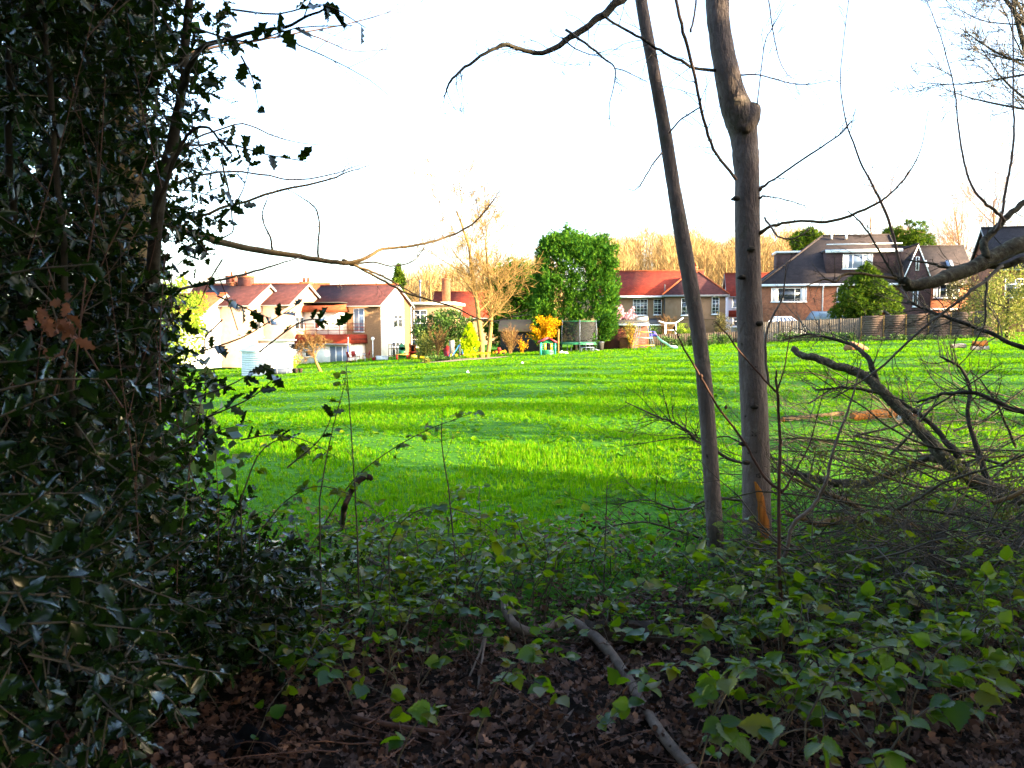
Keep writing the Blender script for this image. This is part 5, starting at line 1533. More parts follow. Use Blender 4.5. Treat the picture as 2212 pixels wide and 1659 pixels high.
# ================================================================== THE TWO STANDING TRUNKS
def limb(parent, rows, mat, n=26, sides=8, name='branch', seed=None, twigs=0, tl=.35, tmat='twig_dark', tlev=1, tr=.0035, bump=.04):
    """A hand-laid branch with its own twigs as a sub-part."""
    rng = np.random.default_rng(seed if seed is not None else int(abs(rows[0][0] * 7 + rows[0][1])))
    pts, rad = vpath(rows, n)
    kk = np.cumsum(rng.standard_normal((n, 3)), 0); kk -= np.linspace(0, 1, n)[:, None] * kk[-1]; kk[0] = 0
    pts = pts + kk * (np.clip(rad, .002, .012) * .42)[:, None]
    o = wpart(name, MB().tube(pts, rad, sides, bump=bump, rng=rng), M[mat], parent, smooth=True)
    if twigs:
        out = []
        for k in range(twigs):
            t = rng.uniform(.15, 1) * (n - 1); i = min(n - 2, int(t)); q = pts[i] + (pts[i + 1] - pts[i]) * (t - i)
            d0 = norm(pts[i + 1] - pts[i]); s = rdir(rng, 1)[0]; s = norm(s - d0 * s.dot(d0)); a = rng.uniform(.5, 1.2)
            grow(rng, q, d0 * math.cos(a) + s * math.sin(a), tl * rng.uniform(.4, 1.2), min(tr, rad[i] * .6), 0, tlev, out, kids=(2, 5), ratio=(.3, .6), upt=.12, wander=.16, segs=5, tip=.35)
        if out:
            w = tubes_mb(out, (3, 3, 3), .0011)
            V, Fs = w.arrays()
            me = obj('twigs', (V - np.array(parent.location), Fs), M[tmat], o, kind='stuff')
    return pts, rad


TB = P(1650, 1300, 6.2); TB[2] = gz(TB[0], TB[1])
tk = thing('young_tree', 'thick smooth grey trunk with a painted orange sunlit spot near its foot', 'tree', TB)
rows = [(1545, -420, 6.1, 42), (1546, -200, 6.1, 46), (1549, 0, 6.1, 48), (1556, 78, 6.1, 47), (1570, 156, 6.12, 52), (1582, 208, 6.15, 58), (1597, 252, 6.18, 66), (1606, 290, 6.2, 57), (1611, 340, 6.2, 54), (1614, 400, 6.2, 51.5), (1615, 520, 6.2, 52), (1620, 700, 6.2, 55), (1628, 850, 6.2, 57), (1633, 1000, 6.2, 59), (1635, 1120, 6.2, 61), (1637, 1220, 6.2, 66), (1640, 1290, 6.2, 74), (1641, 1330, 6.2, 84)]
pts, rad = vpath(rows, 90)
rng = np.random.default_rng(101)
rad = rad * (1 + .012 * rng.standard_normal(90))
wpart('trunk', MB().tube(pts, rad, 28, bump=.008, rng=rng), M['bark_grey'], tk, smooth=True)
p, r = vpath([(1600, 285, 6.18, 54), (1615, 258, 6.16, 50), (1624, 235, 6.15, 40), (1627, 226, 6.15, 30)], 8)
wpart('branch_stub', MB().tube(p, r, 14, bump=.04, rng=rng), M['bark_grey'], tk, smooth=True)
# knots on the trunk
for vx, vy in ((1612, 1000), (1606, 960), (1603, 600), (1640, 700), (1590, 430), (1630, 880), (1622, 540)):
    c = P(vx, vy, 6.11)
    wpart('knot', MB().tube([c + [-.03, .02, 0], c + [-.012, -.004, .004], c + [.012, -.004, .004], c + [.03, .02, 0]], [.008, .02, .02, .008], 8), M['bark_dark'], tk, smooth=True)
# orange patch painting a sunlit spot on the lower right of the trunk
def sunlit_patch():
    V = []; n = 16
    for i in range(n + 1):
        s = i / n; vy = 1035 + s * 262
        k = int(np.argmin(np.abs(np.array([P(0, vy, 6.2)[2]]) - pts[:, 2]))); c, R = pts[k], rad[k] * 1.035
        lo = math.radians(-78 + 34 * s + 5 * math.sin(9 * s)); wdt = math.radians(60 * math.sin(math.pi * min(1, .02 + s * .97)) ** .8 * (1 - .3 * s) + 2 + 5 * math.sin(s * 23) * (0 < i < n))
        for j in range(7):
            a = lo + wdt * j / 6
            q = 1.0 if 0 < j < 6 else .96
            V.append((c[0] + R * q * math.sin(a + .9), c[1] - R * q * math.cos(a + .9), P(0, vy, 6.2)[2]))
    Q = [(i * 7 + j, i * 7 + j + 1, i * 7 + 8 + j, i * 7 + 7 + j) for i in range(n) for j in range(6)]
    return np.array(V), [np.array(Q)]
wpart('sunlit_spot', sunlit_patch(), M['sunlit_bark'], tk, smooth=True)['label'] = 'orange sunlit spot painted as a patch on the bark'
# its branches
limb(tk, [(1546, 152, 6.1, 7), (1500, 138, 6.0, 6.5), (1440, 112, 5.9, 6), (1395, 88, 5.85, 6), (1345, 60, 5.8, 5.5), (1300, 32, 5.7, 5)], 'bark_dark', twigs=9, tl=.35)
limb(tk, [(1590, 388, 6.1, 7), (1560, 345, 6.0, 6), (1535, 290, 5.9, 6.5), (1513, 215, 5.8, 6.5), (1490, 110, 5.7, 7), (1470, 40, 5.6, 7), (1450, -40, 5.6, 7)], 'twig', twigs=14, tl=.3)
limb(tk, [(1492, 70, 5.7, 5), (1500, 40, 5.7, 4.5), (1503, -10, 5.7, 4)], 'twig', n=10, sides=6)
limb(tk, [(1640, 412, 6.15, 9), (1660, 395, 6.1, 5), (1710, 362, 5.9, 4.5), (1765, 322, 5.8, 4), (1815, 292, 5.7, 3.5), (1840, 262, 5.6, 2)], 'twig', twigs=6, tl=.25)
limb(tk, [(1640, 428, 6.15, 7), (1652, 425, 6.1, 3), (1690, 430, 6.0, 2.6), (1740, 445, 5.95, 2)], 'twig', n=14, sides=5, twigs=7, tl=.25)
limb(tk, [(1640, 505, 6.15, 9), (1660, 492, 6.1, 7), (1690, 484, 6.0, 6), (1740, 475, 5.9, 5.5), (1780, 479, 5.8, 6), (1850, 464, 5.7, 6), (1900, 440, 5.6, 5), (1925, 418, 5.6, 4), (1960, 375, 5.5, 3), (1990, 320, 5.4, 2), (2005, 240, 5.4, 1.4)], 'bark_warm', n=40, twigs=12, tl=.25)
limb(tk, [(1652, 470, 6.1, 5), (1668, 500, 6.0, 4.5), (1690, 516, 5.95, 4), (1725, 510, 5.9, 3.5), (1752, 492, 5.9, 2)], 'twig', n=16, sides=6, twigs=3, tl=.12)
limb(tk, [(1596, 162, 6.1, 4), (1640, 163, 6.0, 3), (1700, 178, 5.9, 2.6), (1740, 182, 5.85, 2), (1800, 172, 5.8, 1.5)], 'twig', n=18, sides=5, twigs=8, tl=.22)
limb(tk, [(1636, 226, 6.1, 3), (1642, 170, 6.0, 2.6), (1652, 90, 5.9, 2.2), (1668, 60, 5.9, 2.2), (1690, 20, 5.8, 1.5)], 'twig', n=16, sides=5, twigs=6, tl=.2)
limb(tk, [(1660, 0, 5.9, 3), (1668, 60, 5.9, 2.6), (1682, 125, 5.9, 2.3), (1700, 160, 5.9, 1.8), (1720, 172, 5.9, 1.4)], 'twig', n=16, sides=5, twigs=7, tl=.2)
for rr in ([(1548, -180, 6.1, 18), (1600, -330, 6.3, 14), (1700, -560, 6.8, 9)], [(1545, -300, 6.1, 20), (1440, -480, 5.9, 14), (1330, -700, 5.5, 8)]):
    limb(tk, rr, 'bark_grey', twigs=14, tl=.9, tlev=2, tr=.008)

TB2 = P(1552, 1290, 6.0); TB2[2] = gz(TB2[0], TB2[1])
tn = thing('young_tree', 'slender curving grey trunk left of the thick sun-spotted one', 'tree', TB2)
rows = [(1330, -420, 5.8, 22), (1362, -180, 5.9, 24), (1385, 0, 5.95, 25), (1413, 156, 5.95, 25.5), (1432, 260, 6, 27), (1453, 390, 6, 28.5), (1470, 490, 6, 32), (1487, 590, 6, 33.5), (1506, 702, 6, 32), (1519, 800, 6, 33), (1529, 917, 6, 34), (1538, 1050, 6, 35), (1544, 1140, 6, 36), (1549, 1240, 6, 40), (1551, 1290, 6, 46), (1552, 1335, 6, 54)]
pts2, rad2 = vpath(rows, 80)
rad2 = rad2 * (1 + .014 * rng.standard_normal(80))
wpart('trunk', MB().tube(pts2, rad2, 22, bump=.008, rng=rng), M['bark_grey'], tn, smooth=True)
limb(tn, [(1392, -70, 5.9, 22), (1350, -20, 5.8, 20), (1315, 12, 5.75, 17), (1270, 45, 5.7, 14), (1215, 70, 5.65, 13), (1160, 92, 5.6, 10), (1120, 93, 5.55, 9), (1090, 86, 5.5, 9), (1050, 105, 5.45, 7), (1000, 142, 5.4, 6), (970, 172, 5.35, 5), (962, 195, 5.35, 3.5), (958, 210, 5.35, 2)], 'bark_dark', n=60, sides=10, twigs=26, tl=.32, tlev=2)
limb(tn, [(1222, 64, 5.65, 6), (1270, 100, 5.6, 5), (1310, 132, 5.6, 4), (1328, 150, 5.6, 3.2), (1325, 190, 5.6, 2.6), (1315, 230, 5.6, 2), (1320, 280, 5.6, 1.3)], 'twig_dark', n=22, sides=6, twigs=7, tl=.2)
limb(tn, [(1328, 148, 5.6, 3), (1360, 158, 5.65, 2.2), (1400, 178, 5.8, 1.6)], 'twig_dark', n=10, sides=5, twigs=3, tl=.15)
limb(tn, [(1214, 82, 5.65, 4), (1240, 103, 5.6, 3), (1270, 118, 5.6, 2.4), (1300, 120, 5.6, 1.6)], 'twig_dark', n=14, sides=5, twigs=4, tl=.2)
limb(tn, [(1445, 288, 5.95, 4), (1475, 255, 5.9, 3.5), (1512, 232, 5.8, 3.2)], 'twig', n=12, sides=6, twigs=3, tl=.15)
limb(tn, [(1430, 330, 5.95, 4.5), (1405, 362, 5.9, 3.5), (1385, 395, 5.9, 3), (1371, 411, 5.9, 2.4), (1355, 408, 5.9, 1.6)], 'twig', n=14, sides=5, twigs=4, tl=.12)

# ---- far-left tree whose long sunlit bough sweeps out of the holly
OB = np.array([-3.9, 8.4, 0.0]); OB[2] = gz(OB[0], OB[1])
ob = thing('ash_tree', 'tree with long sunlit boughs sweeping right over the gabled roofs', 'tree', OB)
wpart('trunk', MB().tube(spline([OB - [0, 0, .2], OB + [.05, 0, 1.5], OB + [-.05, .1, 3.5], OB + [.1, 0, 6.5], OB + [.3, 0, 9]], 30), np.linspace(.19, .1, 30), 14, bump=.02, rng=rng), M['bark_warm'], ob, smooth=True)
limb(ob, [(300, 420, 8.3, 22), (360, 480, 8.2, 19), (440, 516, 8.1, 16), (520, 534, 8.0, 14), (600, 546, 7.9, 13), (690, 558, 7.9, 11), (740, 561, 7.9, 9.5), (785, 548, 7.9, 8), (820, 530, 8, 6.5), (880, 521, 8, 5.5), (940, 507, 8, 5), (990, 492, 8.1, 4.5), (1025, 474, 8.1, 3.5), (1060, 440, 8.1, 2.4), (1080, 410, 8.1, 1.5)], 'bark_warm', n=60, sides=10, twigs=16, tl=.4, tlev=2, tmat='twig')
limb(ob, [(738, 563, 7.9, 6), (760, 575, 7.9, 5.5), (800, 595, 7.9, 5), (845, 620, 7.8, 4.5), (880, 638, 7.8, 4), (930, 654, 7.8, 4), (990, 668, 7.8, 3.6), (1040, 690, 7.8, 3), (1090, 688, 7.8, 2.5), (1140, 668, 7.8, 1.6)], 'bark_warm', n=40, sides=8, twigs=10, tl=.35, tmat='twig')
limb(ob, [(742, 562, 7.9, 6), (775, 575, 7.9, 5), (815, 590, 7.9, 4.5), (850, 612, 7.9, 3.5), (905, 640, 7.9, 2)], 'bark_warm', n=20, sides=7, twigs=5, tl=.3, tmat='twig')
limb(ob, [(745, 566, 7.9, 5), (765, 575, 7.9, 5), (800, 568, 7.9, 4), (850, 575, 7.9, 3.5), (895, 562, 7.9, 2.5), (920, 530, 7.9, 1.6)], 'twig_dark', n=22, sides=6, twigs=5, tl=.2)
limb(ob, [(300, 460, 8.2, 12), (420, 468, 8, 7), (480, 450, 7.9, 6), (560, 427, 7.8, 5.5), (650, 403, 7.8, 5), (720, 385, 7.8, 4), (748, 374, 7.8, 3), (800, 356, 7.8, 1.6)], 'bark_warm', n=34, sides=7, twigs=10, tl=.35, tmat='twig')
limb(ob, [(300, 430, 8.2, 10), (420, 385, 8, 5), (500, 375, 7.9, 4.5), (575, 384, 7.8, 4), (640, 392, 7.8, 3.5), (720, 376, 7.8, 2.6), (780, 355, 7.8, 1.6)], 'twig', n=30, sides=6, twigs=9, tl=.3, tmat='twig')
limb(ob, [(320, 640, 8.2, 9), (420, 612, 8, 6), (500, 596, 7.9, 5), (580, 575, 7.8, 4), (650, 555, 7.8, 2)], 'twig', n=24, sides=6, twigs=7, tl=.3, tmat='twig')
limb(ob, [(478, 345, 7.9, 4), (492, 400, 7.9, 4), (499, 450, 7.9, 3.5), (503, 497, 7.9, 3), (480, 515, 7.9, 3)], 'twig_dark', n=16, sides=6, twigs=4, tl=.15)
limb(ob, [(590, 544, 7.9, 5), (585, 510, 7.9, 4.5), (572, 485, 7.9, 3.5), (566, 460, 7.9, 2.6), (580, 420, 7.9, 1.6)], 'twig_dark', n=14, sides=6, twigs=7, tl=.3)
limb(ob, [(688, 556, 7.9, 5), (690, 520, 7.9, 4), (692, 480, 7.9, 3.8), (682, 448, 7.9, 3.4), (650, 425, 7.9, 2.6), (620, 408, 7.9, 1.6)], 'twig_dark', n=20, sides=6, twigs=8, tl=.3)
limb(ob, [(640, 60, 8.0, 4), (700, 85, 7.9, 3), (760, 110, 7.9, 2.2), (860, 105, 7.9, 1.6)], 'twig', n=16, sides=5, twigs=6, tl=.3)
limb(ob, [(420, 300, 8.0, 5), (520, 270, 7.9, 3.5), (590, 295, 7.9, 3), (660, 310, 7.9, 2), (740, 315, 7.9, 1.4)], 'twig', n=20, sides=5, twigs=6, tl=.3)
limb(ob, [(380, 120, 8.0, 7), (520, 90, 7.9, 5), (640, 72, 7.9, 3.6), (760, 50, 7.9, 2.6), (860, 20, 7.9, 1.6)], 'twig', n=22, sides=6, twigs=9, tl=.4)

# ---- bough reaching in from the right
RB = np.array([6.6, 7.6, 0.0]); RB[2] = gz(RB[0], RB[1])
rb = thing('field_maple', 'tree at the right edge with a heavy dark bough hanging low', 'tree', RB)
wpart('trunk', MB().tube(spline([RB - [0, 0, .2], RB + [.05, 0, 1.5], RB + [-.1, .1, 3.5], RB + [.1, 0, 8]], 26), np.linspace(.24, .12, 26), 14, bump=.02, rng=rng), M['bark_lichen'], rb, smooth=True)
limb(rb, [(2520, 330, 7.4, 52), (2380, 430, 6.6, 46), (2290, 495, 6.0, 40), (2212, 525, 5.7, 36), (2150, 556, 5.6, 34), (2100, 578, 5.5, 30), (2045, 592, 5.4, 27), (1990, 603, 5.35, 25), (1955, 607, 5.3, 23), (1942, 604, 5.3, 18), (1936, 601, 5.3, 9)], 'bark_lichen', n=60, sides=14, twigs=6, tl=.4, seed=5)
limb(rb, [(2130, 560, 5.55, 16), (2128, 520, 5.6, 16), (2165, 480, 5.65, 14), (2212, 435, 5.7, 13), (2260, 390, 5.8, 12)], 'bark_lichen', n=22, sides=10, twigs=5, tl=.4)
limb(rb, [(1946, 604, 5.3, 9), (1938, 560, 5.3, 6.5), (1925, 500, 5.3, 6), (1905, 440, 5.3, 5.5), (1880, 385, 5.3, 4.5), (1852, 325, 5.3, 4), (1830, 270, 5.3, 3.2), (1818, 200, 5.3, 2.4), (1817, 140, 5.3, 2), (1826, 60, 5.3, 1.8), (1835, -10, 5.3, 1.6)], 'twig', n=44, sides=7, twigs=14, tl=.2, tr=.0025)
limb(rb, [(1943, 602, 5.3, 8), (1920, 575, 5.3, 5), (1890, 520, 5.3, 4), (1862, 480, 5.3, 3.5), (1830, 455, 5.3, 2)], 'twig_dark', n=18, sides=6, twigs=5, tl=.15)
limb(rb, [(1950, 606, 5.3, 7), (1900, 598, 5.25, 6), (1850, 594, 5.2, 6), (1820, 600, 5.15, 6), (1808, 612, 5.1, 5), (1780, 606, 5.1, 3), (1730, 622, 5.1, 2)], 'bark_warm', n=26, sides=7, twigs=8, tl=.2)
limb(rb, [(2170, 478, 5.6, 8), (2140, 445, 5.55, 7), (2110, 422, 5.5, 5.5), (2092, 385, 5.5, 4.5), (2078, 340, 5.5, 4), (2066, 260, 5.5, 3.4), (2060, 200, 5.5, 3), (2045, 130, 5.5, 2.4), (2025, 60, 5.5, 2), (2000, -5, 5.5, 1.6)], 'twig', n=40, sides=7, twigs=12, tl=.2, tr=.0025)
limb(rb, [(2150, 500, 5.6, 8), (2162, 455, 5.6, 6.5), (2175, 390, 5.6, 5.5), (2183, 330, 5.6, 5), (2184, 260, 5.6, 4), (2185, 150, 5.6, 3.4), (2184, 40, 5.6, 2.6), (2186, -20, 5.6, 2)], 'twig', n=34, sides=7, twigs=16, tl=.22, tr=.0025)
limb(rb, [(2212, 560, 5.7, 14), (2160, 578, 5.7, 12), (2100, 570, 5.75, 10), (2050, 580, 5.8, 7), (2010, 570, 5.8, 5), (1960, 560, 5.8, 3)], 'bark_lichen', n=22, sides=8, twigs=6, tl=.3)
limb(rb, [(2165, 575, 5.6, 8), (2130, 600, 5.5, 7), (2080, 640, 5.4, 7), (2030, 680, 5.35, 6), (1985, 720, 5.3, 5.5), (1930, 775, 5.25, 5), (1870, 820, 5.2, 4), (1800, 860, 5.2, 3)], 'twig_dark', n=34, sides=7, twigs=18, tl=.3, tlev=2)
limb(rb, [(2130, 600, 5.5, 6), (2128, 640, 5.45, 5), (2125, 700, 5.4, 4), (2100, 750, 5.4, 2.5)], 'twig_dark', n=16, sides=6, twigs=8, tl=.25)


# ---- far bare tree filling the right edge
rng = np.random.default_rng(110)
b1 = np.array([13.5, 17.5, 0]); b1[2] = gz(b1[0], b1[1])
bare_tree('oak_tree', 'large twiggy bare oak rising along the right edge of the picture', [(b1, (-.02, 0, 1), 13, .28), (b1 + [0, 0, 2.5], (-.45, -.1, 1), 7.5, .12), (b1 + [0, 0, 4.5], (-.6, 0, .8), 6.5, .1), (b1 + [0, 0, 6], (-.5, .1, 1), 6, .09)], 3, 111, mat='bark_dark', twig='twig_dark', kids=(9, 13), upt=.12, rmin=.006, ratio=(.3, .5), ang=(.5, 1.1), start=.3)

# ================================================================== FALLEN BRANCHES AT THE RIGHT
FB = G(1990, 1010)
fb = thing('fallen_tree', 'tangle of fallen lichened limbs lying at the right of the lawn edge', 'fallen tree', FB)
LM = [
    ([(1712, 752, 8.2, 13), (1735, 768, 8.1, 15), (1790, 785, 8.0, 18), (1850, 808, 7.9, 20), (1900, 850, 7.8, 22), (1950, 900, 7.7, 23), (2000, 955, 7.6, 25), (2050, 1005, 7.5, 32), (2120, 1050, 7.4, 34), (2212, 1080, 7.3, 36), (2330, 1120, 7.2, 38)], 'bark_lichen', 60, 12, 16, .5),
    ([(2090, 1010, 7.5, 18), (2010, 990, 7.7, 14), (1960, 1010, 7.8, 13), (1900, 1030, 7.8, 16), (1850, 1045, 7.8, 20), (1780, 1040, 7.8, 17), (1720, 1025, 7.9, 10), (1690, 1020, 7.9, 5)], 'bark_lichen', 40, 10, 14, .5),
    ([(1900, 850, 7.8, 12), (1880, 795, 7.9, 12), (1862, 765, 8, 10), (1840, 750, 8.2, 8), (1790, 735, 8.3, 6), (1740, 726, 8.4, 5), (1690, 735, 8.4, 3)], 'bark_dark', 26, 8, 12, .4),
    ([(2070, 990, 7.5, 18), (2040, 950, 7.6, 13), (2005, 915, 7.7, 10), (1960, 880, 7.8, 8), (1900, 850, 7.9, 7), (1830, 840, 8, 6), (1760, 842, 8, 4)], 'bark_dark', 30, 8, 14, .4),
    ([(2300, 1200, 6.8, 30), (2180, 1180, 6.7, 26), (2080, 1160, 6.6, 24), (2000, 1140, 6.5, 22), (1930, 1120, 6.4, 20), (1860, 1118, 6.3, 20), (1800, 1128, 6.2, 18), (1760, 1130, 6.1, 12), (1700, 1110, 6.0, 8)], 'bark_warm', 44, 10, 12, .4),
    ([(1880, 1118, 6.3, 12), (1850, 1100, 6.3, 13), (1800, 1075, 6.3, 12), (1760, 1055, 6.35, 8), (1710, 1030, 6.4, 6), (1670, 1010, 6.4, 4)], 'bark_warm', 24, 8, 10, .35),
    ([(2120, 1200, 6.2, 16), (2040, 1170, 6.2, 15), (1960, 1185, 6.1, 13), (1890, 1210, 6.0, 13), (1830, 1230, 5.9, 10), (1780, 1260, 5.8, 5)], 'bark_lichen', 30, 8, 10, .4),
    ([(2140, 1058, 7.4, 16), (2105, 960, 7.5, 12), (2090, 900, 7.6, 9), (2095, 840, 7.7, 8), (2070, 790, 7.8, 6), (2030, 770, 7.9, 4)], 'bark_dark', 26, 8, 12, .4),
    ([(2250, 760, 7.0, 12), (2180, 740, 7.1, 10), (2120, 712, 7.2, 9), (2060, 690, 7.3, 8), (2010, 672, 7.4, 6), (1960, 650, 7.5, 4)], 'bark_dark', 26, 8, 12, .45),
    ([(2260, 900, 6.6, 14), (2180, 880, 6.7, 12), (2110, 850, 6.8, 9), (2040, 850, 6.9, 7), (1980, 870, 7, 5)], 'bark_dark', 24, 8, 12, .45),
    ([(2020, 1290, 5.6, 24), (2010, 1220, 5.8, 22), (2030, 1150, 6, 20), (2050, 1100, 6.2, 14)], 'bark_dark', 18, 9, 6, .3),
    ([(2260, 1120, 5.6, 20), (2180, 1190, 5.5, 18), (2100, 1260, 5.4, 15), (2020, 1320, 5.3, 12), (1950, 1345, 5.3, 7)], 'bark_dark', 26, 9, 8, .35),
    ([(1760, 1370, 5.6, 20), (1850, 1330, 5.7, 22), (1930, 1290, 5.8, 26), (2010, 1260, 5.9, 28), (2100, 1240, 6, 28)], 'bark_lichen', 24, 10, 6, .3),
    ([(1690, 1250, 5.9, 6), (1760, 1268, 5.8, 8), (1830, 1262, 5.7, 10), (1900, 1280, 5.7, 11), (1990, 1275, 5.7, 10)], 'bark_warm', 22, 7, 6, .3),
    ([(1620, 1010, 6.9, 5), (1560, 985, 6.9, 7), (1500, 950, 6.9, 6), (1460, 915, 6.9, 5), (1420, 900, 6.9, 4), (1350, 868, 6.9, 2)], 'twig_dark', 26, 7, 16, .35),
    ([(1620, 1080, 6.9, 6), (1540, 1075, 6.9, 6), (1470, 1100, 6.9, 5), (1400, 1080, 6.9, 3), (1330, 1090, 6.9, 2)], 'twig_dark', 22, 6, 14, .35),
    ([(1640, 1160, 6.7, 7), (1560, 1170, 6.6, 7), (1480, 1150, 6.5, 6), (1400, 1130, 6.4, 4), (1300, 1140, 6.3, 2.5)], 'twig_dark', 24, 6, 12, .35),
]
for i, (rows, mt, n, sd, tw, tl) in enumerate(LM):
    limb(fb, rows, mt, n=n, sides=sd, name='limb', seed=200 + i, twigs=int(tw * 1.6), tl=tl * 1.15, tlev=2, tr=.007, tmat='twig_dark', bump=.07)
for i in range(60):
    rng = np.random.default_rng(250 + i)
    q = G(rng.uniform(1720, 2300), rng.uniform(860, 1330)); q = q + [0, 0, rng.uniform(.05, .75)]
    out = []; a = rng.choice([-1, 1]) * rng.uniform(.0, .7) + rng.choice([0, math.pi])
    grow(rng, q, norm(np.array([math.cos(a), math.sin(a) * .6, rng.uniform(-.05, .7)])), rng.uniform(.9, 2.3), rng.uniform(.006, .017), 0, 2, out, kids=(4, 8), ratio=(.25, .5), upt=.02, wander=.14, segs=9, tip=.3)
    lo = wpart('limb', tubes_mb([o for o in out if o[2] == 0], (7,)), M['bark_lichen' if i % 3 else 'bark_warm'], fb, smooth=True)
    V, Fs = tubes_mb([o for o in out if o[2] > 0], (4, 4, 3), .0014).arrays()
    obj('twigs', (V - np.array(fb.location), Fs), M['twig_dark'], lo, kind='stuff')
# catkins and dead leaves caught in the tangle
rng = np.random.default_rng(120)
n = 2600
vx = rng.uniform(1700, 2230, n); vy = rng.normal(1120, 90, n); Yc = rng.uniform(5.6, 7.6, n)
cl = rng.integers(0, 70, n); cc = np.stack([rng.uniform(1760, 2230, 70), rng.uniform(980, 1320, 70), rng.uniform(5.6, 7.4, 70)], -1)
p = np.array([P(cc[k, 0] + rng.normal(0, 14), cc[k, 1] + rng.normal(0, 14), cc[k, 2]) for k in cl])
wpart('hanging_catkins', MB().add(*scatter(OV5, p, np.tile([0, 0, -1.], (n, 1)) + rng.normal(0, .4, (n, 3)), rdir(rng, n), rng.uniform(.015, .035, n))), M['catkin'], fb, kind='stuff')
# fine brush heaped over the ground under the limbs
out = []
for k in range(900):
    q = G(rng.uniform(1640, 2260) + 0, rng.uniform(880, 1400)); q = q + [0, 0, rng.uniform(.0, .55)]
    a = rng.uniform(0, 6.28)
    grow(rng, q, norm(np.array([math.cos(a), math.sin(a) * .5, rng.uniform(-.1, .5)])), rng.uniform(.3, .95), rng.uniform(.0025, .008), 0, 1, out, kids=(2, 5), ratio=(.3, .6), upt=.0, wander=.2, segs=5, tip=.3)
wpart('brushwood', tubes_mb(out, (4, 3), .0012), M['twig_dark'], fb, kind='stuff')

# ---- sapling with opposite shoots in front of the thick trunk
SB = P(1692, 1300, 4.6); SB[2] = gz(SB[0], SB[1])
sp_ = thing('sapling', 'thin straight brown sapling with paired shoots right of the thick trunk', 'sapling', SB)
limb(sp_, [(1692, 1420, 4.6, 10), (1691, 1290, 4.6, 9), (1689, 1063, 4.6, 7.5), (1684, 950, 4.6, 7), (1678, 845, 4.6, 6), (1677, 800, 4.6, 4)], 'stick_brown', n=34, sides=8, name='stem', bump=.03)
limb(sp_, [(1688, 1063, 4.6, 7), (1655, 1030, 4.6, 6), (1610, 950, 4.6, 5.5), (1560, 880, 4.6, 5), (1515, 813, 4.6, 4.5), (1480, 760, 4.6, 4), (1457, 709, 4.6, 3)], 'stick_brown', n=28, sides=7, name='shoot')
limb(sp_, [(1689, 1062, 4.6, 6), (1712, 1025, 4.6, 4), (1744, 970, 4.6, 3.5), (1765, 900, 4.6, 2.5), (1790, 800, 4.6, 1.5)], 'stick_brown', n=20, sides=6, name='shoot')
limb(sp_, [(1677, 846, 4.6, 5.5), (1650, 825, 4.6, 4.5), (1600, 770, 4.6, 4), (1570, 730, 4.6, 3.5), (1545, 695, 4.6, 2.5)], 'stick_brown', n=20, sides=6, name='shoot')
limb(sp_, [(1678, 845, 4.6, 5), (1690, 810, 4.6, 3), (1702, 740, 4.6, 2.4), (1712, 690, 4.6, 1.6)], 'stick_brown', n=14, sides=6, name='shoot')
for vx, vy in ((1457, 709), (1515, 813), (1568, 880), (1688, 1063), (1678, 846)):
    c = P(vx, vy, 4.6); wpart('bud', MB().tube([c - [0, 0, .012], c, c + [0, 0, .014]], [.003, .011, .003], 7), M['stick_brown'], sp_, smooth=True)
PB = P(1700, 1145, 5.0); PB[2] = gz(PB[0], PB[1])
pc = thing('pale_cane', 'pale bent cane leaning right beside the thin sapling', 'cane', PB)
limb(pc, [(1690, 1215, 5.0, 9), (1706, 1135, 5.0, 9), (1745, 1100, 5.0, 8.5), (1773, 1060, 5.0, 8), (1792, 1015, 5.0, 7), (1812, 950, 5.0, 6), (1838, 870, 5.05, 4.5), (1860, 780, 5.1, 3)], 'stick_pale', n=34, sides=8, name='stem')
for i, (rows, lab) in enumerate((
        ([(1660, 830, 5.6, 6), (1652, 770, 5.6, 6), (1660, 700, 5.6, 5), (1690, 640, 5.6, 4), (1700, 560, 5.6, 2.5)], 'pale grey shoot rising just right of the thick trunk'),
        ([(1000, 1500, 4.9, 4), (985, 1250, 5, 3.6), (965, 1060, 5.1, 3.2), (952, 960, 5.1, 2.6), (955, 880, 5.1, 1.6)], 'thin dark upright stem rising over the middle of the brambles'),
        ([(775, 1290, 4.4, 4), (768, 1080, 4.4, 3.4), (758, 940, 4.4, 2.8), (752, 850, 4.4, 2.2), (748, 790, 4.4, 1.6)], 'thin dark upright stem with leaves left of the lawn'),
        ([(1305, 1330, 5.4, 4), (1306, 1180, 5.4, 3), (1310, 1090, 5.4, 2.4), (1312, 1040, 5.4, 1.6)], 'short dark upright stem in front of the middle lawn'))):
    b = P(rows[0][0], rows[0][1], rows[0][2]); b[2] = gz(b[0], b[1])
    t = thing('young_sapling', lab, 'stem', b)
    limb(t, rows, 'twig_dark' if i else 'stick_pale', n=22, sides=6, name='stem', twigs=5, tl=.16, tr=.002)

# ================================================================== HOLLY AND IVY-CLAD TRUNKS AT THE LEFT
hollies = []


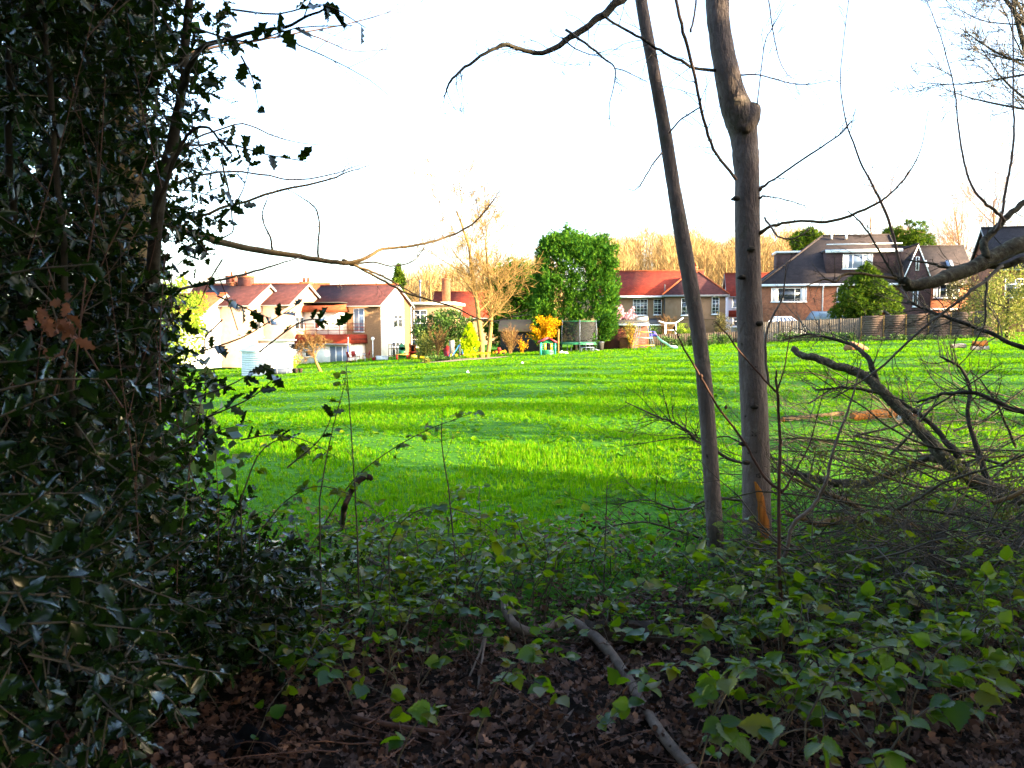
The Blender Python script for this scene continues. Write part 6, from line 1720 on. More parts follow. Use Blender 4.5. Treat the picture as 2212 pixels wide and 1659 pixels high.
def holly_volume():
    rng = np.random.default_rng(130)
    vol = [((-2.95, 4.1, 2.9), (1.30, 1.2, 1.9), 2700), ((-2.85, 3.6, 1.4), (1.35, 1.1, 1.0), 1350), ((-2.15, 4.2, .46), (1.1, .9, .42), 1000), ((-1.9, 2.5, .75), (.8, .6, .75), 480),
           ((-1.95, 3.4, 3.65), (.85, .7, .55), 230), ((-1.55, 1.9, 1.3), (.38, .3, .9), 130), ((-3.55, 5.3, 1.4), (1.25, .8, 1.4), 600)]
    tw = []
    for c, r, n in vol:
        d = rdir(rng, n); s = rng.uniform(.35, 1, n) ** .6
        p = np.array(c) + d * s[:, None] * np.array(r)
        for k in range(n):
            if p[k, 2] < .12: p[k, 2] = rng.uniform(.12, .5)
            dd = norm(d[k] * .6 + rng.normal(0, .5, 3) + [0, 0, -.1])
            tw.append((p[k], dd, rng.uniform(.2, .42)))
    # hand-placed sprays that cross the sky, the houses and the lawn
    for rows in ([(430, 760, 3.2), (520, 730, 3.1), (590, 690, 3.0), (640, 660, 3.0)], [(470, 640, 3.1), (540, 670, 3.0), (590, 690, 3.0)], [(560, 760, 3.1), (640, 700, 3.0), (690, 690, 3.0), (735, 705, 3.0)],
                 [(420, 860, 3.2), (500, 830, 3.1), (570, 790, 3.0)], [(450, 900, 3.3), (540, 860, 3.2), (600, 810, 3.1)], [(470, 300, 3.3), (560, 330, 3.2), (640, 345, 3.2), (665, 350, 3.2)],
                 [(420, 60, 2.8), (530, 90, 2.7), (640, 60, 2.6), (760, 55, 2.5)], [(500, 20, 2.8), (600, 30, 2.7), (700, 10, 2.6), (790, 60, 2.6)], [(470, 480, 3.3), (520, 420, 3.2), (545, 330, 3.2)], [(480, 560, 3.3), (450, 610, 3.2), (430, 660, 3.2)],
                 [(620, 1010, 3.6), (690, 950, 3.6), (720, 890, 3.6)], [(520, 950, 3.5), (600, 940, 3.5), (660, 970, 3.5)], [(480, 690, 3.2), (440, 740, 3.1), (480, 790, 3.1)], [(520, 120, 3.0), (545, 170, 3.0), (560, 240, 3.0)]):
        s = spline(rows, 10); q = np.array([P(*x) for x in s])
        tw.append((q, None, None))
    return tw, rng


def build_holly():
    tw, rng = holly_volume()
    base = np.array([-2.45, 3.9, 0.0])
    t = thing('holly_tree', 'dense dark glossy holly filling the left side', 'holly', base)
    stems = MB(); Pp, Dd, Uu, Ll, Ww = [], [], [], [], []
    for p, d, L in tw:
        if d is None:
            pts = p; L = np.linalg.norm(pts[-1] - pts[0]); nl = int(L / .045)
        else:
            k = 3; pts = [p]; dd = d.copy()
            for i in range(k): dd = norm(dd + rng.normal(0, .12, 3) + [0, 0, -.04]); pts.append(pts[-1] + dd * L / k)
            pts = np.array(pts); nl = int(L / .028)
        stems.tube(pts, np.linspace(.0045, .0018, len(pts)), 3, cap=False)
        s = rng.uniform(.08, 1.0, nl) * (len(pts) - 1); i = np.minimum(len(pts) - 2, s.astype(int))
        q = pts[i] + (pts[i + 1] - pts[i]) * (s - i)[:, None]
        td = norm(pts[i + 1] - pts[i]); sd = rdir(rng, nl); sd = norm(sd - td * (sd * td).sum(1)[:, None])
        Dd.append(norm(td * .55 + sd * .9)); Pp.append(q); Uu.append(norm(np.array([0, 0, 1.]) + .7 * rng.standard_normal((nl, 3))))
        Ll.append(rng.uniform(.045, .08, nl)); Ww.append(rng.uniform(.85, 1.25, nl))
    Pp, Dd, Uu, Ll, Ww = map(np.concatenate, (Pp, Dd, Uu, Ll, Ww))
    # the leaves that show largest become objects of their own
    rel = Pp - CAM; dep = rel @ FW; u = CX + F_PX * (rel @ RT) / dep; v = CY - F_PX * (rel @ UP) / dep
    inv = (u > 20) & (u < 2190) & (v > 20) & (v < 1640) & (dep > 1.0)
    score = np.where(inv, Ll / dep + (u > 430) * .006, -1)
    order = np.argsort(-score)[:300]
    mask = (u > -330) & (u < 2500) & (v > -260) & (v < 1900) & (dep > .5) & ((dep < 4.4) | (rng.random(len(Pp)) < .7)); mask[order] = False
    wpart('twigs', stems, M['twig_dark'], t, kind='stuff')
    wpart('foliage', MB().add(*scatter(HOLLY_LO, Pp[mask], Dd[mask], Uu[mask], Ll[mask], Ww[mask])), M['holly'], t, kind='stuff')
    me = np_mesh('leaf', HOLLY[0], [HOLLY[1]]); me.materials.append(M['holly'])
    for k in order:
        d = norm(Dd[k]); x = norm(np.cross(d, Uu[k])); z = np.cross(x, d)
        o = link(bpy.data.objects.new('leaf', me)); o.parent = t
        L, W = Ll[k], Ll[k] * Ww[k]; q = Pp[k] - base
        o.matrix_local = Matrix(((x[0] * W, d[0] * L, z[0] * L, q[0]), (x[1] * W, d[1] * L, z[1] * L, q[1]), (x[2] * W, d[2] * L, z[2] * L, q[2]), (0, 0, 0, 1)))
    # stems of the holly
    for rows in ([(300, 1500, 4.3, 34), (310, 1100, 4.2, 32), (320, 700, 4.2, 29), (335, 480, 4.1, 26), (362, 330, 4.1, 23), (392, 200, 4.1, 20), (402, 60, 4.1, 18), (410, -120, 4.1, 15)],
                 [(60, 1500, 3.8, 22), (80, 1000, 3.8, 20), (60, 700, 3.8, 18), (30, 400, 3.8, 16), (20, 100, 3.8, 12)], [(200, 1450, 3.5, 18), (170, 1000, 3.5, 16), (150, 600, 3.5, 14), (110, 250, 3.5, 12), (90, 0, 3.5, 9)],
                 [(392, 200, 3.7, 14), (440, 120, 3.3, 12), (520, 90, 3.0, 9), (620, 60, 2.8, 7), (700, 20, 2.7, 5)], [(335, 480, 3.7, 10), (400, 300, 3.6, 8), (440, 270, 3.5, 6), (500, 330, 3.3, 4)]):
        limb(t, rows, 'bark_dark', n=30, sides=10, name='stem', twigs=4, tl=.4, tr=.004)
    out = []
    for k in range(90):      # dry shoots leaning through the holly
        q = np.array([rng.uniform(-3.3, -1.4), rng.uniform(2.6, 4.6), rng.uniform(.2, 2.6)])
        grow(rng, q, norm(np.array([rng.uniform(-.5, .3), rng.uniform(-.3, .3), 1.0])), rng.uniform(.5, 1.4), rng.uniform(.002, .004), 0, 1, out, kids=(1, 3), ratio=(.3, .5), upt=.05, wander=.08, segs=5, tip=.4)
    wpart('dry_shoots', tubes_mb(out, (5, 4), .0012), M['stick_brown'], t, kind='stuff')


build_holly()

# ivy-clad trunk behind the holly
IB = np.array([P(262, 700, 5.2)[0], 5.2, 0.0]); IB[2] = gz(IB[0], IB[1])
iv = thing('ivy_clad_tree', 'brown tree trunk clad with ivy behind the holly', 'tree', IB)
rng = np.random.default_rng(140)
cpts = spline([IB - [0, 0, .2], IB + [.03, 0, 1.5], IB + [-.02, .05, 3.2], IB + [.05, 0, 7]], 24)
wpart('trunk', MB().tube(cpts, np.linspace(.21, .13, 24), 16, bump=.03, rng=rng), M['bark_warm'], iv, smooth=True)
n = 1500; a = rng.uniform(0, 6.28, n); z = rng.uniform(.1, 4.2, n)
keep = np.sin(a * 2 + z * 2.2) + np.sin(z * 4.1 + a) > -.5; a, z = a[keep], z[keep]; n = len(a)
p = np.stack([IB[0] + np.cos(a) * .23, IB[1] + np.sin(a) * .23, IB[2] + z], -1); od = np.stack([np.cos(a), np.sin(a), np.zeros(n)], -1)
wpart('ivy', MB().add(*scatter(OV5, p, norm(np.tile([0, 0, -1.], (n, 1)) + rng.normal(0, .4, (n, 3)) + od * .3), od + rng.normal(0, .25, (n, 3)), rng.uniform(.05, .09, n), 1.5)), M['ivy'], iv, kind='stuff')
pv = []
for c, r, n_ in (((-4.0, 6.0, 3.2), (1.35, .9, 2.6), 4200), ((-3.6, 5.6, 1.0), (1.5, .8, 1.0), 2200), ((-3.2, 5.4, 4.2), (.95, .8, 1.2), 1200)):
    q_, o_ = lumps(rng, c, r, 80, .32, n_, 2.0, .45); pv.append(q_)
pv = np.vstack(pv); n = len(pv)
wpart('ivy', MB().add(*scatter(DIAM, pv, norm(rng.normal(0, .6, (n, 3)) + [0, 0, -.6]), norm(rng.normal(0, .5, (n, 3)) + [0, -.8, .4]), rng.uniform(.07, .13, n), 1.5)), M['ivy'], iv, kind='stuff')
# cluster of withered oak leaves hanging in the holly
b = P(110, 690, 2.6)
t = thing('withered_leaves', 'cluster of withered orange-brown oak leaves caught in the holly', 'leaves', b)
me = np_mesh('leaf', OAK[0], [OAK[1]]); me.materials.append(M['oakleaf'])
for k in range(26):
    q = np.array([P(rng.normal(112, 34), rng.normal(690, 38), 2.6 + rng.normal(0, .05))]) - b
    d = norm(rng.normal(0, .6, 3) + [0, 0, -.7]); u = norm(rng.normal(0, .6, 3) + [0, -1, .2]); x = norm(np.cross(d, u)); z = np.cross(x, d); L = rng.uniform(.04, .068)
    o = link(bpy.data.objects.new('leaf', me)); o.parent = t; q = q[0]
    o.matrix_local = Matrix(((x[0] * L, d[0] * L, z[0] * L, q[0]), (x[1] * L, d[1] * L, z[1] * L, q[1]), (x[2] * L, d[2] * L, z[2] * L, q[2]), (0, 0, 0, 1)))
wpart('twig', MB().tube([P(60, 600, 2.65), P(110, 650, 2.6), P(130, 720, 2.6)], .003, 5), M['twig_dark'], t)

# ================================================================== WOODLAND FLOOR
def build_litter():
    rng = np.random.default_rng(150)
    n = 17000
    y = rng.uniform(2.4, 8.2, n) ; y = np.where(rng.random(n) < .55, rng.uniform(2.6, 5.4, n), y)
    x = y * rng.uniform(-.72, .72, n)
    z = ground(x, y) + .05 * np.clip((9 - y) / 4, 0, 1) * np.sin(x * 2.3 + y) * np.sin(y * 2.9 - x * .7) + rng.uniform(.003, .045, n)
    a = rng.uniform(0, 6.28, n); d = np.stack([np.cos(a), np.sin(a), rng.normal(0, .45, n)], -1)
    up = norm(np.tile([0, 0, 1.], (n, 1)) + rng.normal(0, .7, (n, 3)))
    V, Fs = scatter(OAK_LO, np.stack([x, y, z], -1), d, up, rng.uniform(.028, .078, n), rng.uniform(.7, 1.5, n))
    tag(obj('leaf_litter', (V, [Fs]), M['litter'], kind='stuff'), 'brown fallen oak leaves carpeting the woodland floor', 'leaf litter')
    # little sticks among the leaves
    out = []
    for k in range(800):
        yy = rng.uniform(2.7, 7.0); xx = yy * rng.uniform(-.7, .7); a = rng.uniform(0, 6.28)
        p = np.array([xx, yy, gz(xx, yy) + rng.uniform(.02, .07)])
        grow(rng, p, np.array([math.cos(a), math.sin(a), rng.uniform(-.05, .15)]), rng.uniform(.12, .5), rng.uniform(.0015, .005), 0, 1, out, kids=(0, 3), ratio=(.3, .5), upt=0, wander=.12, segs=4, tip=.5)
    tag(obj('twig_litter', tubes_mb(out, (5, 4), .001), M['stick_brown'], kind='stuff'), 'thin broken twigs strewn over the fallen leaves', 'twigs')


build_litter()


def build_undergrowth():
    rng = np.random.default_rng(160)
    # fresh low shoots: stems with pairs of small leaves
    Pp, Dd, Uu, Ll = [], [], [], []; st = MB()
    for k in range(1150):
        y = rng.uniform(4.5, 6.5); x = y * rng.uniform(-.34, .7)
        if y < 5.4 and rng.random() < .6: continue
        h = rng.uniform(.06, .34) * (1.15 if y > 6 else .8)
        b = np.array([x, y, gz(x, y)]); tip = b + np.array([rng.normal(0, .08), rng.normal(0, .08), h])
        st.tube([b, (b + tip) / 2 + rng.normal(0, .012, 3), tip], [.0022, .0016, .001], 3, cap=False)
        m_ = rng.integers(5, 13); s = rng.uniform(.3, 1, m_); a = rng.uniform(0, 6.28, m_)
        Pp.append(b + (tip - b) * s[:, None]); Dd.append(np.stack([np.cos(a), np.sin(a), rng.normal(.15, .3, m_)], -1)); Uu.append(norm(np.tile([0, 0, 1.], (m_, 1)) + rng.normal(0, .35, (m_, 3)))); Ll.append(rng.uniform(.02, .055, m_))
    V, Fs = scatter(OV5, *map(np.concatenate, (Pp, Dd, Uu, Ll)))
    tag(obj('undergrowth', MB().add(V, Fs), M['sprout'], kind='stuff'), 'low fresh green shoots along the edge of the lawn', 'undergrowth')
    tag(obj('undergrowth_stems', st, M['twig_dark'], kind='stuff'), 'thin stems of the low green shoots', 'undergrowth')
    # bramble thicket: arching canes with leaflets in threes
    Pp, Dd, Uu, Ll = [], [], [], []; st = MB()
    for k in range(330):
        z_ = rng.random()
        if z_ < .42: y = rng.uniform(4.8, 6.3); x = y * rng.uniform(-.3, .66)
        elif z_ < .78: y = rng.uniform(3.3, 5.4); x = y * rng.uniform(.25, .68)
        else: y = rng.uniform(3.9, 5.8); x = y * rng.uniform(-.34, .04)
        cane(rng, np.array([x, y, gz(x, y)]), rng.uniform(.35, .95), st, Pp, Dd, Uu, Ll)
    V, Fs = scatter(OV7, *map(np.concatenate, (Pp, Dd, Uu, Ll)))
    tag(obj('bramble_thicket', MB().add(V, Fs), M['bramble'], kind='stuff'), 'mass of bramble leaves behind the nearer canes', 'bramble')
    tag(obj('bramble_stems', st, M['twig_dark'], kind='stuff'), 'tangled thin stems of the bramble thicket', 'bramble')


def cane(rng, b, L, st, Pp, Dd, Uu, Ll, size=(.03, .095), hgt=(.15, .55), az=None, dens=.075):
    a = rng.uniform(0, 6.28) if az is None else az
    h = rng.uniform(*hgt); dv = np.array([math.cos(a), math.sin(a), 0])
    c = spline([b, b + dv * L * .25 + [0, 0, h * .85], b + dv * L * .6 + [0, 0, h], b + dv * L + [0, 0, h * rng.uniform(.3, .8)]], 12)
    c[1:] += rng.normal(0, .008, (11, 3))
    st.tube(c, np.linspace(.0045, .0015, 12), 5, cap=False)
    for s in np.arange(.25, 1.0, dens / L * .9):
        t = s * 11; i = min(10, int(t)); q = c[i] + (c[i + 1] - c[i]) * (t - i); td = norm(c[i + 1] - c[i])
        sd = rng.normal(0, 1, 3); sd[2] = abs(sd[2]) * .4; sd = norm(sd)
        j = q + sd * rng.uniform(.025, .06)
        st.tube([q, j], [.0014, .001], 3, cap=False)
        sz = rng.uniform(*size)
        pd = norm(sd + [0, 0, -.15]); sx = norm(np.cross(pd, [0, 0, 1.]))
        for dd, f in ((pd, 1.0), (norm(pd * .35 + sx), .8), (norm(pd * .35 - sx), .8)):
            if rng.random() < .1: continue
            Pp.append(j[None]); Dd.append((dd + rng.normal(0, .12, 3))[None]); Uu.append(norm(np.array([0, 0, 1.]) + rng.normal(0, .55, 3))[None]); Ll.append(np.array([sz * f]))
    return c


build_undergrowth()

# nearest bramble canes, each a thing with its own leaves
LEAF = []
for k in range(3):
    tv, tf = T_ovate(13, .40 + .04 * k, .10, .09 + .03 * k, .14 + .06 * k)
    me = np_mesh('leaf', tv, [tf]); me.materials.append(M['bramble']); LEAF.append(me)
NEAR = [
    ('bramble cane sloping across the fallen leaves at lower left, large dark leaves', (470, 1330), 1.15, -.55, .05, .11), ('low bramble with big ribbed leaf below the curved pale stick', (900, 1500), .7, .35, .05, .10),
    ('bramble with large ribbed leaves beside the bend of the pale stick', (1170, 1440), .5, -.3, .06, .10), ('bramble arching right from the dark stump', (1420, 1400), .8, .2, .05, .09),
    ('bramble with hanging yellow-green leaves above the fallen log', (1620, 1420), .8, -.5, .06, .11), ('bramble with two large serrated leaves at the bottom, right of the stick', (1640, 1590), .6, -.2, .08, .13),
    ('bramble leaves over the middle of the fallen log', (1800, 1500), .7, .3, .06, .10), ('bramble with broad dark leaves in the bottom right corner', (2000, 1600), .7, .4, .08, .13),
    ('bramble spray left of the white paper scrap', (1960, 1400), .7, -.2, .06, .10), ('bramble spray along the right edge under the litter scraps', (2120, 1480), .6, .1, .07, .11),
    ('bramble shoots at the foot of the slender trunk', (1500, 1270), .7, -.3, .05, .09), ('bramble shoots at the foot of the thick trunk', (1630, 1290), .7, .3, .05, .09),
    ('bramble rising right of the sapling foot', (1780, 1310), .7, .5, .05, .09), ('bramble with yellowish leaves in the middle of the thicket', (1300, 1290), .8, .2, .05, .09),
    ('bramble arching over the pale twig at the centre', (1050, 1330), .7, .6, .05, .09), ('bramble with round pale-backed leaves left of centre', (760, 1200), .9, .3, .05, .09),
    ('bramble leaves under the holly edge', (560, 1180), .8, .1, .05, .09), ('bramble trailing at the bottom edge right of the corner stick', (1500, 1640), .5, .2, .07, .11),
]
for i, (lab, (vx, vy), L, az, s0, s1) in enumerate(NEAR):
    rng = np.random.default_rng(300 + i)
    b = G(vx, vy); Pp, Dd, Uu, Ll = [], [], [], []; st = MB()
    t = thing('bramble', lab, 'bramble', b, 0, 'bramble canes of the wood edge')
    hg = (.18, .36)
    cane(rng, b, L, st, Pp, Dd, Uu, Ll, (s0, s1), hg, az, .085)
    wpart('cane', st, M['twig_dark'], t)
    for p_, d_, u_, l_ in zip(Pp, Dd, Uu, Ll):
        d = norm(d_[0]); x = norm(np.cross(d, u_[0])); z = np.cross(x, d); q = p_[0] - b; L_ = l_[0]
        o = link(bpy.data.objects.new('leaf', LEAF[rng.integers(0, 3)])); o.parent = t
        o.matrix_local = Matrix(((x[0] * L_, d[0] * L_, z[0] * L_, q[0]), (x[1] * L_, d[1] * L_, z[1] * L_, q[1]), (x[2] * L_, d[2] * L_, z[2] * L_, q[2]), (0, 0, 0, 1)))


def spray(label, rows, s0, s1, seed, dens=.06, group='bramble canes of the wood edge'):
    rng = np.random.default_rng(seed)
    c = np.array([P(*r) for r in spline(rows, 14)]); b = c[0].copy(); b[2] = gz(b[0], b[1])
    t = thing('bramble', label, 'bramble', b, 0, group)
    st = MB(); st.tube(np.vstack([b, c]), np.linspace(.0045, .0014, 15), 5, cap=False)
    L = np.linalg.norm(np.diff(c, axis=0), axis=1).sum()
    for s in np.arange(.15, 1.0, dens / L):
        k = s * 13; i = min(12, int(k)); q = c[i] + (c[i + 1] - c[i]) * (k - i)
        sd = norm(rng.normal(0, 1, 3) * [1, 1, .5]); j = q + sd * rng.uniform(.02, .045); st.tube([q, j], [.0013, .0009], 3, cap=False)
        sz = rng.uniform(s0, s1); pd = norm(sd + [0, 0, -.2]); sx = norm(np.cross(pd, [0, 0, 1.]))
        for dd, f in ((pd, 1.0), (norm(pd * .35 + sx), .8), (norm(pd * .35 - sx), .8)):
            if rng.random() < .15: continue
            d = norm(dd + rng.normal(0, .15, 3)); u = norm(np.array([0, -.3, 1.]) + rng.normal(0, .4, 3)); x = norm(np.cross(d, u)); z = np.cross(x, d); L_ = sz * f; q2 = j - b
            o = link(bpy.data.objects.new('leaf', LEAF[rng.integers(0, 3)])); o.parent = t
            o.matrix_local = Matrix(((x[0] * L_, d[0] * L_, z[0] * L_, q2[0]), (x[1] * L_, d[1] * L_, z[1] * L_, q2[1]), (x[2] * L_, d[2] * L_, z[2] * L_, q2[2]), (0, 0, 0, 1)))
    wpart('cane', st, M['twig_dark'], t)


spray('long leafy bramble spray reaching right over the lawn at left centre', [(690, 1150, 4.6), (760, 1040, 4.6), (840, 975, 4.6), (920, 930, 4.6), (985, 905, 4.6), (1038, 885, 4.6)], .03, .055, 401, .05)
spray('upright bramble shoot with rounded leaves against the lawn at left', [(690, 1080, 4.2), (705, 990, 4.2), (725, 900, 4.2), (742, 840, 4.2), (748, 800, 4.2)], .03, .055, 402, .085)
spray('bramble shoot with pale-backed leaves just right of the holly', [(520, 1080, 4.0), (560, 980, 4.0), (620, 945, 4.0), (680, 960, 4.0), (730, 990, 4.0)], .04, .07, 403, .06)
spray('arching bramble with drooping yellow-green leaves in front of the lawn edge', [(840, 1180, 4.2), (870, 1125, 4.2), (930, 1095, 4.2), (1000, 1105, 4.2), (1060, 1140, 4.2), (1100, 1180, 4.2)], .05, .085, 404, .075)
spray('dense low bramble spray left of the dark broken branch', [(560, 1150, 4.2), (620, 1080, 4.2), (690, 1050, 4.2), (770, 1075, 4.2), (830, 1120, 4.2)], .04, .07, 405, .06)

spray('bramble cane with big grey-green leaves sloping over the litter at lower left', [(500, 1345, 3.9), (580, 1375, 3.8), (660, 1415, 3.7), (740, 1455, 3.55), (830, 1500, 3.4), (930, 1560, 3.2)], .06, .10, 406, .085)
spray('near bramble with hanging yellow-green leaves right of the curved stick', [(1500, 1690, 2.7), (1540, 1560, 2.7), (1580, 1480, 2.75), (1620, 1440, 2.8), (1680, 1460, 2.8)], .06, .10, 407, .08)
spray('near bramble spanning the bottom right corner', [(1880, 1690, 2.6), (1960, 1570, 2.6), (2040, 1510, 2.6), (2120, 1490, 2.6), (2205, 1510, 2.6)], .07, .11, 408, .085)
spray('bramble with broad ribbed leaves under the bend of the curved stick', [(1030, 1590, 3.2), (1070, 1490, 3.2), (1120, 1430, 3.2), (1180, 1415, 3.2), (1235, 1440, 3.2)], .06, .10, 409, .085)
spray('pair of large serrated leaves low at the bottom, right of the stick end', [(1600, 1690, 2.5), (1670, 1600, 2.5), (1740, 1575, 2.5), (1800, 1600, 2.5)], .08, .12, 410, .12)
spray('bramble arch in front of the white paper wrapper', [(1740, 1560, 2.9), (1810, 1440, 2.9), (1890, 1400, 2.9), (1970, 1405, 2.9), (2040, 1450, 2.9)], .06, .095, 411, .08)
spray('small bramble with one drooping grey leaf at bottom centre', [(860, 1640, 3.0), (900, 1560, 3.0), (935, 1540, 2.95), (955, 1570, 2.95)], .06, .09, 412, .1)


# ---- sticks and logs lying in front
def gpath(rows, n, lift=.02):
    """rows: (vx, vy, width px, lift) on the ground."""
    s = spline(rows, n); out = []; rad = []
    for vx, vy, w, l in s:
        p = G(vx, vy); d = np.linalg.norm(p - CAM); r = max(.5, w) * .5 * d / F_PX
        out.append(p + [0, 0, l + r * .6]); rad.append(r)
    return np.array(out), np.array(rad)


def stick(name, label, rows, mat, n=30, sides=10, twigs=0, seed=0, knots=0):
    rng = np.random.default_rng(seed)
    pts, rad = gpath(rows, n)
    t = thing(name, label, 'stick', pts[0])
    wpart('wood', MB().tube(pts, rad * (1 + .03 * rng.standard_normal(n)), sides, bump=.03, rng=rng), M[mat], t, smooth=True)
    for k in range(knots):
        i = int((k + .7) / (knots + .6) * (n - 1)); c = pts[i] + np.array([rng.normal(0, .3), -.6, .6]) * rad[i]
        wpart('knot', MB().tube([c - [rad[i] * .25, 0, 0], c + [0, -.003, .003], c + [rad[i] * .25, 0, 0]], [.002, rad[i] * .28, .002], 7), M['rotten'], t, smooth=True)
    return t


stick('curved_stick', 'pale thick curved stick running to the bottom edge', [(1088, 1322, 12.5, .10), (1092, 1352, 17.2, .09), (1115, 1380, 19.5, .06), (1160, 1390, 19.5, .05), (1205, 1370, 17.2, .06), (1230, 1372, 20.3, .07), (1290, 1408, 21.1, .06), (1345, 1475, 21.1, .05), (1390, 1550, 21.1, .04), (1435, 1615, 21.8, .03), (1490, 1680, 22.6, .03), (1530, 1730, 22.6, .03)], 'stick_pale', n=60, sides=14, seed=1, knots=6)
stick('brown_stick', 'long reddish brown stick at left crossing the fallen leaves', [(330, 1235, 9, .10), (430, 1268, 12, .08), (520, 1298, 14, .06), (620, 1322, 15, .04), (710, 1345, 14, .03), (760, 1358, 10, .02), (800, 1366, 5, .02)], 'stick_brown', n=36, seed=2, knots=3)
stick('brown_stick', 'second brown stick just below the long reddish one', [(440, 1305, 5, .04), (540, 1320, 8, .03), (640, 1332, 8, .02), (740, 1342, 5, .02)], 'stick_brown', n=24, seed=3)
stick('brown_stick', 'tan stick pointing to the curved pale one from upper left', [(775, 1242, 8, .14), (830, 1262, 10, .12), (880, 1288, 11, .10), (935, 1312, 11, .07), (975, 1330, 6, .05)], 'stick_pale', n=26, seed=4, knots=2)
stick('thin_stick', 'thin pale stick above the leaf litter at centre left', [(690, 1372, 4, .05), (760, 1378, 6, .05), (840, 1385, 5, .04), (930, 1420, 4, .02)], 'stick_pale', n=22, sides=7, seed=5)
stick('thin_stick', 'thin straight twig under the bend of the pale stick', [(1140, 1394, 8, .02), (1200, 1408, 8, .02), (1270, 1430, 7, .02), (1350, 1448, 6, .02), (1420, 1460, 3, .02)], 'stick_brown', n=22, sides=7, seed=6)
stick('forked_twig', 'grey forked twig standing in the litter left of the pale stick', [(1010, 1480, 4, .02), (1040, 1425, 6, .06), (1052, 1388, 6, .10), (1046, 1420, 6, .07), (1032, 1500, 5, .02)], 'stick_pale', n=24, sides=7, seed=7)
stick('thin_stick', 'short pale stick in the leaves at bottom centre', [(1130, 1640, 8, .02), (1190, 1600, 9, .03), (1240, 1545, 7, .02)], 'stick_pale', n=16, sides=8, seed=8)
stick('thin_stick', 'dark twig lying across the leaves near the bottom middle', [(760, 1560, 10, .02), (850, 1580, 11, .02), (960, 1595, 8, .02)], 'stick_brown', n=16, sides=8, seed=9)
a = G(1640, 1478); b = G(1880, 1545)
log('fallen_log', 'brown fallen log half covered by bramble at lower right', a + [0, 0, .05], b + [0, 0, .05], .055, 'stick_brown', 'log_cut', seed=161)
a = G(1975, 1568); b = G(2075, 1592)
log('fallen_log', 'short piece of log near the bottom right corner', a + [0, 0, .04], b + [0, 0, .04], .035, 'stick_brown', 'log_cut', seed=162)
a = G(1960, 1325); b = G(2230, 1335)
log('fallen_log', 'thin pale log behind the white paper scrap', a + [0, 0, .05], b + [0, 0, .05], .04, 'stick_pale', 'log_cut', seed=163)
# rotten stump
p = G(1335, 1392); rng = np.random.default_rng(164)
t = thing('rotten_stump', 'dark rotten hollow stump among the brambles right of centre', 'stump', p)
pts = spline([p + [-.16, 0, .03], p + [-.02, .02, .06], p + [.16, -.01, .07], p + [.3, -.02, .03]], 12)
wpart('wood', MB().tube(pts, np.linspace(.09, .05, 12), 12, bump=.18, rng=rng), M['rotten'], t)
for k in range(5):
    c = p + [rng.uniform(-.15, .2), rng.normal(0, .04), .06]
    wpart('splinter', MB().tube([c, c + [rng.normal(0, .04), rng.normal(0, .02), rng.uniform(.05, .13)]], [.028, .004], 6, bump=.1, rng=rng), M['rotten'], t)
# dark broken branch standing against the lawn
p = P(790, 1000, 5.4); q0 = G(740, 1140)
t = thing('broken_branch', 'dark crooked broken branch end against the lawn at left', 'branch', q0)
pp = spline([q0, P(742, 1105, 5.5), P(758, 1062, 5.4), P(778, 1036, 5.4), P(797, 1030, 5.4), P(803, 1038, 5.4)], 22)
wpart('wood', MB().tube(pp, np.interp(np.linspace(0, 1, 22), [0, .5, .85, 1], [.02, .02, .022, .01]), 12, bump=.2, rng=rng), M['rotten'], t, smooth=True)


# ---- litter scraps at the right
def crumple(name, label, vx, vy, w, h, mat, seed):
    p = G(vx, vy); rng = np.random.default_rng(seed)
    n = 14; u = np.linspace(-.5, .5, n)
    U, W_ = np.meshgrid(u, u)
    Z = .02 + h * (.5 + .5 * np.sin(5 * U + rng.uniform(0, 6)) * np.cos(4 * W_ + rng.uniform(0, 6))) + rng.normal(0, h * .2, (n, n)) + h * .5 * np.sin(11 * U + 7 * W_)
    U = U * (1 + .25 * np.sin(5 * W_ + seed)); W_ = W_ * (1 + .3 * np.sin(4 * U + seed * 2))
    V = np.stack([p[0] + U * w, p[1] + W_ * w * .7, p[2] + Z], -1).reshape(-1, 3)
    i = np.arange(n - 1)[:, None] * n + np.arange(n - 1)[None]
    Q = np.stack([i, i + 1, i + n + 1, i + n], -1).reshape(-1, 4)
    V2 = V - [0, 0, .004]
    tag(obj(name, MB().add(V, Q).add(V2, Q[:, ::-1]), M[mat], None), label, 'litter')


crumple('paper_wrapper', 'crumpled white paper wrapper lying at lower right', 2112, 1382, .22, .09, 'paper', 171)
crumple('plastic_wrapper', 'blue and white plastic wrapper at the right edge', 2205, 1432, .14, .05, 'paper_blue', 172)
crumple('paper_wrapper', 'white paper corner at the right edge above the blue wrapper', 2206, 1408, .12, .05, 'paper', 173)
crumple('plastic_wrapper', 'small grey wrapper below the white paper', 2070, 1450, .12, .05, 'log_grey', 174)
crumple('plastic_bag', 'black plastic bag half buried in leaves at bottom left', 555, 1625, .24, .06, 'black', 175)
crumple('paper_wrapper', 'tiny white scrap on the grass among the fallen limbs', 1955, 910, .25, .12, 'paper', 177)


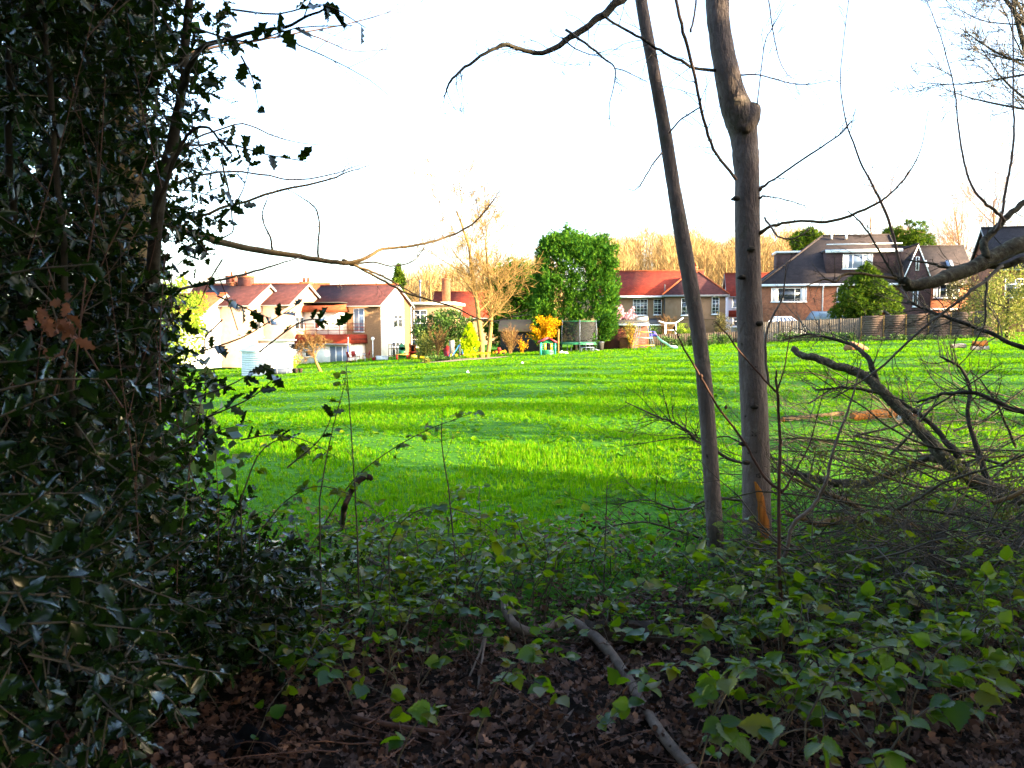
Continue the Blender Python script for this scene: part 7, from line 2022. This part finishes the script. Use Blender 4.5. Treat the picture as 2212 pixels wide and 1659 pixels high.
# ================================================================== WOOD ROUND THE CAMERA: what throws the shade
def wood_tree(rng, x, y, h, mbT, leaves, ivy=900, r=.22, kids=(9, 14)):
    b = np.array([x, y, gz(x, y)]); out = []
    grow(rng, b, np.array([rng.normal(0, .05), rng.normal(0, .05), 1.0]), h, r, 0, 2, out, kids=kids, ratio=(.25, .4), ang=(.5, 1.1), upt=.15, wander=.06, segs=8, start=.3)
    for o in out: mbT.tube(o[0], np.maximum(o[1], .012), (8, 4, 3)[min(2, o[2])], cap=False)
    k = ivy; z = rng.uniform(.02, .92, k) * h; a = rng.uniform(0, 6.28, k); rr = rng.uniform(.15, .75, k) * (1.0 + .5 * np.sin(z * 1.3 + x))
    p = b + np.stack([np.cos(a) * rr, np.sin(a) * rr, z], -1)
    leaves.append(p)


def build_wood():
    rng = np.random.default_rng(180)
    T = MB(); leaves = []
    # along the right-hand side of the lawn, outside the view: long late shadows
    for cc_, dx, h, iv_ in ((8.0, 3, 10, 1500), (13.6, 3, 11, 1300), (17.2, 7, 12, 1500), (18.1, 2, 9, 900), (21.5, 5, 12, 1500), (22.6, 12, 13, 1400), (26.0, 3, 12, 1300), (29.5, 9, 12, 1500), (30.4, 4, 10, 900), (34.0, 6, 12, 1400), (38.5, 12, 13, 1300), (41.0, 8, 9, 900), (46.0, 14, 12, 1000)):
        y = (cc_ - .39 * (5 + dx)) / 1.185; wood_tree(rng, .68 * y + 5 + dx, y, h, T, leaves, iv_, kids=(5, 9))
    # close wood behind and beside the camera
    for x, y, h, iv_ in ((6.5, 1.5, 10, 1500), (9, -2, 11, 1800), (12, 3.5, 10, 1500), (5, -4, 10, 1500), (14, -3, 12, 1500), (0.5, -5, 11, 1200), (-4, -4, 10, 1200), (-6, 1, 10, 1500), (18, 2, 12, 1200)):
        wood_tree(rng, x, y, h, T, leaves, iv_)
    leaves = np.vstack(leaves)
    # unseen evergreen canopy clumps added above and beside the camera to darken the foreground
    cs = [((5.5, -1.5, 3.2), (3.5, 3.0, 2.6), 3200), ((-.5, -4.0, 3.0), (5.0, 2.2, 3.0), 3200), ((-5.5, 1.0, 4.2), (2.6, 3.0, 3.0), 2400), ((1.0, -.2, 5.6), (4.5, 3.2, 1.3), 3600), ((9.0, 1.0, 3.5), (3.0, 3.0, 3.4), 2600), ((3.4, 2.4, 5.0), (2.4, 1.8, 1.0), 1600), ((10.5, 2.2, 4.2), (2.4, 2.2, 4.0), 3600), ((14.5, 1.5, 5.0), (2.6, 2.6, 4.4), 3000), ((16, -2.5, 5), (4, 3, 4.5), 3000), ((9.0, 4.0, 1.8), (1.6, 1.6, 1.8), 1500), ((-3.2, 1.2, 3.9), (1.8, 1.5, 1.2), 2000), ((4.4, 1.6, 3.3), (1.6, 1.6, 1.6), 1800), ((-2.6, 3.2, 5.4), (2.4, 2.0, 1.0), 1800)]
    big = []
    for c, r, n in cs:
        p, o = lumps(rng, c, r, 60, .6, n, 2.0, .5); big.append(p)
    big = np.vstack(big); big = big[(big[:, 2] > .3)]
    # keep the view open
    rel = big - CAM; inview = (rel[:, 1] > .3) & (np.abs(rel[:, 0]) < rel[:, 1] * .72 + .25) & (rel[:, 2] < rel[:, 1] * .46 + .25)
    big = big[~inview]
    n1, n2 = len(leaves), len(big)
    mb = MB()
    mb.add(*scatter(DIAM, leaves, rdir(rng, n1), rdir(rng, n1), rng.uniform(.16, .34, n1), 1.6))
    mb.add(*scatter(DIAM, big, rdir(rng, n2), rdir(rng, n2), rng.uniform(.16, .32, n2), 1.6))
    tag(obj('wood_trunks', T, M['bark_dark'], kind='stuff'), 'bare trunks and limbs of the wood beside the lawn', 'wood')
    tag(obj('wood_and_shade_foliage', mb, M['ivy'], kind='stuff'), 'ivy of the surrounding wood, with unseen evergreen leaves added for shade', 'wood')


build_wood()
